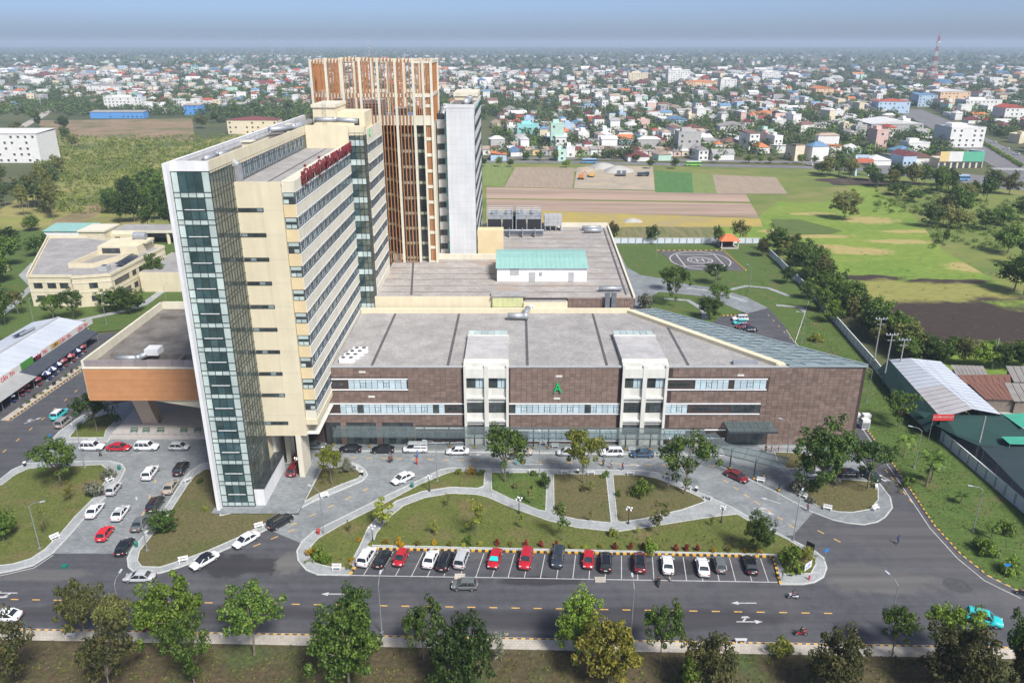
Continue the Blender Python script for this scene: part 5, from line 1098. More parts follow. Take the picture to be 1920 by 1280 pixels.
for u, v in [(625, 835), (693, 838), (797, 838), (843, 838), (890, 840), (1000, 841), (1028, 841), (1123, 842), (1172, 843), (1218, 843), (1300, 845), (1368, 879), (1413, 899), (1460, 921)]:
    x, y = g(u, v); cl = MB().tube((x, y, .5), (x, y, 4.5), .13, n=8).obj('column', DP, Cn); MB().box(x - .22, x + .22, y - .22, y + .22, 0, .25).obj('column_foot', BLACKP, cl); MB().box(x - .2, x + .2, y - .2, y + .2, .25, .5).obj('yellow_band', YB, cl)
E2 = thing('entrance_canopy', 'flat glass canopy over the entrance doors at the right of the brown facade', 'canopy', (47, 137.5, 4.8))
for i in range(6): MB().box(42.4 + i * 1.6, 43.95 + i * 1.6, 134.6, 138.9, 5.15, 5.22).obj('canopy_pane', CG, E2)
ef = MB()
for i in range(7): ef.box(42.35 + i * 1.6, 42.43 + i * 1.6, 134.5, 138.9, 4.95, 5.14)
ef.box(42.3, 52.0, 134.4, 134.5, 4.85, 5.2); ef.box(42.3, 52.0, 136.6, 136.7, 4.9, 5.13); ef.obj('canopy_frame', DP, E2)
# ================================================================ vehicles
TYRE = mat('tyre_rubber', (.02, .02, .02), (.03, .03, .03), 3, .85); RIM = mat('wheel_rim', (.45, .46, .47), (.38, .39, .4), 2, .35, metal=.7)
CGL = mat('car_glass', (.015, .02, .025), (.03, .038, .045), 1.2, .04, spec=.9); HL = mat('headlamp', (.75, .77, .8), (.7, .72, .75), 3, .15, spec=.8); TL = mat('tail_lamp', (.45, .02, .02), (.38, .02, .02), 3, .2)
PLATE = mat('plate_white', (.7, .7, .68), (.65, .65, .62), 3, .5); CTRIM = mat('car_trim', (.03, .03, .032), (.04, .04, .042), 3, .6)
def paint(name, c): return mat('paint_' + name, c, tuple(min(1, x * 1.06) for x in c), .8, .22, spec=.6, coat=.6)
PAINT = {k: paint(k, v) for k, v in dict(white=(.72, .74, .77), black=(.012, .013, .016), red=(.42, .015, .025), brightred=(.60, .02, .03), silver=(.44, .46, .48), grey=(.12, .135, .14), darkred=(.14, .012, .02), blue=(.035, .075, .13), cyan=(.03, .50, .52), beige=(.35, .32, .27), brown=(.28, .26, .24), maroon=(.16, .015, .022), navy=(.03, .04, .055), yellow=(.70, .42, .05), green=(.22, .52, .10), sky=(.12, .3, .55)).items()}
SPEC = {  # length, half width, belt z, roof z, hood z front, [cabin bottom x0,x1], [roof x0,x1], tail z
    'sedan': (4.6, .90, .88, 1.43, .74, (-1.75, 1.25), (-1.0, .35), .96),
    'suv': (4.65, .94, 1.08, 1.74, 1.0, (-2.2, 1.15), (-1.85, .45), 1.1),
    'hatch': (3.9, .85, .92, 1.50, .82, (-1.8, 1.2), (-1.35, .3), .95),
    'mpv': (4.5, .92, 1.0, 1.72, .9, (-2.15, 1.5), (-1.85, .55), 1.0),
    'van': (4.7, .92, 1.15, 1.98, 1.05, (-2.28, 2.0), (-2.2, 1.35), 1.15)}
def build_car(kind):
    Ln, hw, zb, zr, zh, cb_, rf_, ztl = SPEC[kind]; h = Ln / 2
    t = bpy.data.objects.new('parked_car', None); col.objects.link(t)
    st = [(-h, .40, ztl - .12, .80), (-h + .10, .30, ztl - .02, .92), (-h + .45, .24, ztl, .985), (cb_[0] + .1, .22, max(zb, ztl), 1.0), (0, .20, zb, 1.0), (cb_[1], .22, zb - .01, 1.0), (cb_[1] + .35, .23, (zb + zh) / 2 + .05, .99), (h - .5, .25, zh + .02, .96), (h - .15, .30, zh - .08, .88), (h, .40, zh - .24, .74)]
    st.sort(); mb = MB(); prof = []
    for x, zl, zt, k in st:
        w = hw * k; zm = (zl + zt) / 2
        prof.append([(x, -w * .80, zl), (x, -w * .98, zl + .12), (x, -w, zm), (x, -w * .97, zt - .12), (x, -w * .86, zt - .01), (x, -w * .4, zt + .03), (x, w * .4, zt + .03), (x, w * .86, zt - .01), (x, w * .97, zt - .12), (x, w, zm), (x, w * .98, zl + .12), (x, w * .80, zl)])
    n = len(prof[0])
    for p in prof: mb.v += p
    for i in range(len(prof) - 1):
        for j in range(n): k = (j + 1) % n; mb.f.append((i * n + j, (i + 1) * n + j, (i + 1) * n + k, i * n + k)); mb.m.append(0)
    mb.f.append(tuple(range(n))); mb.f.append(tuple(reversed(range(len(mb.v) - n, len(mb.v))))); mb.m += [0, 0]
    mb.obj('body', PAINT['white'], t, True)
    gl = MB(); z0, z1 = zb - .02, zr - .05; wb, wt = hw * .92, hw * .75; ym = .93
    lv = [(cb_[0], cb_[1], wb, z0), (cb_[0] + (rf_[0] - cb_[0]) * .5, cb_[1] + (rf_[1] - cb_[1]) * .5, (wb * .55 + wt * .45), (z0 + z1) / 2), (rf_[0], rf_[1], wt, z1)]
    for x0, x1, w, z in lv: gl.v += [(x0, -w, z), (x1, -w, z), (x1, w, z), (x0, w, z)]
    for a in range(2):
        for j in range(4): k = (j + 1) % 4; gl.f.append((a * 4 + j, a * 4 + k, a * 4 + 4 + k, a * 4 + 4 + j)); gl.m.append(0)
    gl.obj('windows', CGL, t)
    rf = MB(); x0, x1 = rf_[0] - .10, rf_[1] + .12
    rp_ = [[(x0, -wt * .9, zr - .07), (x0, wt * .9, zr - .07)], [(x0 + .15, -wt * 1.04, zr - .04), (x0 + .15, wt * 1.04, zr - .04)], [((x0 + x1) / 2, -wt * 1.06, zr - .03), ((x0 + x1) / 2, wt * 1.06, zr - .03)], [(x1 - .2, -wt * 1.04, zr - .04), (x1 - .2, wt * 1.04, zr - .04)], [(x1, -wt * .9, zr - .09), (x1, wt * .9, zr - .09)]]
    for a in range(4):
        p, q = rp_[a], rp_[a + 1]; m0, m1 = (p[0][0], 0, p[0][2] + .05), (q[0][0], 0, q[0][2] + .05)
        rf.quad(p[0], q[0], m1, m0); rf.quad(m0, m1, q[1], p[1])
        for e in (0, 1): rf.quad(p[e], q[e], (q[e][0], q[e][1] * .98, q[e][2] - .05), (p[e][0], p[e][1] * .98, p[e][2] - .05))
    rf.obj('roof', PAINT['white'], t, True)
    for s in (-1, 1):
        MB().bar((cb_[0], s * wb * .97, z0), (rf_[0], s * wt, z1), .12, .10).obj('pillar', PAINT['white'], t); MB().bar((cb_[1], s * wb * .97, z0), (rf_[1], s * wt, z1), .08, .08).obj('pillar', PAINT['white'], t)
        for f in ((.48,) if kind in ('sedan', 'hatch') else (.30, .64)): xb, xt = cb_[0] + (cb_[1] - cb_[0]) * f, rf_[0] + (rf_[1] - rf_[0]) * f; MB().bar((xb, s * wb * .995, z0), (xt, s * wt * 1.02, z1), .09, .06).obj('pillar', PAINT['white'], t)
        if kind == 'van': MB().box(cb_[0] + .05, .2, s * wb * .93 - .02, s * wb * .93 + .02, zb, zr - .25).obj('side_panel', PAINT['white'], t)
    r = .34 if kind == 'suv' else .31
    for x in (-h + .80, h - .85):
        for s in (-1, 1):
            w = MB().tube((x, s * (hw - .17), r), (x, s * (hw + .015), r), r, r, 16).obj('wheel', TYRE, t); MB().tube((x, s * (hw + .0), r), (x, s * (hw + .03), r), r * .62, r * .58, 12).obj('rim', RIM, w)
    for s in (-1, 1):
        MB().box(h - .34, h - .06, s * hw * .62 - .16, s * hw * .62 + .16, zh - .24, zh - .08).obj('headlight', HL, t)
        MB().box(-h - .01, -h + .22, s * hw * .70 - .14, s * hw * .70 + .14, ztl - .30, ztl - .10).obj('tail_light', TL, t)
        MB().box(cb_[1] - .35, cb_[1] - .17, s * (hw + .09) - .09, s * (hw + .09) + .09, zb - .02, zb + .12).obj('mirror', PAINT['white'], t)
    MB().box(-h - .03, -h + .05, -.24, .24, .62, .76).obj('plate', PLATE, t); MB().box(h - .10, h + .02, -.5, .5, .40, .58).obj('grille', CTRIM, t); MB().box(-h + .02, h - .05, -hw * .78, hw * .78, .17, .26).obj('underbody', CTRIM, t)
    if kind == 'suv':
        for s in (-1, 1): MB().bar((rf_[0] + .1, s * wt * .95, zr + .03), (rf_[1] - .1, s * wt * .95, zr + .03), .05, .05).obj('roof_rail', RIM, t)
    return t
CARS = {k: build_car(k) for k in SPEC}
def car(u, v, hd, kind, colour, label, group=None, z=0.0, roof=None, name='parked_car', glass_top=None, zg=0.0):
    x, y = g(u, v, zg); c = dup(CARS[kind], (x, y, z + zg + .012), hd, label, group); c['category'] = 'car' if kind != 'van' else 'van'; c.name = name
    p = PAINT[colour]
    for part in ('body', 'roof', 'pillar', 'side_panel', 'mirror'): recolour(c, part, p)
    if roof: recolour(c, 'roof', PAINT[roof])
    return c
def hdg(a, b): p, q = g(*a), g(*b); return math.atan2(q[1] - p[1], q[0] - p[0])
up = math.atan2((top0 - bay0).y, (top0 - bay0).x); up2 = math.atan2((top1 - bay1).y, (top1 - bay1).x)
FB = 'cars in the front parking bays'
fb = [(688, 1049, 'suv', 'white', 1, 'white suv in the leftmost front parking bay'), (718, 1052, 'sedan', 'black', 1, 'black sedan second from left in the front bays'), (752, 1051, 'hatch', 'red', 0, 'red hatchback third from left in the front bays'),
      (808, 1052, 'sedan', 'white', 1, 'white sedan left of the black suv and silver people carrier in the front bays'), (835, 1057, 'suv', 'black', 1, 'black suv between white sedan and silver people carrier in the front bays'), (866, 1053, 'mpv', 'silver', 1, 'silver people carrier in the front bays above the white bench ramp'),
      (928, 1052, 'sedan', 'red', 0, 'red sedan with bright cyan sunshade behind its windscreen'), (986, 1054, 'suv', 'red', 0, 'red suv parked alone between two empty front bays'), (1046, 1051, 'suv', 'navy', 0, 'dark navy suv with roof rails near the middle of the front bays'), (1103, 1055, 'hatch', 'red', 0, 'red hatchback just left of a black suv in the front bays'),
      (1136, 1059, 'suv', 'black', 1, 'black suv just right of a red hatchback in the front bays'), (1199, 1060, 'suv', 'darkred', 1, 'dark red suv with black roof in the right half of the front bays'), (1251, 1063, 'sedan', 'white', 1, 'white sedan beside the standing guard in the front bays'), (1317, 1067, 'sedan', 'white', 1, 'white sedan poking out over the line of the front bays'),
      (1349, 1063, 'hatch', 'grey', 1, 'grey hatchback next to the last white sedan in the front bays'), (1406, 1063, 'sedan', 'black', 1, 'black sedan in the rightmost occupied front bay')]
for u, v, k, c_, nose, lab in fb:
    f = (u - 672) / 790; a = up + (up2 - up) * f; c = car(u, v, a if nose else a + math.pi, k, c_, lab, FB)
    if 'black roof' in lab: recolour(c, 'roof', PAINT['black'])
    if 'cyan' in lab:
        s = MB().quad((.42, -.55, 1.30), (.42, .55, 1.30), (1.12, .72, .95), (1.12, -.72, .95)).obj('sunshade', PAINT['cyan'], None); s.parent = c; s.location = (.03, 0, .03)
drv = hdg((215, 1010), (318, 868)); drv2 = hdg((262, 990), (345, 872)); dl = hdg((500, 985), (395, 1045)); pl_ = 0.0
L_ = [(174, 842, 0, 'suv', 'white', 'white suv at the left end of the row below the auditorium terrace'), (224, 843, 0, 'sedan', 'red', 'dark red sedan in the row below the auditorium terrace'), (276, 842, 0, 'suv', 'white', 'white suv in the middle of the row below the auditorium terrace'), (337, 842, 0, 'hatch', 'silver', 'silver hatchback nearest the tower in the row below the auditorium terrace'),
      (283, 891, drv, 'suv', 'white', 'white suv driving up the middle of the left paved drive'), (341, 883, drv2, 'suv', 'black', 'large black suv at the top right of the left paved drive'), (214, 921, drv, 'hatch', 'silver', 'silver hatchback beside the grey bush on the left paved drive'), (321, 917, drv2, 'sedan', 'beige', 'beige sedan behind the large black suv on the left drive'),
      (179, 961, drv, 'sedan', 'white', 'white sedan by the kerb of the left lawn island'), (227, 966, drv, 'sedan', 'white', 'white sedan with its roof half covered in the middle of the left drive'), (293, 950, drv2, 'suv', 'black', 'black suv just above the round tree on the left drive'), (264, 985, drv2, 'sedan', 'grey', 'grey sedan partly hidden by the round tree on the left drive'), (198, 1005, drv, 'hatch', 'brightred', 'bright red hatchback near the lower end of the left drive'), (235, 1029, drv2, 'sedan', 'black', 'black sedan at the lower mouth of the left drive beside a green bin'),
      (526, 983, dl + math.pi, 'suv', 'black', 'black suv at the kerb in front of the tower foot'), (462, 1017, dl, 'sedan', 'white', 'white sedan behind the black suv by the tower lawn kerb'), (384, 1056, dl, 'sedan', 'white', 'white sedan with dark roof panel turning along the tower lawn kerb'), (263, 1087, math.pi, 'sedan', 'silver', 'silver sedan on the asphalt at the tip of the tower lawn'), (871, 1102, math.pi, 'hatch', 'grey', 'dark grey hatchback driving left on the front road'),
      (112, 781, hdg((40, 830), (150, 740)), 'suv', 'cyan', 'turquoise and white taxi on the road beside the canteen'), (120, 796, hdg((40, 830), (150, 740)), 'mpv', 'brown', 'brown people carrier next to the turquoise taxi'),
      (590, 840, 0, 'sedan', 'grey', 'grey sedan half hidden behind the tower pillar'), (657, 846, math.pi, 'sedan', 'black', 'left one of two black sedans in front of the glazed lobby'), (718, 847, math.pi, 'sedan', 'black', 'right one of two black sedans in front of the glazed lobby'), (780, 846, math.pi, 'van', 'white', 'white delivery van parked along the facade'), (858, 850, math.pi, 'sedan', 'white', 'white sedan right of the white van along the facade'), (976, 851, math.pi, 'sedan', 'beige', 'beige car behind the leafy tree at the first white bay'), (1062, 852, math.pi, 'hatch', 'silver', 'silver hatchback half behind the yellow green tree by the facade'), (1146, 853, math.pi, 'suv', 'white', 'white suv parked left of the second white bay'), (1203, 855, math.pi, 'sedan', 'blue', 'dark blue sedan in front of the second white bay'),
      (755, 901, hdg((790, 885), (735, 910)), 'sedan', 'white', 'white sedan with an open door on the paved drive by the garden'), (552, 885, R(88), 'suv', 'darkred', 'dark red suv under the tower between pillars'), (561, 862, R(88), 'hatch', 'maroon', 'maroon car deeper under the tower'),
      (1381, 897, hdg((1350, 880), (1410, 908)), 'sedan', 'maroon', 'old maroon sedan in front of the entrance canopy posts'), (1520, 892, math.pi, 'hatch', 'white', 'white hatchback under the large tree on the forecourt'), (1592, 892, 0, 'sedan', 'black', 'black sedan behind the forecourt island trees'), (1632, 897, R(-60), 'hatch', 'navy', 'dark blue hatchback at the corner under the forecourt tree'),
      (1387, 601, math.pi, 'suv', 'white', 'white suv at the top of the small rear car park'), (1387, 608, math.pi, 'hatch', 'cyan', 'turquoise hatchback second in the small rear car park'), (1394, 615, math.pi, 'sedan', 'maroon', 'maroon car third in the small rear car park'), (1404, 621, math.pi, 'sedan', 'black', 'black car closest to the skylight in the small rear car park'),
      (1843, 1166, R(-25), 'suv', 'cyan', 'turquoise taxi behind the front trees at the lower right'), (10, 1160, math.pi, 'sedan', 'white', 'white car cut by the left edge on the front road')]
for u, v, a, k, c_, lab in L_:
    c = car(u, v, a, k, c_, lab, zg=0.0)
    if 'turquoise and white' in lab: recolour(c, 'roof', PAINT['white'])
    if 'dark roof panel' in lab: recolour(c, 'roof', PAINT['black'])
    if 'half covered' in lab:
        s = MB().poly([(-1.1, -.66, 1.47), (.5, -.6, 1.47), (1.3, -.5, .98), (1.3, .5, .98), (.5, .6, 1.47), (-1.1, .66, 1.47)]).obj('cover_sheet', PAINT['silver'], None); s.parent = c; s.location = (0, 0, .03)
    if 'open door' in lab:
        s = MB().box(-.45, .45, -.03, .03, .32, .95).obj('open_door', PAINT['white'], None); s.parent = c; s.location = (.55, 1.15, 0); s.rotation_euler = (0, 0, R(-62))
# garage cars
for i, (x, c_, k) in enumerate([(-133, 'white', 'van'), (-128, 'silver', 'suv'), (-120, 'white', 'van'), (-110, 'white', 'suv'), (-146, 'black', 'suv')]):
    c = dup(CARS[k], (x, 309.5, .0), R(-90), ['white van left of the second pillar in the garage row', 'silver suv beside the second pillar in the garage row', 'white van between the two middle pillars of the garage row', 'white suv near the right end of the garage row', 'black suv at the left end of the open garage row'][i], 'vehicles in the garage row'); c['category'] = 'van' if k == 'van' else 'car'; c.name = 'parked_car'
    for part in ('body', 'roof', 'pillar', 'side_panel', 'mirror'): recolour(c, part, PAINT[c_])
# town traffic
def bus(u, v, rz, c_, label):
    x, y = g(u, v); t = thing('bus', label, 'bus', (x, y, -.15), rz); BASE[t.name] = (0, 0, 0); m = PAINT[c_]
    MB().box(-5, 5, -1.25, 1.25, .5, 3.1).obj('body', m, t); MB().box(-4.9, 5.03, -1.28, 1.28, 1.6, 2.5).obj('windows', CGL, t); MB().box(-4.6, 4.6, -1.1, 1.1, 3.1, 3.25).obj('roof', PAINT['white'], t)
    for xx in (-3, 3.2):
        for s in (-1, 1): MB().tube((xx, s * 1.0, .5), (xx, s * 1.27, .5), .5, .5, 12).obj('wheel', TYRE, t)
bus(1300, 311, 0, 'green', 'green bus on the town road behind the crop plots'); bus(1105, 306, 0, 'sky', 'blue truck-like bus passing on the town road left of centre')
for i, (u, v, rz, c_, lab) in enumerate([(1830, 290, R(125), 'sky', 'blue bus on the avenue near the hedge'), (1800, 338, 0, 'sky', 'blue bus standing at the junction by the shop row')]): bus(u, v, rz, c_, lab)
for i, (u, v, lab, c_) in enumerate([(1862, 268, 'white car farthest up the avenue beyond the hedge', 'white'), (1886, 280, 'white car on the avenue right of the hedge', 'white'), (1905, 290, 'second white car lower down the avenue right of the hedge', 'white'), (1518, 310, 'white car on the town road near the gate arch', 'white')]): c = car(u, v, R(130), 'suv', c_, lab)
def truck(u, v, rz, c_, label):
    x, y = g(u, v); t = thing('truck', label, 'truck', (x, y, -.15), rz); BASE[t.name] = (0, 0, 0); MB().box(2.0, 3.8, -1.15, 1.15, .6, 2.6).obj('cab', PAINT[c_], t); MB().box(-3.4, 1.8, -1.2, 1.2, .9, 2.4).obj('load_bed', PAINT[c_], t); MB().box(3.5, 3.83, -1.0, 1.0, 1.6, 2.4).obj('windscreen', CGL, t)
    for xx in (-2.4, -1.2, 2.9):
        for s in (-1, 1): MB().tube((xx, s * .9, .5), (xx, s * 1.2, .5), .5, .5, 12).obj('wheel', TYRE, t)
truck(1110, 331, R(80), 'yellow', 'yellow tipper truck in the building yard'); truck(1160, 329, R(80), 'grey', 'left grey truck by the sand heaps in the yard'); truck(1170, 329, R(80), 'grey', 'right grey truck by the sand heaps in the yard'); truck(1205, 330, R(10), 'navy', 'dark lorry beside the bushes in the building yard')
for i, (u, v, r, h, m, lab) in enumerate([(1098, 320, 9, 2.2, SAND, 'low heap of tan sand at the left of the yard'), (1130, 314, 10, 3.2, CONC, 'pale grey gravel heap at the back of the yard'), (1158, 321, 11, 3.6, CONC, 'largest pale gravel heap behind the grey trucks'), (1186, 414, 5, 1.3, CONC, 'small heap of pale sand on the dry meadow strip')]):
    x, y = g(u, v); mb = MB(); n = 18
    for k, (rr, z) in enumerate(((1, -.3), (.72, .35), (.4, .75), (.12, 1))):
        for a in range(n): t_ = 2 * math.pi * a / n; q = 1 + .12 * math.sin(3 * t_ + i) + .08 * math.sin(5 * t_); mb.v.append((x + r * rr * q * math.cos(t_), y + r * rr * q * .8 * math.sin(t_), h * z - .1))
    for k in range(3):
        for a in range(n): b = (a + 1) % n; mb.f.append((k * n + a, k * n + b, k * n + n + b, k * n + n + a)); mb.m.append(0)
    mb.f.append(tuple(3 * n + a for a in range(n))); mb.m.append(0); tag(mb.obj('sand_heap', m, None, True), lab, 'sand heap')
x, y = g(1089, 336); ex = thing('excavator', 'orange excavator at the left of the building yard', 'excavator', (x, y, -.15)); BASE[ex.name] = (0, 0, 0); OR = mat('machine_orange', (.62, .18, .03), (.55, .16, .03), 1, .5)
MB().box(-1.3, 1.3, -1.1, 1.1, 1.1, 2.7).obj('cab', OR, ex); MB().bar((0, 0, 2.4), (2.4, 0, 4.8), .4, .5).obj('boom', OR, ex); MB().bar((2.4, 0, 4.8), (4.0, 0, 2.2), .3, .4).obj('arm', OR, ex); MB().box(3.5, 4.5, -.5, .5, 1.4, 2.3).obj('bucket', CTRIM, ex)
for s in (-1, 1): MB().box(-1.7, 1.7, s * 1.0 - .3, s * 1.0 + .3, 0, .9).obj('track', TYRE, ex)
for c in CARS.values(): remove_tree(c)

# ================================================================ people: one skinned body each, hair and clothes as children
SKIN = mat('skin', (.42, .25, .17), (.38, .22, .15), 3, .6); HAIR = mat('hair_black', (.012, .01, .01), (.02, .017, .015), 3, .6)
def cloth(n, c): return mat('cloth_' + n, c, tuple(x * .8 for x in c), 3, .9)
CL = {k: cloth(k, v) for k, v in dict(black=(.02, .02, .025), blue=(.05, .16, .42), red=(.50, .06, .05), white=(.68, .68, .68), teal=(.08, .42, .40), navy=(.03, .05, .14), khaki=(.18, .17, .10), pink=(.60, .25, .28), yellow=(.65, .45, .05), brown=(.22, .09, .05), grey=(.2, .2, .21)).items()}
def skinmesh(name, joints, edges, m, sub=1):
    me = bpy.data.meshes.new(name); me.from_pydata([j[:3] for j in joints], edges, []); o = bpy.data.objects.new(name, me); col.objects.link(o); me.materials.append(m)
    sk2 = o.modifiers.new('skin', 'SKIN'); o.modifiers.new('sub', 'SUBSURF').levels = sub; o.modifiers['sub'].render_levels = sub
    if not me.skin_vertices: bpy.context.view_layer.objects.active = o; bpy.ops.mesh.customdata_skin_add() if False else None
    bm_ = None
    import bmesh
    bm_ = bmesh.new(); bm_.from_mesh(me); lay = bm_.verts.layers.skin.verify(); bm_.verts.ensure_lookup_table()
    for i, j in enumerate(joints): r = j[3]; bm_.verts[i][lay].radius = (r, r) if not isinstance(r, tuple) else r; bm_.verts[i][lay].use_root = (i == 0)
    bm_.to_mesh(me); bm_.free()
    dg = bpy.context.evaluated_depsgraph_get(); dg.update(); m2 = bpy.data.meshes.new_from_object(o.evaluated_get(dg)); bpy.data.objects.remove(o); return m2
def body_pose(pose):
    s = .22 if pose == 'walk' else .03
    if pose in ('walk', 'stand'):
        J = [(0, 0, .95, .13), (0, 0, 1.15, .125), (0, 0, 1.35, .15), (0, 0, 1.47, .06), (.02, 0, 1.56, .095), (.03, 0, 1.66, .10),
             (0, .17, 1.40, .07), (-s * .7, .23, 1.13, .05), (-s * .5 + .08, .23, .88, .04), (-s * .5 + .12, .23, .78, .035), (0, -.17, 1.40, .07), (s * .7, -.23, 1.13, .05), (s * .9 + .08, -.23, .90, .04), (s * .9 + .12, -.23, .80, .035),
             (0, .09, .88, .10), (s * .7, .09, .50, .07), (s * .9, .09, .09, .05), (s * .9 + .14, .09, .05, .045), (0, -.09, .88, .10), (-s * .5, -.09, .50, .07), (-s * 1.1, -.09, .12, .05), (-s * 1.1 + .14, -.09, .06, .045)]
    else:   # riding
        J = [(0, 0, .80, .14), (.05, 0, 1.0, .13), (.10, 0, 1.20, .15), (.13, 0, 1.32, .06), (.15, 0, 1.40, .095), (.16, 0, 1.50, .10),
             (.1, .18, 1.25, .07), (.25, .26, 1.05, .05), (.45, .26, 1.02, .04), (.53, .25, 1.02, .035), (.1, -.18, 1.25, .07), (.25, -.26, 1.05, .05), (.45, -.26, 1.02, .04), (.53, -.25, 1.02, .035),
             (.05, .12, .78, .10), (.45, .16, .72, .08), (.40, .17, .35, .055), (.52, .17, .32, .045), (.05, -.12, .78, .10), (.45, -.16, .72, .08), (.40, -.17, .35, .055), (.52, -.17, .32, .045)]
    E_ = [(0, 1), (1, 2), (2, 3), (3, 4), (4, 5), (2, 6), (6, 7), (7, 8), (8, 9), (2, 10), (10, 11), (11, 12), (12, 13), (0, 14), (14, 15), (15, 16), (16, 17), (0, 18), (18, 19), (19, 20), (20, 21)]
    shirt = ([(x, y, z, r + .018) for x, y, z, r in [J[1], J[2], J[6], J[7], J[10], J[11]]] + [(J[0][0], 0, J[0][2] + .03, .145)], [(6, 0), (0, 1), (1, 2), (2, 3), (1, 4), (4, 5)])
    tr = ([(x, y, z, r + .016) for x, y, z, r in [J[0], J[14], J[15], J[16], J[18], J[19], J[20]]], [(0, 1), (1, 2), (2, 3), (0, 4), (4, 5), (5, 6)])
    hd = J[5]
    return skinmesh('body', J, E_, SKIN), skinmesh('shirt', shirt[0][-1:] + shirt[0][:-1], [((a + 1) % 7, (b + 1) % 7) for a, b in shirt[1]], CL['white']), skinmesh('trousers', *tr, CL['black']), MB().lathe([(.105, -.02), (.118, .04), (.10, .11), (.05, .145), (0, .15)], 10, (hd[0] - .012, 0, hd[2] - .02)).mesh('hair')
POSES = {p: body_pose(p) for p in ('walk', 'stand', 'ride')}
for p in POSES.values(): p[3].materials.append(HAIR)
HELM = {}
def person(loc, rz, pose, shirt, legs, label, head=None, group=None):
    t = thing('person', label, 'person', loc, rz, group)
    for me, nm, m in zip(POSES[pose], ('body', 'shirt', 'trousers', 'hair'), (None, CL[shirt], CL[legs], head)):
        o = bpy.data.objects.new(nm if not (nm == 'hair' and head) else 'helmet', me); col.objects.link(o); o.parent = t
        if m: o.material_slots[0].link = 'OBJECT'; o.material_slots[0].material = m
    return t
for u, v, rz, ps, s, l, lab in [(731, 868, -90, 'stand', 'black', 'black', 'left one of two people in dark clothes standing on the paved drive'), (735, 866, -90, 'stand', 'brown', 'black', 'right one of two people in dark clothes standing on the paved drive'), (783, 858, 90, 'stand', 'blue', 'blue', 'person in pale blue behind the white van'), (782, 871, -90, 'walk', 'red', 'red', 'person in orange red walking below the white van'), (969, 872, 90, 'stand', 'teal', 'teal', 'person in teal clothes beside the leafy tree at the first bay'), (1131, 874, 90, 'stand', 'black', 'black', 'person in black near the top edge of the garden'), (1146, 878, 0, 'walk', 'white', 'grey', 'person in white walking above the garden benches'), (1167, 882, 0, 'walk', 'red', 'navy', 'person with red top walking above the garden benches'),
        (1683, 1020, 20, 'walk', 'blue', 'navy', 'person in blue walking alone across the asphalt'), (1258, 1090, 180, 'stand', 'khaki', 'khaki', 'guard in khaki standing behind the front bays'), (1430, 902, 0, 'stand', 'yellow', 'red', 'person in yellow and red near the canopy posts'), (1514, 958, 180, 'walk', 'pink', 'navy', 'person in pink on the forecourt kerb'), (189, 856, 0, 'walk', 'navy', 'black', 'person walking beside the white suv below the terrace'), (213, 767, 0, 'walk', 'yellow', 'navy', 'person in yellow on the paving left of the terrace'), (220, 764, 0, 'walk', 'navy', 'grey', 'person in navy on the paving left of the terrace'), (1435, 848, -90, 'stand', 'black', 'black', 'person by the entrance doors under the flat canopy'), (300, 795, 90, 'stand', 'grey', 'black', 'person standing under the raised wing')]:
    x, y = g(u, v, .02); person((x, y, .02), R(rz), ps, s, l, lab)
# motorbikes
def motorbike(u, v, rz, c_, label, rider, rlabel, shirt, legs, head=None):
    x, y = g(u, v); t = thing('motorbike', label, 'motorbike', (x, y, .01), rz); BASE[t.name] = (0, 0, 0); m = PAINT[c_]
    for xx in (-.62, .62): w = MB().tube((xx, -.05, .29), (xx, .05, .29), .29, .29, 14).obj('wheel', TYRE, t); MB().tube((xx, -.055, .29), (xx, .055, .29), .17, .17, 10).obj('rim', RIM, w)
    b = MB(); b.bar((-.7, 0, .62), (.1, 0, .55), .24, .28); b.bar((.1, 0, .45), (.45, 0, .7), .2, .18); b.bar((.42, 0, .6), (.5, 0, .98), .3, .16); b.bar((.62, 0, .3), (.46, 0, .98), .08, .08); b.obj('body', m, t)
    MB().bar((-.75, 0, .80), (.15, 0, .76), .26, .10).obj('seat', CTRIM, t); MB().tube((.46, -.32, 1.02), (.46, .32, 1.02), .02, n=6).obj('handlebar', CTRIM, t); MB().box(.5, .6, -.07, .07, .82, .96).obj('headlight', HL, t)
    if rider: person((x - .15 * math.cos(rz), y - .15 * math.sin(rz), .02), rz, 'ride', shirt, legs, rlabel, head)
HB = {k: mat('helmet_' + k, v, tuple(q * .9 for q in v), 2, .3) for k, v in dict(black=(.02, .02, .02), white=(.7, .7, .7), red=(.4, .03, .03)).items()}
motorbike(1235, 1095, R(80), 'black', 'black motorbike ridden past the front bays', True, 'rider in black on the motorbike by the front bays', 'black', 'black', HB['black'])
motorbike(1487, 1122, R(175), 'white', 'white motorbike on the front road below the garden tip', True, 'rider in brown on the white motorbike below the garden tip', 'brown', 'navy', HB['black'])
motorbike(1502, 1191, R(0), 'red', 'red motorbike on the near lane by the dark brown tree', True, 'rider in black on the red motorbike on the near lane', 'black', 'black', HB['black'])
motorbike(1916, 1116, R(150), 'blue', 'motorbike at the right edge of the road', True, 'rider at the right edge of the road', 'pink', 'black', HB['red'])
motorbike(275, 1183, R(0), 'red', 'motorbike on the near lane between trees at lower left', True, 'rider between the trees at lower left', 'white', 'navy', HB['white'])
motorbike(200, 772, R(20), 'white', 'motorbike parked on the paving left of the terrace', False, '', 'white', 'navy')

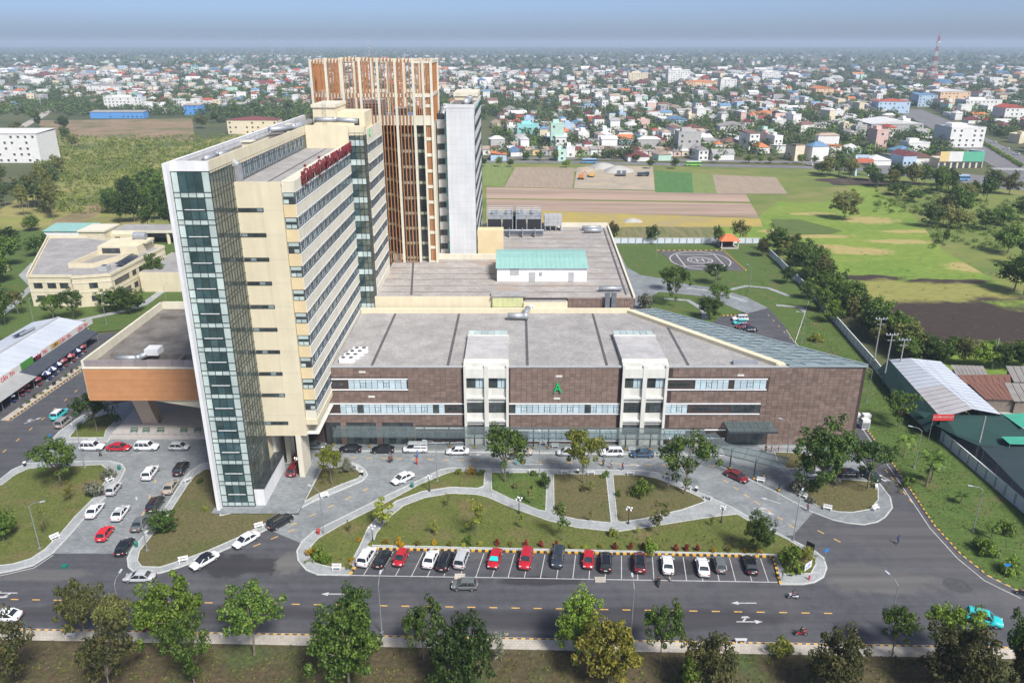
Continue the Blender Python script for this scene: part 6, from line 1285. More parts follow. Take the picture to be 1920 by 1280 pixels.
# ================================================================ benches
BW = mat('bench_white', (.72, .73, .74), (.62, .63, .64), 1.5, .7); BG = mat('bench_green', (.06, .14, .10), (.05, .12, .085), 1.5, .6)
def make_bench(m):
    t = bpy.data.objects.new('park_bench', None); col.objects.link(t)
    for k in range(3): MB().box(-.75, .75, -.22 + k * .155, -.09 + k * .155, .42, .47).obj('seat_slat', m, t)
    for k in range(2): MB().box(-.75, .75, .26 + k * .02, .31 + k * .02, .58 + k * .19, .72 + k * .19).obj('back_slat', m, t)
    for s in (-1, 1): mb = MB(); mb.box(s * .55 - .06, s * .55 + .06, -.2, .26, 0, .42); mb.bar((s * .55, .24, .3), (s * .55, .29, .92), .08, .06); mb.obj('leg', m, t)
    return t
bw0, bg0 = make_bench(BW), make_bench(BG)
benches = [(625, 826, 0, 'left of the lobby piers on the facade walk'), (783, 828, 0, 'first of four on the facade walk right of the lobby'), (811, 829, 0, 'second of four on the facade walk right of the lobby'), (836, 831, 0, 'third of four on the facade walk right of the lobby'), (863, 832, 0, 'fourth of four on the facade walk right of the lobby'), (1018, 833, 0, 'against the facade under the middle tile wall'), (1041, 839, 0, 'just right of another under the middle tile wall'), (1185, 845, 0, 'at the foot of the second white bay'),
           (949, 886, 180, 'at the top of the garden beside the leafy tree'), (998, 886, 180, 'second along the top of the garden'), (1058, 887, 180, 'third along the top of the garden'), (1108, 889, 180, 'fourth along the top of the garden right of the bin'), (1182, 890, 180, 'fifth along the top of the garden'), (1252, 897, 155, 'at the upper right bend of the garden walk'), (1289, 916, 150, 'below the tree on the right garden walk'), (1327, 935, 150, 'near the lamp at the right garden walk'), (1505, 932, -40, 'on the left side of the forecourt island'), (1551, 955, -25, 'at the bottom of the forecourt island'), (1642, 955, 30, 'at the lower right of the forecourt island'), (1643, 913, 70, 'at the upper right of the forecourt island'), (1426, 903, -20, 'beside the middle canopy post'),
           (175, 827, 180, 'at the tip of the small lawn left of the terrace'), (207, 902, 60, 'beside the grey bushes on the left island'), (104, 1010, 50, 'at the lower right of the left lawn island'), (352, 903, -130, 'on the kerb of the tower lawn by the beige sedan'), (279, 999, -125, 'on the kerb of the tower lawn below the round tree'), (344, 1053, 20, 'at the lower edge of the tower lawn'), (486, 989, 28, 'above the white sedan at the tower lawn'), (609, 932, 28, 'on the walk right of the tower plaza under the lamp'), (665, 877, 150, 'at the top of the small lawn right of the tower'), (631, 1067, 0, 'at the lower left end of the central garden'), (1388, 1203, 180, 'on the front footway behind the mixed tree'), (132, 1193, 180, 'on the front footway at the lower left'), (425, 1193, 180, 'on the front footway left of the branching tree')]
for u, v, rz, lab in benches: x, y = g(u, v, .15); b = dup(bw0, (x, y, .13), R(rz), 'white bench ' + lab, 'white park benches'); b['category'] = 'bench'
for i, x in enumerate([-78.5, -76.0, -73, -68.2, -65.3]): b = dup(bg0, (x, 143.2, .6), 0, ['leftmost', 'second', 'third', 'fourth', 'rightmost'][i] + ' dark green bench behind the terrace railing, counted from the left', 'green benches on the terrace'); b['category'] = 'bench'
for i, (u, v) in enumerate([(862, 1081), (1125, 1087)]):
    x, y = g(u, v); t = thing('drain_ramp', ['left', 'right'][i] + ' low concrete slab lying at the parking bay line', 'slab', (x, y, 0))
    for k in range(3): MB().box(x - .8, x + .8, y - .6 + k * .42, y - .22 + k * .42, .02, .16).obj('slab_bar', VERGEP, t)
remove_tree(bw0); remove_tree(bg0)

# ================================================================ lamps, bins, signs
LPO = mat('lamp_post_grey', (.30, .32, .34), (.26, .28, .30), 1, .5, metal=.3)
def street_lamp(u, v, rz, label, h=8.5, arm=1.8):
    x, y = g(u, v, .1); t = thing('street_lamp', label, 'street lamp', (x, y, .05), rz, 'grey street lamps')
    MB().box(-.2, .2, -.2, .2, 0, .25).obj('base', LPO, t); MB().tube((0, 0, .2), (0, 0, h - .5), .09, .055, 8).obj('pole', LPO, t)
    a = MB(); a.tube((0, 0, h - .5), (arm * .4, 0, h), .05, .04, 6); a.tube((arm * .4, 0, h), (arm, 0, h + .1), .04, .035, 6); a.obj('arm', LPO, t)
    MB().bar((arm - .1, 0, h + .1), (arm + .65, 0, h + .16), .26, .1).obj('lamp_head', mat('lamp_head', (.45, .5, .55), (.4, .45, .5), 1, .4), t)
for u, v, rz, lab in [(820, 902, 180, 'street lamp at the upper left edge of the central garden'), (1011, 893, 90, 'street lamp at the top of the garden between two trees'), (607, 1000, 150, 'street lamp at the left tip of the central garden'), (75, 1028, 10, 'street lamp on the left lawn island near its lower edge'), (276, 1032, 120, 'street lamp on the kerb of the tower lawn beside the round tree'), (159, 876, 140, 'street lamp at the top of the left island near the spreading tree'), (1474, 863, 150, 'street lamp in front of the blank brown wall'), (1487, 1013, 60, 'street lamp at the lower right edge of the central garden'), (1714, 877, 160, 'street lamp on the right lawn level with the metal shed front'), (1824, 996, 170, 'street lamp on the right lawn by the dark net shelter'), (1253, 909, 90, 'street lamp by the bench at the upper right garden bend'), (1665, 1186, 110, 'street lamp behind the thin green tree at lower right'), (716, 1186, 90, 'street lamp on the near kerb rising behind the big dark tree'), (1183, 1192, 90, 'street lamp on the near kerb in front of the bright green tree'), (234, 1184, 90, 'street lamp on the near kerb among the lower left trees'), (1405, 516 + 30, 120, 'street lamp by the rear path right of the helipad'), (1503, 642, 160, 'street lamp on the rear lawn left of the fence hedge'), (1625, 755, 160, 'street lamp on the lawn by the right corner of the brown block'), (1230, 480, 90, 'street lamp at the left of the helipad'), (1340, 553, 90, 'street lamp on the rear path below the helipad'), (200, 608, 90, 'street lamp behind the canteen on the left lawn'), (315, 585, 90, 'street lamp on the left lawn beside the tower'), (65, 612, 60, 'thin street lamp between canteen and annex')]:
    street_lamp(u, v, R(rz), lab)
BLKM = mat('black_iron', (.015, .02, .03), (.025, .03, .04), 2, .5); GLOBE = mat('white_globe', (.75, .76, .78), (.7, .71, .73), 2, .3)
def globe_lamp(u, v, label):
    x, y = g(u, v, .15); t = thing('globe_lamp', label, 'garden lamp', (x, y, .14), 0, 'black garden lamps with five globes'); t.location = (x, y, .14); BASE[t.name] = (0, 0, 0)
    MB().lathe([(.2, 0), (.2, .35), (.1, .5), (.07, 1.0), (.055, 2.6), (.09, 2.7), (.04, 2.8)], 10).obj('post', BLKM, t)
    for k in range(5):
        if k == 4: p = (0, 0, 3.15)
        else: a = k * math.pi / 2 + .4; p = (.5 * math.cos(a), .5 * math.sin(a), 2.95)
        MB().tube((0, 0, 2.6), (p[0], p[1], p[2] - .15), .03, n=6).obj('arm', BLKM, t); MB().lathe([(.02, -.18), (.13, -.13), (.18, 0), (.13, .13), (.02, .18)], 10, p).obj('globe', GLOBE, t)
for u, v, lab in [(805, 920, 'black five globe lamp on the upper left garden lawn'), (973, 962, 'black five globe lamp beside the middle of the garden path'), (1178, 981, 'black five globe lamp on the right brown lawn of the garden'), (699, 1016, 'black five globe lamp at the left foot of the garden path'), (1352, 979, 'black five globe lamp at the right junction of the garden walk'), (1314, 590, 'black five globe lamp behind the brown block near the rear hedge')]: globe_lamp(u, v, lab)
def bin_(u, v, c_, label):
    x, y = g(u, v, .15); t = thing('litter_bin', label, 'bin', (x, y, .14)); BASE[t.name] = (0, 0, 0)
    MB().lathe([(.24, 0), (.30, .7), (.31, .75)], 12).obj('bin_body', c_, t); MB().lathe([(.33, .75), (.33, .82), (.2, .95), (0, .98)], 12).obj('lid', c_ if c_ is not BLKM else BW, t)
GBIN = mat('bin_green', (.01, .18, .14), (.01, .15, .12), 2, .5)
for u, v, c_, lab in [(1083, 887, BLKM, 'dark bin between benches at the top of the garden'), (773, 913, GBIN, 'green bin on the kerb below the open door sedan'), (224, 880, GBIN, 'green bin at the round end of the left island'), (256, 1024, GBIN, 'green bin at the kerb beside the black sedan'), (47, 873, BLKM, 'black and white bin at the left end of the left island'), (679, 890, BLKM, 'black and white bin at the tip of the small tower lawn'), (1305, 920, BLKM, 'black and white bin on the right garden walk'), (597, 1000, HB['red'], 'red bin at the left tip of the central garden')]: bin_(u, v, c_, lab)
BLUS = mat('sign_blue', (.02, .20, .60), (.02, .18, .55), 2, .4)
def sign(u, v, m, w, h, zt, rz, label, text=None, posts=1, name='road_sign'):
    x, y = g(u, v, .1); t = thing(name, label, 'sign', (x, y, .1), rz); BASE[t.name] = (0, 0, 0)
    for k in range(posts): px_ = 0 if posts == 1 else (-w / 2 + .06 + k * (w - .12)); MB().tube((px_, 0, 0), (px_, 0, zt), .035, n=6).obj('post', LPO, t)
    p = MB().box(-w / 2, w / 2, -.06, -.04, zt - h, zt).obj('panel', m, t)
    return t, p
sign(1546, 1052, BLUS, .8, .6, 2.4, R(20), 'small blue sign at the right end of the central garden'); sign(98, 832, BLUS, .7, .6, 2.3, 0, 'small blue sign on the kerb near the spreading tree'); sign(1883, 1080, BLUS, .9, .5, 2.4, 0, 'blue sign on the right lawn near the edge of the picture')
t, p = sign(1513, 1072, SIGNW, 1.9, 1.3, 1.9, R(38), 'white direction board with blue plan in the garden corner', posts=2, name='plan_board')
for q in ((-.6, -.2, .9, 1.2), (-.1, .5, 1.2, 1.35), (.1, .25, .8, 1.6)): MB().box(q[0], q[1], -.075, -.061, q[2], q[3]).obj('plan_mark', BLUS, p)
sign(1518, 1034, BLKM, 1.4, 1.3, 1.8, R(-50), 'dark panel board at the right edge of the central garden', posts=2, name='notice_board'); sign(1466, 1086, LPO, .6, 1.1, 1.9, R(80), 'narrow grey board at the right end of the parking bays', posts=2, name='notice_board')
for u, v, lab in [(1866, 1047, 'left grey panel sign on the right lawn among bushes'), (1872, 1045, 'right grey panel sign on the right lawn among bushes')]: sign(u, v, LPO, .55, 1.2, 1.6, R(60), lab, name='notice_board')
x, y = g(1517, 1086, .15); hy_ = thing('fire_hydrant', 'pinkish red fire hydrant on the corner paving by the parking bays', 'hydrant', (x, y, .14)); BASE[hy_.name] = (0, 0, 0); MB().lathe([(.18, 0), (.18, .1), (.11, .12), (.11, .6), (.15, .62), (.10, .78), (0, .84)], 10).obj('barrel', mat('hydrant_red', (.5, .06, .10), (.45, .05, .09), 2, .5), hy_)
hm = MB(); hm.tube((-.2, 0, .5), (.2, 0, .5), .06, n=8); hm.obj('nozzle', mat('hydrant_red', (.5, .06, .1)), hy_)
for i, (u, v) in enumerate([(1446, 846), (1459, 847)]):
    x, y = g(u, v, .1); t = thing('standpipe', ['left', 'right'][i] + ' red standpipe by the brown wall near the entrance', 'standpipe', (x, y, .1)); BASE[t.name] = (0, 0, 0); MB().tube((0, 0, 0), (0, 0, 1.3), .09, n=8).obj('pipe', HB['red'], t); MB().tube((-.18, 0, 1.0), (.18, 0, 1.0), .06, n=6).obj('coupling', HB['red'], t)
# utility poles with wires
POLEC = mat('pole_concrete', (.33, .33, .31), (.28, .28, .265), 1, .8)
def pole(u, v, h, label, arms=True):
    x, y = g(u, v); t = thing('utility_pole', label, 'utility pole', (x, y, 0)); BASE[t.name] = (0, 0, 0); MB().tube((0, 0, 0), (0, 0, h), .22, .13, 8).obj('mast', POLEC, t)
    if arms:
        MB().box(-1.4, 1.4, -.1, .1, h - .3, h - .15).obj('crossarm', LPO, t); MB().box(-.9, .9, -.09, .09, h - 1.6, h - 1.47).obj('crossarm', LPO, t)
        for xx in (-1.3, -.5, .5, 1.3): MB().lathe([(.09, 0), (.12, .1), (.06, .2), (.12, .28), (.04, .38)], 8, (xx, 0, h - .15)).obj('insulator', BW, t)
    return (x, y, h)
P1 = pole(1636, 690, 13.2, 'farthest of three concrete utility poles by the fence'); P2 = pole(1655, 722, 13.0, 'middle one of three concrete utility poles by the fence'); P3 = pole(1680, 720, 11.5, 'nearest of three concrete utility poles by the fence')
P4 = pole(1828, 862, 9.5, 'leaning-looking concrete pole among the net shelters', False); pole(1860, 690, 8, 'lone grey pole behind the shacks', False)
wr = MB()
def wire(a, b, sag=.8):
    n = 8; pr = None
    for k in range(n + 1):
        t = k / n; p = tuple(a[i] + (b[i] - a[i]) * t - (sag * 4 * t * (1 - t) if i == 2 else 0) for i in range(3))
        if pr: wr.tube(pr, p, .02, n=3, caps=False)
        pr = p
for xx in (-1.3, .5, 1.3): wire((P3[0] + xx, P3[1], P3[2]), (P4[0] + xx * .2, P4[1], P4[2]), 1.2); wire((P1[0] + xx, P1[1], P1[2]), (P3[0] + xx, P3[1], P3[2]), .5)
wire((P4[0], P4[1], 9.2), (130, 124, 9), .6)
tag(wr.obj('power_lines', BLACKP), 'thin black power lines strung between the utility poles over the metal shed', 'wires')
for i, (x, y) in enumerate([(74.5, 146), (76.0, 149), (74.2, 150)]):
    t = thing('outdoor_unit', ['nearest', 'middle', 'farthest'][i] + ' white plant cabinet at the right corner of the brown block', 'plant unit', (x, y, 0)); MB().box(x - .8, x + .8, y - .6, y + .6, 0, 2.2 - .3 * i).obj('cabinet', BW, t); MB().box(x - .7, x + .7, y - .66, y - .61, .3, 1.6 - .3 * i).obj('grille', LPO, t)
gb = thing('green_crate', 'green plastic crate lying on the asphalt below the left drive', 'crate', (*g(122, 1063), 0)); x, y = g(122, 1063); MB().box(x - .4, x + .4, y - .3, y + .3, .02, .35).obj('crate_box', GBIN, gb); MB().box(x - .44, x + .44, y - .34, y + .34, .35, .4).obj('rim', GBIN, gb)
# ================================================================ vegetation
BARK = mat('bark', (.13, .105, .08), (.20, .17, .135), 1.5, .9); BARKP = mat('pale_bark', (.30, .27, .23), (.22, .19, .16), 1.5, .9)
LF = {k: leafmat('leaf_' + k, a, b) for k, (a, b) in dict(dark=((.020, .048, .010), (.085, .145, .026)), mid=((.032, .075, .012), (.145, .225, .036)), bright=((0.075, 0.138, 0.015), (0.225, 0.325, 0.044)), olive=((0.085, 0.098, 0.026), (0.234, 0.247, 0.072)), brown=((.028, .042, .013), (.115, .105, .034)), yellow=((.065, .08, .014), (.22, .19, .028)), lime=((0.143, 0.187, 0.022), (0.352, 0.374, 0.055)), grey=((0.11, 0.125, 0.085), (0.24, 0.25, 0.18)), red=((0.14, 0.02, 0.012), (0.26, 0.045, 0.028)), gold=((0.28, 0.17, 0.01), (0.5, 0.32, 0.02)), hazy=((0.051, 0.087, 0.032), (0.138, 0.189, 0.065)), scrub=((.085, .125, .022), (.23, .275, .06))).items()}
def leaves(cent, rad, per, size, rng, flat=.75, up=.6):
    """leaf quads on the outer part of each clump; returns vert array"""
    C = np.repeat(np.asarray(cent, float), per, 0); Rr = np.repeat(np.asarray(rad, float), per)[:, None]; n = len(C)
    d = rng.normal(size=(n, 3)); d /= np.linalg.norm(d, axis=1)[:, None]
    p = C + d * Rr * (rng.uniform(.35, 1.0, (n, 1)) ** .5) * np.array([1, 1, flat])
    nr = d + rng.normal(size=(n, 3)) * .55 + np.array([0, 0, up]); nr /= np.linalg.norm(nr, axis=1)[:, None]
    a = np.cross(nr, rng.normal(size=(n, 3))); a /= np.linalg.norm(a, axis=1)[:, None]; b = np.cross(nr, a)
    s = (size * rng.uniform(.6, 1.35, (n, 1))); a *= s; b *= s * .62
    V = np.empty((n, 4, 3)); V[:, 0] = p - a; V[:, 1] = p + b; V[:, 2] = p + a; V[:, 3] = p - b
    return V.reshape(-1, 3)
def fast_mesh(name, V, k=4):
    me = bpy.data.meshes.new(name); nv = len(V); nf = nv // k; me.vertices.add(nv); me.vertices.foreach_set('co', V.astype(np.float32).ravel())
    me.loops.add(nv); me.loops.foreach_set('vertex_index', np.arange(nv, dtype=np.int32)); me.polygons.add(nf)
    me.polygons.foreach_set('loop_start', np.arange(0, nv, k, dtype=np.int32)); me.polygons.foreach_set('loop_total', np.full(nf, k, dtype=np.int32)); me.update(); return me
def tree_meshes(kind, seed):
    rng = np.random.default_rng(seed); r = random.Random(seed); mb = MB(); cent, rad = [], []
    def limb(p, q, r0, r1, bend=.25):
        m = tuple((p[i] + q[i]) / 2 + r.uniform(-bend, bend) for i in range(3)); mb.tube(p, m, r0, (r0 + r1) / 2, 6, caps=False); mb.tube(m, q, (r0 + r1) / 2, r1, 6, caps=False)
    if kind in ('broad', 'open', 'tall', 'mid'):
        H, CR_, cz, nl, th = dict(broad=(8, 3.5, 4.55, 9, .16), open=(8, 3.7, 5.1, 9, .14), tall=(13, 2.7, 8.8, 10, .16), mid=(8, 3.3, 5.0, 6, .16))[kind]
        ch = H - cz; t0 = (r.uniform(-.2, .2), r.uniform(-.2, .2), H * (.34 if kind != 'tall' else .45)); limb((0, 0, 0), t0, th, th * .75, .08)
        for i in range(nl):
            a = 2 * math.pi * (i + r.random() * .6) / nl; e = r.uniform(.45, 1.0); q = (t0[0] + CR_ * .75 * e * math.cos(a), t0[1] + CR_ * .75 * e * math.sin(a), cz + r.uniform(-.35, .75) * ch * (1.25 - e)); limb(t0, q, th * .5, .035)
            if kind != 'mid':
                for _ in range(3 if kind == 'open' else 2):
                    q2 = (q[0] + r.uniform(-1.2, 1.2), q[1] + r.uniform(-1.2, 1.2), q[2] + r.uniform(.1, 1.0)); limb(q, q2, .04, .015, .1); cent.append(q2); rad.append(r.uniform(.5, .9))
            cent.append(q); rad.append(r.uniform(.6, 1.0))
        limb(t0, (t0[0] + .3, t0[1], H - .9), th * .6, .04); cent.append((t0[0] + .3, t0[1], H - .8)); rad.append(.9)
        extra = dict(broad=76, open=22, tall=60, mid=44)[kind]
        ph = [r.random() * 6.28 for _ in range(3)]
        for _ in range(extra):
            d = rng.normal(size=3); d /= np.linalg.norm(d); az = math.atan2(d[1], d[0]); k = r.uniform(.55, .98) * (1 + .22 * math.sin(2 * az + ph[0]) + .18 * math.sin(3 * az + ph[1]) + .16 * math.sin(5 * d[2] + ph[2]))
            cent.append((d[0] * CR_ * k, d[1] * CR_ * k, cz + d[2] * ch * k * (1 if d[2] > 0 else .92))); rad.append(r.uniform(.45, .95) if kind != 'mid' else r.uniform(.75, 1.3))
        per, sz = dict(broad=(80, .17), open=(74, .17), tall=(40, .22), mid=(42, .27))[kind]
        V = leaves(cent, rad, per, sz, rng)
    elif kind == 'sapling':
        limb((0, 0, 0), (.1, 0, 2.4), .05, .03, .1)
        for i in range(12): a = r.random() * 6.28; e = r.uniform(.15, 1.0); q = (e * math.cos(a) * (1 - .1 * i / 3), e * math.sin(a), 1.3 + i * .21); limb((.05, 0, 1.2 + i * .1), q, .02, .01, .05); cent.append(q); rad.append(r.uniform(.25, .5))
        V = leaves(cent, rad, 42, .12, rng)
    elif kind == 'bush':
        for i in range(16): a = r.random() * 6.28; e = r.uniform(.1, .8); cent.append((e * math.cos(a), e * math.sin(a), r.uniform(.25, .95) * (1.15 - e * .6))); rad.append(r.uniform(.22, .4)); limb((0, 0, 0), cent[-1], .02, .01, .05)
        V = leaves(cent, rad, 46, .09, rng)
    elif kind == 'spike':
        for i in range(9): a = r.random() * 6.28; z = i / 9; cent.append((.16 * (1 - z) * math.cos(a), .16 * (1 - z) * math.sin(a), .12 + z * .85)); rad.append(.24 * (1 - z * .6))
        mb.tube((0, 0, 0), (0, 0, .4), .02, n=5); V = leaves(cent, rad, 30, .09, rng)
    elif kind == 'palm':
        limb((0, 0, 0), (.15, .05, 3.2), .14, .09, .05); Vs = []
        for i in range(13):
            a = 2 * math.pi * i / 13 + r.random() * .3; el = r.uniform(.2, 1.0); pr = np.array([.15, .05, 3.2]); dirv = np.array([math.cos(a) * math.cos(el), math.sin(a) * math.cos(el), math.sin(el)]); side = np.array([-math.sin(a), math.cos(a), 0])
            for k in range(9):
                nx = pr + dirv * .27; dirv = dirv + np.array([0, 0, -.17]); dirv /= np.linalg.norm(dirv); w = .5 * math.sin(math.pi * (k + 1) / 10) + .06
                for s in (-1, 1):
                    tip = (pr + nx) / 2 + side * s * w + np.array([0, 0, -.16 * w]); Vs += [pr, nx, tip + dirv * .12, tip]
                pr = nx
        V = np.array(Vs)
    return mb, V
PROTO = {}
def protos(kind, n, bark=None):
    for s in range(n):
        mb, V = tree_meshes(kind, 100 + 17 * s + len(kind) * 7); tm = mb.mesh('trunk'); tm.materials.append(bark or BARK); cm = fast_mesh('crown', V); cm.materials.append(LF['mid']); PROTO.setdefault(kind, []).append((tm, cm))
for k, n in (('broad', 5), ('open', 5), ('tall', 3), ('mid', 5), ('sapling', 4), ('bush', 4), ('spike', 3), ('palm', 3)): protos(k, n)
PH = dict(broad=8.0, open=8.0, tall=13.0, mid=8.0, sapling=3.9, bush=1.25, spike=1.05, palm=4.2); PW = dict(broad=7.6, open=7.8, tall=6.0, mid=7.8, sapling=2.6, bush=2.0, spike=.5, palm=4.2)
ti = [0]
def plant(x, y, h, w, kind, leaf, label, group=None, z=.0, cat='tree', name='leafy_tree'):
    ti[0] += 1; tm, cm = PROTO[kind][ti[0] % len(PROTO[kind])]; t = thing(name, label, cat, (x, y, z), (ti[0] * 2.4) % 6.28 + .01, group); t.scale = (w / PW[kind], w / PW[kind], h / PH[kind])
    for me, nm, m in ((tm, 'trunk' if cat == 'tree' else 'stem', None), (cm, 'crown' if cat == 'tree' else 'foliage', LF[leaf])):
        o = bpy.data.objects.new(nm, me); col.objects.link(o); o.parent = t
        if m: o.material_slots[0].link = 'OBJECT'; o.material_slots[0].material = m
    return t
ONES = 'zero first second third fourth fifth sixth seventh eighth ninth tenth eleventh twelfth thirteenth fourteenth fifteenth sixteenth seventeenth eighteenth nineteenth'.split()
def ordinal(n):
    if n < 20: return ONES[n]
    t, o = divmod(n, 10); return ['twentieth', 'thirtieth', 'fortieth'][t - 2] if o == 0 else ['twenty', 'thirty', 'forty'][t - 2] + '-' + ONES[o]
def number_group(group, text, key):
    for i, o in enumerate(sorted([o for o in col.objects if o.get('group') == group and o.parent is None], key=key)): o['label'] = ordinal(i + 1) + ' ' + text
def ang_(o): return o.location.x / o.location.y
def tree_at(u, v, vtop, wpx, kind, leaf, label, group=None, z=0.0, cat='tree', name='leafy_tree'):
    x, y = g(u, v, z); return plant(x, y, hat(vtop, y) - z, wid(wpx, y), kind, leaf, label, group, z, cat, name)
FT = 'roadside trees on the front verge'
for a in [(25, 1300, 1145, 120, 'open', 'brown', 'dark brownish tree at the lower left corner'), (165, 1222, 1082, 95, 'open', 'olive', 'loose olive tree at lower left rising over the road'), (225, 1225, 1105, 90, 'open', 'olive', 'olive tree right of the loose one at lower left'), (328, 1222, 1082, 130, 'broad', 'bright', 'vivid green round tree at lower left'), (212, 1312, 1162, 120, 'open', 'brown', 'brown tinged tree below the olive trees at lower left'), (366, 1290, 1152, 105, 'open', 'mid', 'mid green tree in front of the vivid round one'), (477, 1228, 1095, 135, 'open', 'mid', 'open crowned green tree between the vivid tree and the big dark one'), (668, 1238, 1096, 100, 'broad', 'dark', 'very dark tree top behind the big dark green tree'), (655, 1290, 1135, 142, 'broad', 'mid', 'big dense green tree left of centre at the bottom'), (795, 1238, 1118, 100, 'open', 'mid', 'branching sparse tree just left of bottom centre'), (866, 1300, 1148, 128, 'broad', 'dark', 'big dark green tree at bottom centre'), (940, 1240, 1176, 48, 'sapling', 'grey', 'small pale leaved tree right of the bottom centre tree'), (1085, 1228, 1106, 105, 'broad', 'bright', 'bright green tree behind the yellowish one'), (1140, 1288, 1158, 130, 'broad', 'yellow', 'yellow brown flowering tree at the bottom'), (1238, 1244, 1118, 92, 'open', 'mid', 'open green tree right of the yellowish tree'), (1325, 1305, 1182, 110, 'broad', 'brown', 'brown and green tree at the bottom right of centre'), (1290, 1310, 1225, 45, 'broad', 'bright', 'small bright green tree at the foot of the brown and green one'), (1560, 1312, 1176, 122, 'broad', 'brown', 'dark brown crowned tree at lower right'), (1672, 1232, 1128, 84, 'open', 'mid', 'thin green tree beside the street lamp at lower right'), (1775, 1245, 1122, 120, 'open', 'bright', 'wide light green tree in front of the turquoise taxi'), (1790, 1318, 1166, 140, 'broad', 'brown', 'large dark brown tree near the lower right corner'), (1905, 1300, 1130, 110, 'open', 'dark', 'dark tree at the lower right corner'), (1930, 1330, 1180, 110, 'broad', 'brown', 'brown tree cut by the lower right corner')]:
    u_, v_, vt_, w_, *rest_ = a; tree_at(u_, v_, vt_ + 8, w_ * .88, *rest_, group=FT, z=.12)
for a in [(947, 903, 799, 98, 'open', 'mid', 'spreading tree in front of the first white bay'), (1094, 905, 801, 82, 'open', 'lime', 'yellow green tree in front of the middle tile wall'), (1283, 926, 816, 98, 'open', 'mid', 'wide tree with dark foliage at the right garden bend'), (1534, 922, 790, 104, 'broad', 'dark', 'tall dark tree on the forecourt island'), (1627, 915, 824, 92, 'open', 'dark', 'dark tree at the right end of the forecourt island'), (114, 909, 826, 90, 'open', 'mid', 'spreading flame tree on the left island'), (182, 808, 735, 72, 'open', 'dark', 'tree on the small lawn under the corner of the raised wing'), (8, 1014, 955, 50, 'broad', 'mid', 'small round tree at the left edge on the left island'), (306, 999, 957, 54, 'broad', 'dark', 'small round dark tree on the tower lawn'), (623, 908, 838, 56, 'open', 'lime', 'yellow leaved bare limbed tree on the small lawn right of the tower')]:
    tree_at(*a, z=.15)
for a in [(717, 990, 938, 62, 'sapling', 'lime', 'light green young tree on the garden path at left'), (893, 1005, 936, 46, 'sapling', 'lime', 'lime young tree in the middle of the big garden lawn'), (815, 1000, 975, 24, 'sapling', 'lime', 'tiny lime sapling left on the big garden lawn'), (1054, 1012, 938, 42, 'sapling', 'mid', 'young green tree by the bend of the garden path'), (978, 990, 962, 16, 'sapling', 'bright', 'narrow bright sapling by the middle globe lamp'), (1334, 985, 968, 14, 'sapling', 'bright', 'narrow bright sapling near the right globe lamp'), (1235, 1003, 945, 50, 'sapling', 'olive', 'thin olive tree on the right part of the garden lawn'), (1420, 1040, 962, 50, 'broad', 'mid', 'bushy round green tree at the right end of the garden'), (1203, 929, 892, 46, 'bush', 'bright', 'round leafy bush on the right brown lawn'), (840, 950, 924, 16, 'sapling', 'olive', 'bare thin sapling at the top of the big lawn'), (1105, 920, 898, 20, 'sapling', 'olive', 'thin sapling on the third lawn piece'), (1108, 918 + 60, 955, 14, 'sapling', 'olive', 'tiny sapling at the lower end of the third lawn piece'), (996, 945, 905, 22, 'sapling', 'olive', 'thin sapling on the green second lawn'), (1195, 1000, 985, 12, 'sapling', 'lime', 'little sapling at the end of the garden path'), (85, 1005, 945, 20, 'sapling', 'olive', 'thin bare sapling in the middle of the left island'), (130, 940, 900, 24, 'sapling', 'yellow', 'reddish thin sapling near the grey bushes'), (655, 998, 975, 16, 'sapling', 'olive', 'thin sapling near the left tip of the garden')]:
    tree_at(*a, z=.16, name='young_tree' if a[4] != 'bush' else 'round_bush', cat='tree' if a[4] != 'bush' else 'bush')
SG = 'clipped shrubs along the parking bays'; sn = 0
pos = [(673, 1014, 'gold'), (695, 1022, 'lime'), (722, 1019, 'gold'), (783, 1021, 'yellow'), (813, 1019, 'gold'), (844, 1022, 'yellow'), (870, 1023, 'lime'), (900, 1022, 'lime'), (932, 1021, 'red'), (957, 1023, 'yellow'), (986, 1023, 'red'), (1014, 1024, 'red'), (1043, 1025, 'red'), (1071, 1026, 'yellow'), (1097, 1026, 'lime'), (1126, 1026, 'lime'), (1153, 1028, 'red'), (1183, 1028, 'red'), (1205, 1029, 'red'), (1267, 1031, 'red'), (1287, 1031, 'red'), (1307, 1032, 'red'), (1337, 1033, 'gold'), (1365, 1033, 'yellow'), (1396, 1034, 'gold'), (1424, 1036, 'gold'), (660, 1053, 'gold'), (655, 1066, 'yellow')]
cn = {}
for u, v, c_ in pos:
    cn[c_] = cn.get(c_, 0) + 1; o_ = ['first', 'second', 'third', 'fourth', 'fifth', 'sixth', 'seventh', 'eighth', 'ninth', 'tenth', 'eleventh'][cn[c_] - 1]
    nm = dict(gold='golden', lime='lime green', yellow='brownish yellow', red='dark red')[c_]; kk = 'spike' if c_ == 'red' else 'bush'
    x, y = g(u, v, .16); plant(x, y, 1.3 if kk == 'spike' else random.uniform(.8, 1.1), .75 if kk == 'spike' else 1.2, kk, c_, f'{o_} {nm} shrub along the parking bays counted from the left', SG, .16, 'shrub', 'clipped_shrub')
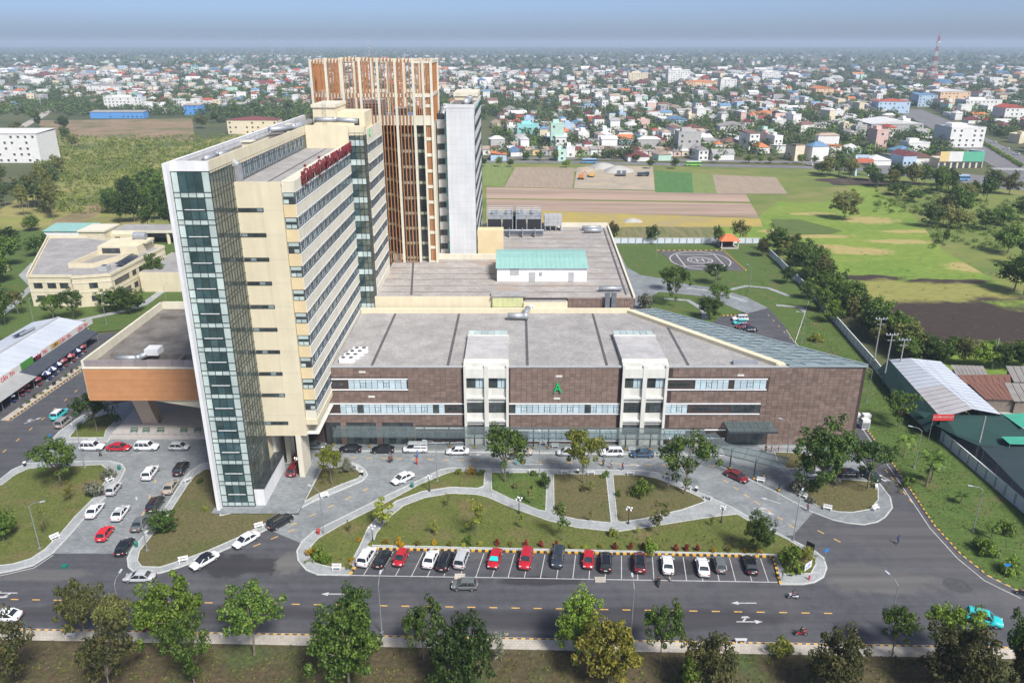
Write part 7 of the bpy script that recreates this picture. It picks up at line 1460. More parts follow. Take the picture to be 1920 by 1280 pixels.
for a in [(748, 1024, 1004, 20, 'gold', 'large golden bush at the left above the parking bays'), (178, 928, 893, 48, 'grey', 'larger grey green bush by the left drive'), (205, 895, 873, 32, 'grey', 'smaller grey green bush by the left drive'), (1497, 921, 893, 40, 'grey', 'grey bush at the left of the forecourt island'), (1560, 905, 884, 36, 'grey', 'grey bush at the top of the forecourt island'), (1522, 942, 928, 18, 'grey', 'small grey bush at the lower left of the forecourt island'), (1485, 1066, 1018, 58, 'bright', 'bright green bush with yellow flowers in the garden corner'), (1510, 1048, 1020, 36, 'lime', 'yellow flowering bush behind the plan board'), (600, 1053, 1022, 42, 'bright', 'green bush at the left tip of the garden'), (583, 1040, 1022, 24, 'gold', 'yellowish bush at the far left tip of the garden'), (1215, 1036, 1002, 34, 'bright', 'green shrub in front of the thin olive tree'), (1137, 892, 880, 14, 'mid', 'small bush at the third garden cross path'), (1131, 895, 884, 12, 'mid', 'tiny bush at the top of the third lawn'), (1150, 1005, 985, 20, 'lime', 'lime shrub below the end of the third cross path'), (880, 1020, 1003, 26, 'mid', 'low green shrub under the lime young tree'), (860, 888, 876, 16, 'lime', 'yellow green shrub left at the top of the upper lawn'), (883, 888, 872, 22, 'gold', 'golden shrub at the top of the upper lawn'), (902, 890, 876, 16, 'mid', 'dark shrub at the right corner of the upper lawn'), (1020, 912, 880, 26, 'mid', 'leafy bush at the right side of the second lawn'), (1000, 890, 880, 16, 'mid', 'low bush at the top of the second lawn'), (1093, 920, 906, 12, 'olive', 'olive bush on the third lawn'), (968, 915, 900, 14, 'olive', 'brownish bush on the second lawn'), (1160, 930, 915, 12, 'mid', 'small bush at the left edge of the fourth lawn'), (1250, 893, 884, 12, 'lime', 'small lime shrub at the bend of the fourth lawn'), (1465, 1210 + 18, 1192, 56, 'lime', 'loose light green bush on the front verge right of centre'), (1700, 912, 886, 30, 'mid', 'dark bush at the kerb of the right lawn'), (1880, 1000, 970, 40, 'bright', 'bushy green shrub high on the right lawn'), (1850, 1040, 1005, 40, 'bright', 'bright bush on the right lawn near the grey panel signs'), (1890, 1070, 1035, 45, 'bright', 'bright bush at the right edge below the panel signs'), (1835, 1025, 1000, 30, 'mid', 'dark bush on the right lawn left of the panel signs'), (152, 802, 790, 14, 'mid', 'small bush on the small lawn left of the terrace'), (222, 790, 772, 12, 'mid', 'dark bush by the terrace railing'), (122, 900, 890, 10, 'mid', 'tiny bush in the left island grass'), (375, 905, 893, 14, 'dark', 'small dark bush at the top of the tower lawn'), (383, 958, 945, 12, 'lime', 'tiny lime bush in the tower lawn'), (650, 883, 858, 30, 'grey', 'grey green bush behind the yellow leaved tree')]:
    u, v, vt, w, c_, lab = a; tree_at(u, v, vt, w, 'bush', c_, lab, None, .16, 'bush', 'round_bush')
for k in range(10):
    p_ = PS[0].lerp(PS[1], .2 + k * .082) + pn_ * .95; plant(p_.x, p_.y, .7 + .3 * (k % 3), .9 + .3 * (k % 2), 'bush', ('olive', 'mid', 'brown')[k % 3], f'{ordinal(k + 1)} small shrub from the near end of the planting strip beside the canteen', 'shrubs of the canteen planting strip', .13, 'shrub', 'strip_shrub')
for i, (u, v, vt, w, lab) in enumerate([(1736, 912, 846, 60, 'tall palm beside the white fence on the right lawn'), (1694, 858, 815, 36, 'young palm near the kerb on the right lawn'), (1745, 905, 872, 30, 'small palm by the kerb of the right lawn'), (1800, 945, 925, 26, 'small palm in the middle of the right lawn'), (1858, 1010, 980, 30, 'palm low on the right lawn'), (1900, 330 + 20, 318, 16, 'palm at the big road junction')]): tree_at(u, v, vt, w, 'palm', 'mid', lab, None, 0.05, 'tree', 'palm_tree')
tree_at(1684, 802, 735, 62, 'open', 'mid', 'light leafy tree beside the utility poles on the right lawn', z=.05)
# behind the buildings on the campus
for a in [(1148, 450, 417, 30, 'broad', 'brown', 'dark reddish tree at the far right corner of the rear podium'), (1222, 458, 422, 28, 'mid', 'dark', 'slim dark tree by the back fence left of the helipad'), (1345, 462, 420, 20, 'mid', 'mid', 'narrow tree left of the pavilion'), (1386, 452, 413, 40, 'mid', 'olive', 'round tree right of the pavilion'), (1265, 575, 498, 48, 'open', 'mid', 'large leafy tree behind the podium left of the ring road'), (1250, 545, 497, 34, 'open', 'mid', 'bright leafy tree nearest the ring road bend'), (1342, 533, 492, 46, 'open', 'dark', 'tree on the lawn right below the helipad'), (1346, 572, 532, 52, 'open', 'mid', 'wide low tree on the ring road island'), (1330, 598, 556, 40, 'broad', 'mid', 'round dark tree beside the rear car park'), (1430, 480, 446, 28, 'broad', 'brown', 'brown crowned tree at the fence corner'), (210, 585, 540, 50, 'broad', 'mid', 'round tree in front of the right end of the cream annex'), (103, 603, 552, 50, 'open', 'mid', 'left tree of the pair before the cream annex'), (138, 598, 543, 55, 'open', 'dark', 'right tree of the pair before the cream annex'), (290, 535, 480, 58, 'broad', 'mid', 'tree at the right side wall of the cream annex'), (245, 588, 540, 50, 'broad', 'mid', 'dense small tree on the lawn right of the cream annex'), (35, 590, 540, 40, 'open', 'olive', 'thin tree on the left lawn behind the canteen'), (1208, 580, 535, 30, 'bush', 'grey', 'upper grey bush behind the rear podium corner'), (1213, 600, 560, 30, 'bush', 'grey', 'lower grey bush behind the rear podium corner')]:
    tree_at(*a)
for a in [(1476, 532, 500, 34, 'mid', 'dark', 'dark tree on the campus side of the fence near the helipad'), (1538, 585, 540, 48, 'mid', 'mid', 'leafy tree on the campus side half hiding the fence'), (1560, 606, 562, 40, 'mid', 'bright', 'light green tree overlapping the fence above the street lamp'), (1512, 560, 528, 36, 'mid', 'mid', 'tree leaning over the fence at the middle of the rear lawn'), (1530, 640, 622, 30, 'bush', 'lime', 'light green bush low on the rear lawn near the fence')]: tree_at(*a)
HG = 'trees in the hedge row beyond the right fence'; rr = random.Random(4)
for k in range(40):
    t = k / 39; u, v = 1446 + 225 * t + rr.uniform(2, 40), 474 + 196 * t + rr.uniform(-14, 8); x, y = g(u, v); x = max(x, 99 - (289 - y) * .06 + 2.0); h = rr.uniform(6, 10)
    plant(x, y, h, h * rr.uniform(.8, 1.1), 'mid' if k % 3 else 'broad', ['mid', 'dark', 'mid', 'olive', 'mid'][k % 5], 'leafy tree in the thick hedge row just beyond the right fence', HG, -.2)
RG = 'trees bordering the green meadow on the right'
tree_at(1583, 411, 360, 52, 'broad', 'olive', 'lone tree standing in the middle of the green meadow')
for u, v, vt, w in [(1665, 352, 318, 60), (1700, 345, 295, 80), (1740, 350, 290, 90), (1770, 362, 300, 80), (1800, 385, 345, 60), (1790, 408, 340, 95), (1840, 380, 330, 70), (1880, 365, 320, 60), (1760, 425, 375, 70), (1800, 430, 395, 60), (1850, 430, 390, 60), (1890, 425, 388, 60), (1915, 410, 370, 60), (1680, 365, 335, 45), (1720, 380, 355, 40), (1780, 460, 425, 16), (1900, 480, 410, 70), (1925, 500, 430, 80), (1900, 545, 455, 80), (1935, 560, 480, 90), (1560, 330, 275, 50), (1590, 332, 290, 40), (1545, 328, 300, 40), (1635, 340, 308, 40)]:
    x, y = g(u, v); h_ = min(14, hat(vt, y)); n_ = max(1, round(wid(w, y) / 10.5))
    for q in range(n_): plant(x + (q - (n_ - 1) / 2) * 8.5, y + rr.uniform(-3, 5), h_ * rr.uniform(.8, 1.05), rr.uniform(9.5, 12.5) if n_ > 1 else min(12, wid(w, y)), 'mid', ['mid', 'dark', 'olive', 'mid'][(u + v + q) % 4], 'bushy tree', RG, -.2)
LG = 'trees behind the shacks on the lower right'
for u, v, vt, w in [(1700, 668, 630, 40), (1735, 672, 625, 55), (1770, 682, 640, 55), (1805, 684, 630, 50), (1840, 688, 645, 60), (1875, 690, 645, 60), (1910, 692, 640, 60), (1930, 690, 648, 60), (1790, 660, 630, 50), (1860, 665, 638, 50), (1745, 655, 635, 40), (1905, 662, 640, 50)]:
    tree_at(u, v, vt, w, 'mid', ['bright', 'olive', 'mid', 'dark'][(u // 5) % 4], 'tree in the thicket behind the shacks at the right edge', LG)
EG = 'tall trees in the left plantation'
for k in range(30): x, y = g(rr.uniform(-40, 105), rr.uniform(345, 412)); plant(x, y, rr.uniform(12, 17), rr.uniform(5.5, 8), 'tall', 'olive' if k % 3 else 'hazy', 'tall slim tree in the plantation at the left edge', EG, -.2)
DG = 'dark trees left of the slab tower'
for k in range(26): x, y = g(rr.uniform(205, 345), rr.uniform(345, 430)); plant(x, y, rr.uniform(9, 14), rr.uniform(8, 12), 'mid', 'dark' if k % 3 else 'mid', 'dense dark tree in the thicket left of the slab tower', DG, -.2)
CG_ = 'trees around the left lots'
for k in range(21):
    u, v = [(rr.uniform(-20, 130), rr.uniform(205, 262)), (rr.uniform(330, 580), rr.uniform(205, 262)), (rr.uniform(85, 140), rr.uniform(265, 330))][k % 3]; x, y = g(u, v); plant(x, y, rr.uniform(9, 15), rr.uniform(8, 14), 'mid', ['hazy', 'mid', 'olive', 'dark'][k % 4], 'leafy tree around the brown lot on the far left', CG_, -.2)
WG = 'trees at the left edge beside the annex'
for u, v, vt, w in [(12, 500, 440, 60), (0, 530, 470, 60), (20, 470, 425, 50), (-20, 560, 480, 70), (70, 480, 440, 40), (88, 470, 438, 30), (60, 432, 405, 40), (10, 610, 540, 40)]: tree_at(u, v, vt, w, 'mid', 'dark' if u % 3 else 'mid', 'dark tree at the left edge beside the cream annex', WG)
TG = 'street trees along the town road'
for k in range(26): u = 905 + k * 26 + rr.uniform(-6, 6); x, y = g(u, rr.choice((299.5, 312, 291)) + (u - 905) * .012); plant(x, y, rr.uniform(5, 7.5), rr.uniform(5, 7), 'mid', rr.choice(('mid', 'bright', 'olive')), 'small street tree along the town road behind the fields', TG, -.2)

number_group(HG, 'tree from the far end of the hedge row beyond the right fence', lambda o: -o.location.y)
number_group(RG, 'tree from the left in the belt at the right of the meadow', ang_)
number_group(LG, 'tree from the left in the thicket behind the shacks', ang_)
number_group(EG, 'slim tree from the left in the plantation at the left edge', ang_)
number_group(DG, 'dark tree from the left in the thicket beside the slab tower', ang_)
number_group(CG_, 'leafy tree from the left around the brown lot on the far left', ang_)
number_group(WG, 'dark tree from the left beside the cream annex at the left edge', ang_)
number_group(TG, 'small street tree from the left along the town road', ang_)
# scrub mass on the left land, low weeds in lawns: uncountable
def mass(name, cents, rads, per, size, leaf, label, cat, seed=1, flat=.8):
    V = leaves(cents, rads, per, size, np.random.default_rng(seed), flat); me = fast_mesh(name, V); me.materials.append(LF[leaf]); o = bpy.data.objects.new(name, me); col.objects.link(o); return tag(o, label, cat, None, 'stuff')
c_, r_ = [], []
for _ in range(3400):
    u, v = rr.uniform(70, 560), rr.uniform(256, 400)
    if v > 300 and u > 330: continue
    if 100 < u < 215 and 340 < v < 400 and rr.random() < .6: continue
    if v > 255 + (560 - u) * .42: continue
    x, y = g(u, v); c_.append((x, y, rr.uniform(.3, 2.0))); r_.append(rr.uniform(1.0, 3.0))
mass('scrub', c_, r_, 26, .5, 'scrub', 'yellow green scrub covering the waste land left of the tower', 'scrub', 3, .6)
c_, r_ = [], []
for _ in range(760):
    k = rr.random(); u, v = (1650, 600) if k < .3 else ((rr.uniform(1640, 1800), rr.uniform(345, 400)) if k < .6 else (rr.uniform(1740, 1960), rr.uniform(375, 465)))
    if k < .3: x, y = g(1460 + 240 * (w_ := rr.random()) + rr.uniform(25, 70), 485 + 195 * w_)
    else: x, y = g(u, v)
    c_.append((x, y, rr.uniform(-.2, .7))); r_.append(rr.uniform(.7, 1.7))
mass('undergrowth', c_, r_, 60, .24, 'mid', 'low green undergrowth along the hedge and meadow edge on the right', 'undergrowth', 5, .7)
c_, r_ = [], []
def in_px(poly_n, lo_u, hi_u, lo_v, hi_v, n, zz, rmin, rmax):
    for _ in range(n): x, y = g(rr.uniform(lo_u, hi_u), rr.uniform(lo_v, hi_v)); c_.append((x, y, zz)); r_.append(rr.uniform(rmin, rmax))
in_px(0, 0, 1920, 1224, 1290, 700, .16, .1, .4); in_px(0, 560, 640, 1035, 1060, 10, .2, .15, .3); in_px(0, 1150, 1440, 1005, 1030, 40, .22, .15, .4); in_px(0, 1660, 1780, 840, 930, 60, .12, .2, .6); in_px(0, 1260, 1440, 515, 560, 80, .0, .3, .9); in_px(0, 1430, 1480, 470, 520, 40, 0, .4, 1.0); in_px(0, 1500, 1600, 600, 660, 60, 0, .3, 1.0); in_px(0, 20, 200, 620, 650, 20, 0, .2, .5); in_px(0, 1500, 1920, 470, 640, 130, -.1, .3, .9)
mass('weeds', c_, r_, 26, .11, 'olive', 'tufts of weeds in the lawns and verges', 'weeds', 6, .6)

# short grass standing in the near lawns
def inside(p, poly):
    c = False; n = len(poly)
    for i in range(n):
        (x1, y1), (x2, y2) = poly[i], poly[i - 1]
        if (y1 > p[1]) != (y2 > p[1]) and p[0] < (x2 - x1) * (p[1] - y1) / (y2 - y1) + x1: c = not c
    return c
def grass(label, polys, per_m2, size, leaf, seed):
    rg = random.Random(seed); c, r = [], []
    for pts, z in polys:
        xs_, ys_ = [p[0] for p in pts], [p[1] for p in pts]; x0, x1, y0, y1 = max(min(xs_), -95), min(max(xs_), 95), max(min(ys_), 62), max(ys_)
        for _ in range(int((x1 - x0) * (y1 - y0) * per_m2)):
            p = (rg.uniform(x0, x1), rg.uniform(y0, y1))
            if math.sin(p[0] * .9 + seed) + math.sin(p[1] * 1.1) + math.sin((p[0] + p[1]) * .37) + rg.uniform(-1.6, 1.6) > -.4 and inside(p, pts): c.append((*p, z + .03)); r.append(rg.uniform(.08, .2))
    mass('short_grass', c, r, 5, size, leaf, label, 'grass', seed, .5)
grass('short green grass growing in the garden lawns', [(p, z) for p, z, m in LAWNS if m != 'lawn_brown'], 5, .075, 'scrub', 11)
grass('dry sparse grass growing in the browner lawns', [(p, z) for p, z, m in LAWNS if m == 'lawn_brown'], 3, .075, 'olive', 12)
grass('rough grass growing on the right hand lawn', [(rl, .09)], 2.5, .11, 'scrub', 13)
grass('rough dry grass growing on the front verge', [([(x, y - 2.0 if y > 40 else y) for x, y in FV], .12)], 3, .09, 'olive', 14)

# ================================================================ town beyond the fields
WC = {k: mat('town_wall_' + k, v, tuple(q * .88 for q in v), .4, .85) for k, v in dict(white=(.74, .74, .72), cream=(.70, .62, .46), pale_blue=(.42, .55, .68), pink=(.66, .47, .42), mint=(.45, .64, .55), grey=(.42, .42, .41), yellow=(.72, .55, .25), blue=(.10, .30, .66), turquoise=(.30, .66, .66), peach=(.74, .52, .34)).items()}  # town tones lifted slightly: brighter sun over the far houses is put into the colour
RC = {k: mat('town_roof_' + k, v, tuple(q * .8 for q in v), .5, .8, stretch=(2, .5, 1)) for k, v in dict(red=(.42, .09, .06), orange=(.58, .20, .08), brown=(.20, .11, .09), grey=(.34, .33, .33), white=(.68, .68, .68), blue=(.14, .26, .42), tan=(.42, .33, .26), maroon=(.19, .06, .06)).items()}
WPANE = mat('town_window', (.05, .06, .075), (.09, .10, .115), .6, .15)
def gable(mb, w, d, h, rh, ov=.4):
    a, b = w / 2 + ov, d / 2 + ov; mb.v += [(-a, -b, h), (a, -b, h), (a, b, h), (-a, b, h), (0, -b, h + rh), (0, b, h + rh)]; n = len(mb.v) - 6
    mb.f += [(n, n + 4, n + 5, n + 3), (n + 1, n + 2, n + 5, n + 4), (n, n + 1, n + 4), (n + 2, n + 3, n + 5)]; mb.m += [0] * 4; return mb
def hip(mb, w, d, h, rh, ov=.4):
    a, b = w / 2 + ov, d / 2 + ov; c = max(0, b - a * .9); n = len(mb.v); mb.v += [(-a, -b, h), (a, -b, h), (a, b, h), (-a, b, h), (0, -c, h + rh), (0, c, h + rh)]
    mb.f += [(n, n + 1, n + 4), (n + 1, n + 2, n + 5, n + 4), (n + 2, n + 3, n + 5), (n + 3, n, n + 4, n + 5)]; mb.m += [0] * 4; return mb
def house(loc, rz, w, d, h, wall, rkind, rcol, label, group=None, win=True, cat='house', name='town_house', wstep=3.2):
    t = thing(name, label, cat, loc, rz, group); BASE[t.name] = (0, 0, 0)
    wo = MB().box(-w / 2, w / 2, -d / 2, d / 2, 0, h).obj('wall', WC[wall], t); rf = MB()
    if rkind == 'gable': gable(rf, w, d, h + .02, min(3, w * .3))
    elif rkind == 'hip': hip(rf, w, d, h + .02, min(3, w * .28))
    elif rkind == 'shed': a, b = w / 2 + .4, d / 2 + .4; rf.v = [(-a, -b, h + .05), (a, -b, h + .05), (a, b, h + 1.3), (-a, b, h + 1.3)]; rf.f = [(0, 1, 2, 3)]; rf.m = [0]; rf.box(-w / 2, w / 2, d / 2 - .2, d / 2, h, h + 1.2)
    else: rf.box(-w / 2 - .1, w / 2 + .1, -d / 2 - .1, -d / 2 + .15, h, h + .9); rf.box(-w / 2 - .1, -w / 2 + .15, -d / 2, d / 2, h, h + .85); rf.box(w / 2 - .15, w / 2 + .1, -d / 2, d / 2, h, h + .86); rf.box(-w / 2, w / 2, -d / 2, d / 2, h + .01, h + .1)
    ro = rf.obj('roof', RC[rcol] if rkind != 'flat' else WC[wall], t)
    if rkind == 'flat' and h > 6: MB().box(-w * .3, w * .15, -d * .1, d * .3, h + .1, h + 2.6).obj('stair_head', WC[wall], t)
    if win:
        ns = max(1, int(h / 3.4)); nc = max(1, int(w / wstep)); rw = random.Random(int(abs(loc[0] * 13 + loc[1])))
        for s in range(ns):
            for c in range(nc):
                if wstep > 4 and rw.random() < .3: continue
                x = -w / 2 + w * (c + .5) / nc; z = 1.0 + s * (h / ns); f = MB().box(x - .75, x + .75, -d / 2 - .08, -d / 2 + .02, z, z + 1.55).obj('window', WPANE, t)
                MB().box(x - .95, x + .95, -d / 2 - .3, -d / 2 - .081, z + 1.56, z + 1.7).obj('sill', WC[wall], f)
    return t
def landmark(u0, u1, vb, vt, depth, wall, rkind, rcol, label, rz=0.0, name='town_building', cat='building'):
    x, y = g((u0 + u1) / 2, vb); w = wid(u1 - u0, y); h = max(3, hat(vt, y + 1)); return house((x, y + depth / 2, -.2), rz, w, depth, h, wall, rkind, rcol, label, None, True, cat, name, 4.6)
for a in [(-30, 78, 305, 250, 24, 'white', 'shed', 'white', 'large white three storey building at the left edge'), (197, 268, 205, 183, 14, 'white', 'flat', 'blue', 'white two storey school with blue trim beyond the brown lot'), (170, 270, 222, 210, 12, 'blue', 'shed', 'grey', 'long low bright blue building before the white school'), (428, 522, 251, 225, 16, 'cream', 'hip', 'maroon', 'cream two storey building with maroon roof beside the tower'), (346, 378, 215, 197, 12, 'blue', 'shed', 'tan', 'small blue shop with tan roof and red side beyond the lot'), (165, 216, 180, 160, 20, 'white', 'gable', 'grey', 'big white hall with dark grey roof on the far left'), (970, 1010, 256, 234, 14, 'turquoise', 'flat', 'white', 'turquoise house with stepped flat roof right of the towers'), (1032, 1056, 280, 232, 14, 'mint', 'flat', 'white', 'narrow tall mint coloured house behind the town road'), (1270, 1312, 291, 248, 16, 'grey', 'flat', 'white', 'grey white four storey house beside the town road'), (1252, 1292, 156, 131, 30, 'white', 'flat', 'white', 'white mid rise block with dark centre panel far in the town'), (1285, 1348, 166, 153, 22, 'peach', 'hip', 'orange', 'long building with bright orange roof in the middle of the town'), (1350, 1380, 170, 149, 22, 'white', 'flat', 'white', 'blank white block right of the orange roof'), (1178, 1214, 156, 137, 24, 'cream', 'flat', 'white', 'cream block left of the white mid rise'), (1778, 1842, 276, 240, 26, 'white', 'flat', 'white', 'big plain white building beside the avenue'), (1760, 1816, 196, 172, 30, 'peach', 'gable', 'white', 'pale hall with yellow front panel near the radio tower'), (1645, 1704, 212, 190, 20, 'pale_blue', 'hip', 'red', 'pale blue villa with red roof'), (1640, 1662, 278, 244, 16, 'pink', 'flat', 'white', 'tall narrow pink house left of the bus yard'), (1632, 1730, 248, 232, 40, 'grey', 'gable', 'white', 'wide warehouse with pale roof in front of the blue villa'), (1880, 1916, 232, 202, 22, 'white', 'gable', 'red', 'white house with red gable at the right edge'), (1485, 1522, 194, 184, 30, 'mint', 'shed', 'blue', 'low hall with sea green roof in the town'), (1528, 1562, 182, 166, 30, 'peach', 'gable', 'orange', 'peach church hall with orange gable roof'), (1808, 1876, 206, 188, 24, 'white', 'flat', 'white', 'long white building above the avenue'), (1428, 1462, 152, 135, 26, 'white', 'flat', 'white', 'white box building left of the lattice church tower'), (1220, 1250, 276, 262, 12, 'pink', 'gable', 'maroon', 'mauve gabled house by the town road'), (1250, 1288, 238, 224, 14, 'pale_blue', 'gable', 'blue', 'house with bright blue gables'), (1300, 1330, 218, 204, 14, 'white', 'flat', 'white', 'white cubic house in the middle rows'), (1350, 1400, 248, 236, 16, 'white', 'gable', 'grey', 'white house with dark grey gables above the road'), (1720, 1755, 200, 178, 22, 'pale_blue', 'shed', 'blue', 'pale blue block with grey roof left of the pale hall'), (1758, 1778, 186, 168, 14, 'white', 'flat', 'red', 'block with crimson roof band near the radio tower'), (1700, 1740, 290, 268, 14, 'white', 'flat', 'white', 'white house above the bus yard'), (1420, 1455, 225, 212, 14, 'white', 'hip', 'orange', 'white house with bright orange hip roof left in the town'), (1460, 1500, 238, 223, 14, 'grey', 'flat', 'white', 'grey cube house beside trees')]: landmark(*a)
for u0, u1, v0, v1, m, lab in [(1772, 1788, 300, 288, 'yellow', None), (1788, 1814, 302, 287, 'white', None), (1814, 1853, 303, 289, 'mint', None)]: pass
x, y = g(1812, 318); so = thing('shop_row', 'row of shops with big orange, white and green signboards at the junction', 'building', (x, y + 8, -.2)); BASE[so.name] = (0, 0, 0); ww = wid(84, y)
MB().box(-ww / 2, ww / 2, 0, 12, 0, 6).obj('wall', WC['cream'], so)
for k, (f0, f1, m) in enumerate(((0, .2, WC['yellow']), (.2, .52, WC['white']), (.52, 1, mat('sign_sea_green', (.12, .45, .30), (.10, .4, .27), .5, .5)))): MB().box(-ww / 2 + ww * f0, -ww / 2 + ww * f1 - .1, -.6, -.2, 4.2, 10.5).obj('signboard', m, so)
for k in range(7): MB().box(-ww / 2 + .8 + ww * k / 7, -ww / 2 + ww * (k + 1) / 7 - .5, -.1, -.01, 0, 3.6).obj('shop_front', WPANE, so)
# hedge of the avenue and gate arch
a, b = Vector(g(1838, 266)), Vector(g(1918, 314)); dv = (b - a); c_, r_ = [], []
for k in range(260): p = a + dv * (k / 260); c_.append((p.x + rr.uniform(-1.2, 1.2), p.y + rr.uniform(-1.2, 1.2), rr.uniform(.4, 1.6))); r_.append(.9)
V = leaves(c_, r_, 30, .35, np.random.default_rng(8)); me = fast_mesh('avenue_hedge', V); me.materials.append(LF['bright']); o = bpy.data.objects.new('avenue_hedge', me); col.objects.link(o); tag(o, 'long clipped green hedge on the median of the avenue', 'hedge')
x, y = g(1612, 328); ga = thing('gate_arch', 'leaning orange and blue steel gate structure beside the burnt grass', 'gate', (x, y, -.2)); BASE[ga.name] = (0, 0, 0)
for s in (-1, 1): MB().bar((s * 4, -3, 0), (s * 4, 0, 12), 1.2, 1.4).obj('leg', WC['pale_blue'], ga)
MB().bar((-4, 0, 11.5), (4, 0, 11.5), 1.6, 1.6).obj('beam', WC['pale_blue'], ga); MB().box(-4.5, 5.5, -4, 2, 8, 10.2).obj('orange_box', mat('gate_orange', (.58, .18, .10), (.5, .16, .09), .6, .6), ga)
# radio mast with red and white sections
def mast(u, vb, vt, w0, w1, n, label, sect=2):
    x, y = g(u, vb); h = hat(vt, y); t = thing('radio_mast', label, 'radio mast', (x, y, -.2)); BASE[t.name] = (0, 0, 0); MR, MW = mat('mast_red', (.42, .05, .05), (.36, .05, .05), .3, .6), mat('mast_white', (.66, .66, .66), (.58, .58, .58), .3, .6)
    def wd(z): q = z / h; return w0 * (1 - q) ** 2.0 + w1
    for k in range(n):
        z0, z1 = h * k / n, h * (k + 1) / n; a, b = wd(z0) / 2, wd(z1) / 2; mb = MB(); th = max(.12, w1 * .09)
        cs = [(-1, -1), (1, -1), (1, 1), (-1, 1)]
        for i in range(4):
            p, q = cs[i], cs[(i + 1) % 4]; mb.bar((p[0] * a, p[1] * a, z0), (p[0] * b, p[1] * b, z1), th * 1.6, th * 1.6); mb.bar((p[0] * a, p[1] * a, z0), (q[0] * b, q[1] * b, z1), th, th); mb.bar((q[0] * a, q[1] * a, z0), (p[0] * b, p[1] * b, z1), th, th); mb.bar((p[0] * b, p[1] * b, z1), (q[0] * b, q[1] * b, z1), th, th)
        mb.obj('mast_section', MR if (k // sect) % 2 == 0 else MW, t)
    MB().tube((0, 0, h), (0, 0, h * 1.12), w1 * .2, w1 * .1, 6).obj('antenna', MR, t)
    if w1 > 1.5: MB().lathe([(w1 * 1.6, h * .86), (w1 * 1.6, h * .885)], 10).obj('platform', MW, t)
mast(1746, 152, 68, 17, 2.6, 18, 'tall red and white lattice radio mast on the right of the town')
mast(511, 104, 74, 2, 3.0, 10, 'slim distant red and white mast left of the finned tower', 1); mast(693, 108, 74, 2, 3.0, 10, 'slim distant mast above the finned tower crown', 1); mast(1566, 178, 148, 3, 2.0, 6, 'orange lattice bell tower beside the church hall', 1)
# scattered houses: the nearest are things, the rest one town mass
hs = []; r2 = random.Random(21); zone_n = {}
def blocked(x, y):
    v_ = None
    if y < 545 and x < 230: return True
    if y < 520: return True
    for (ax, ay), (bx, by), w in ((g(2000, 352), g(1700, 205), 28), (g(1600, 316), g(2050, 358), 30)):
        d = Vector((bx - ax, by - ay)); t = max(0, min(1, ((x - ax) * d.x + (y - ay) * d.y) / d.length_squared))
        if (Vector((ax, ay)) + d * t - Vector((x, y))).length < w: return True
    if x < -15 and y < 1000 + 60 * math.sin(x * .02): return True
    return False
def noise2(x, y): return .5 + .25 * math.sin(x * .011 + 1.3) * math.cos(y * .009) + .25 * math.sin(x * .023 + y * .017)
y = 530.0
while y < 5200:
    st_ = 16 if y < 1500 else (27 if y < 2600 else 60)
    x = -.74 * y - 20
    while x < .74 * y + 20:
        jx, jy = x + r2.uniform(-4, 4), y + r2.uniform(-4, 4)
        dn = noise2(jx, jy); pr_ = (.54 if y < 800 else .47 if y < 1500 else .36 if y < 2600 else .17) * (.15 + 1.5 * dn)
        if x > .35 * y and y > 1300: pr_ *= .45
        if r2.random() < pr_ and not blocked(jx, jy): hs.append((jx, jy))
        x += st_
    y += st_ * 1.25
hs.sort(key=lambda p: p[1]); wk = ['white'] * 14 + ['cream', 'cream', 'pale_blue', 'pink', 'mint', 'grey', 'grey', 'cream', 'grey']; rkk = ['red', 'orange', 'brown', 'grey', 'grey', 'white', 'white', 'white', 'white', 'tan', 'tan', 'blue', 'maroon', 'brown', 'grey']
MATL = list(WC.values()) + list(RC.values()); MI = {m.name: i for i, m in enumerate(MATL)}; tm = MB(); seen = {}
RN = dict(gable='gable', hip='hipped', shed='lean-to', flat='flat')
def zone(x, y):
    u = 960 + FPX * x / (y * _cp + CAM_H * _sp)
    for lim, nm in ((560, 'left of the towers'), (1000, 'just right of the towers'), (1150, 'behind the building yard'), (1300, 'behind the green crop plots'), (1480, 'behind the tilled plots'), (1620, 'behind the meadow end'), (1760, 'near the bus yard'), (1880, 'by the avenue')):
        if u < lim: return nm
    return 'at the right edge of the town'
nind = 0
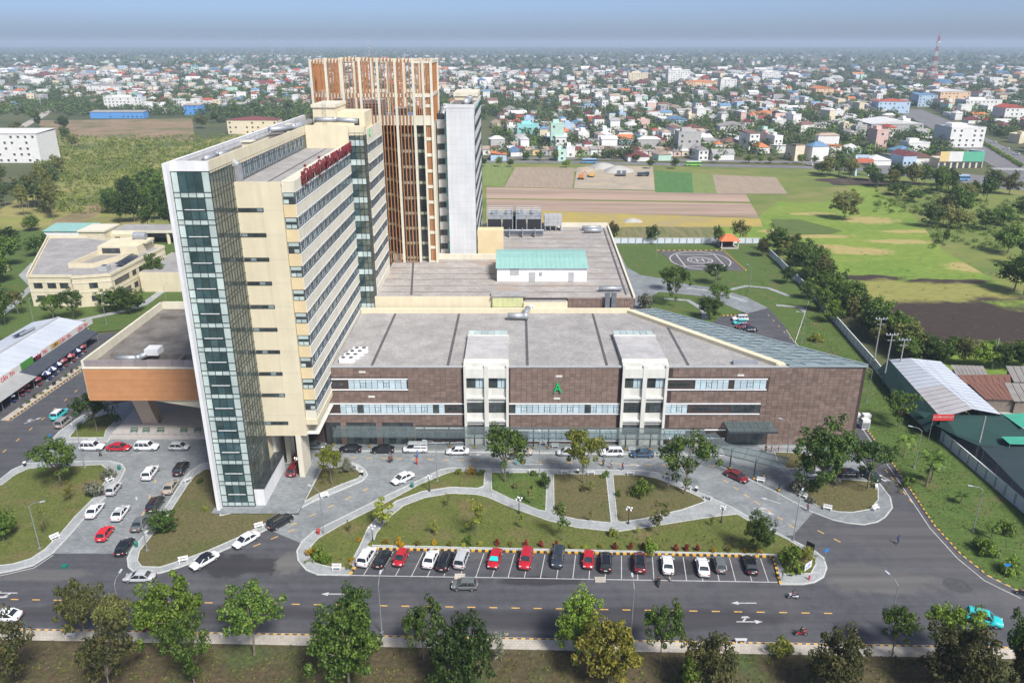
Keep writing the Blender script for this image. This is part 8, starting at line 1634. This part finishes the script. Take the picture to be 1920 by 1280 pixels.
for k, (hx_, hy_2) in enumerate(hs):
    low = r2.random() < .5; w = r2.uniform(5, 10) if not low else r2.uniform(8, 15); d = r2.uniform(9, 17); h = r2.uniform(3.2, 4.5) if low else r2.choice((6.5, 7, 9.5, 10, 12) if r2.random() < .7 else (7,)); wall = r2.choice(wk); rk = r2.choice(('gable', 'shed', 'shed', 'hip', 'gable')) if low else r2.choice(('flat', 'flat', 'gable', 'hip', 'shed')); rcol = r2.choice(rkk); rz = r2.choice((0, math.pi / 2, 0, math.pi)) + r2.uniform(-.2, .2) + .15
    if hy_2 > 1500: s = r2.uniform(1.2, 2.2); w *= s; d *= s
    if nind < 235 and hy_2 < 900:
        lab = f"{wall.replace('_', ' ')} {'one' if h < 5 else 'two' if h < 8.5 else 'three'} storey house with {rcol + ' ' if rk != 'flat' else ''}{RN[rk]} roof {zone(hx_, hy_2)}"
        n_ = seen[lab] = seen.get(lab, 0) + 1
        if n_ > 1: lab = f"{ordinal(n_)} {lab}"
        house((hx_, hy_2, -.2), rz + .001, w, d, h, wall, rk, rcol, lab, 'houses of the town', win=hy_2 < 760 and h > 5); nind += 1
    else:
        c, s = math.cos(rz), math.sin(rz); tb = MB(); tb.box(-w / 2, w / 2, -d / 2, d / 2, -.2, h); nb = len(tb.f); (gable(tb, w, d, h, w * .28) if rk in ('gable', 'hip') else tb.box(-w / 2 - .2, w / 2 + .2, -d / 2 - .2, d / 2 + .2, h + .02, h + .35))
        if hy_2 < 1500 and h > 5:
            nw = len(tb.f)
            for q in (-.25, .25):
                for z in range(int(h / 3.3)): tb.box(w * q - .8, w * q + .8, -d / 2 - .08, -d / 2 + .05, 1.1 + z * 3.3, 2.6 + z * 3.3)
        else: nw = len(tb.f)
        o0 = len(tm.v); tm.v += [(hx_ + a * c - b * s, hy_2 + a * s + b * c, z) for a, b, z in tb.v]; tm.f += [tuple(i + o0 for i in f) for f in tb.f]
        wi, ri = MI[WC[wall].name], MI[(RC[rcol] if rk != 'flat' else WC[wall]).name]; tm.m += [wi] * nb + [ri] * (nw - nb) + [len(MATL)] * (len(tb.f) - nw)
o = tm.obj('distant_town', MATL + [WPANE]); tag(o, 'mass of small white and red roofed houses stretching to the horizon', 'town', None, 'stuff')
# low roadside shacks in a line along the town road
for k in range(26):
    u = 912 + k * 15.6; x, y = g(u, 291 + (u - 912) * .008); rcol = ['tan', 'brown', 'grey', 'white', 'maroon', 'tan', 'grey'][k % 7]
    house((x, y + 8, -.2), .02, wid(14.5, y), 11, r2.uniform(3.4, 4.6), r2.choice(('cream', 'white', 'grey', 'yellow', 'pink')), 'shed', rcol, f'{ordinal(k + 1)} low shop front from the left along the town road, {rcol} roof', 'shop fronts along the town road', True, 'shop', 'roadside_shop')
# tree mass between and beyond the houses
def treemass(name, n, y0, y1, per, size, rad, leaf, seed, label, xr=(-.76, .76)):
    rg = np.random.default_rng(seed); yy = np.sqrt(rg.uniform(y0 ** 2, y1 ** 2, n)); xx = rg.uniform(xr[0], xr[1], n) * yy; c, r = [], []
    for x, y in zip(xx, yy):
        if y < 548 and x < 230: continue
        if blocked(x, y) and not (x < -15 and (y > 900 or (y > 820 and x > -330))): continue
        k = 2 if y < 1500 else 1; hh = random.uniform(4, 8.5) if y < 2500 else random.uniform(6, 13)
        for _ in range(k): c.append((x + random.uniform(-2, 2), y + random.uniform(-2, 2), hh * random.uniform(.55, .8))); r.append(rad * random.uniform(.65, 1.25))
    V = leaves(c, r, per, size, rg, .85); me = fast_mesh(name, V); me.materials.append(LF[leaf]); o = bpy.data.objects.new(name, me); col.objects.link(o); return tag(o, label, 'trees', None, 'stuff')
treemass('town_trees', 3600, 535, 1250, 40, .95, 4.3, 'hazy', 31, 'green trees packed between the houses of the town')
treemass('town_trees', 2200, 535, 1500, 36, .9, 4.0, 'mid', 32, 'brighter green trees between the houses of the town')
treemass('town_trees', 1300, 880, 1500, 34, .95, 4.2, 'hazy', 35, 'thick trees in front of the houses on the far left', (-.76, -.06))
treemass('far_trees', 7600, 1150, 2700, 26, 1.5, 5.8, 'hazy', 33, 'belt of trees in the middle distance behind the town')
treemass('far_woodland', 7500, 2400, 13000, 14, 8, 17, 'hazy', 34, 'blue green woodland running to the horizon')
# haze: one even volume round everything
hz = MB().box(-30200, 30200, -700, 45200, -1.6, 118); ho = hz.obj('haze', None) if False else None
hm_ = bpy.data.materials.new('haze_volume'); hm_.use_nodes = True; nt = hm_.node_tree; nt.nodes.remove(nt.nodes['Principled BSDF']); pv_ = nt.nodes.new('ShaderNodeVolumePrincipled'); pv_.inputs['Color'].default_value = (.53, .65, .84, 1); pv_.inputs['Density'].default_value = .00016; pv_.inputs['Anisotropy'].default_value = .0
nt.links.new(pv_.outputs[0], nt.nodes['Material Output'].inputs['Volume'])
ho = hz.obj('haze', hm_); tag(ho, 'thin bluish haze in the air over the whole plain', 'haze', None, 'stuff')
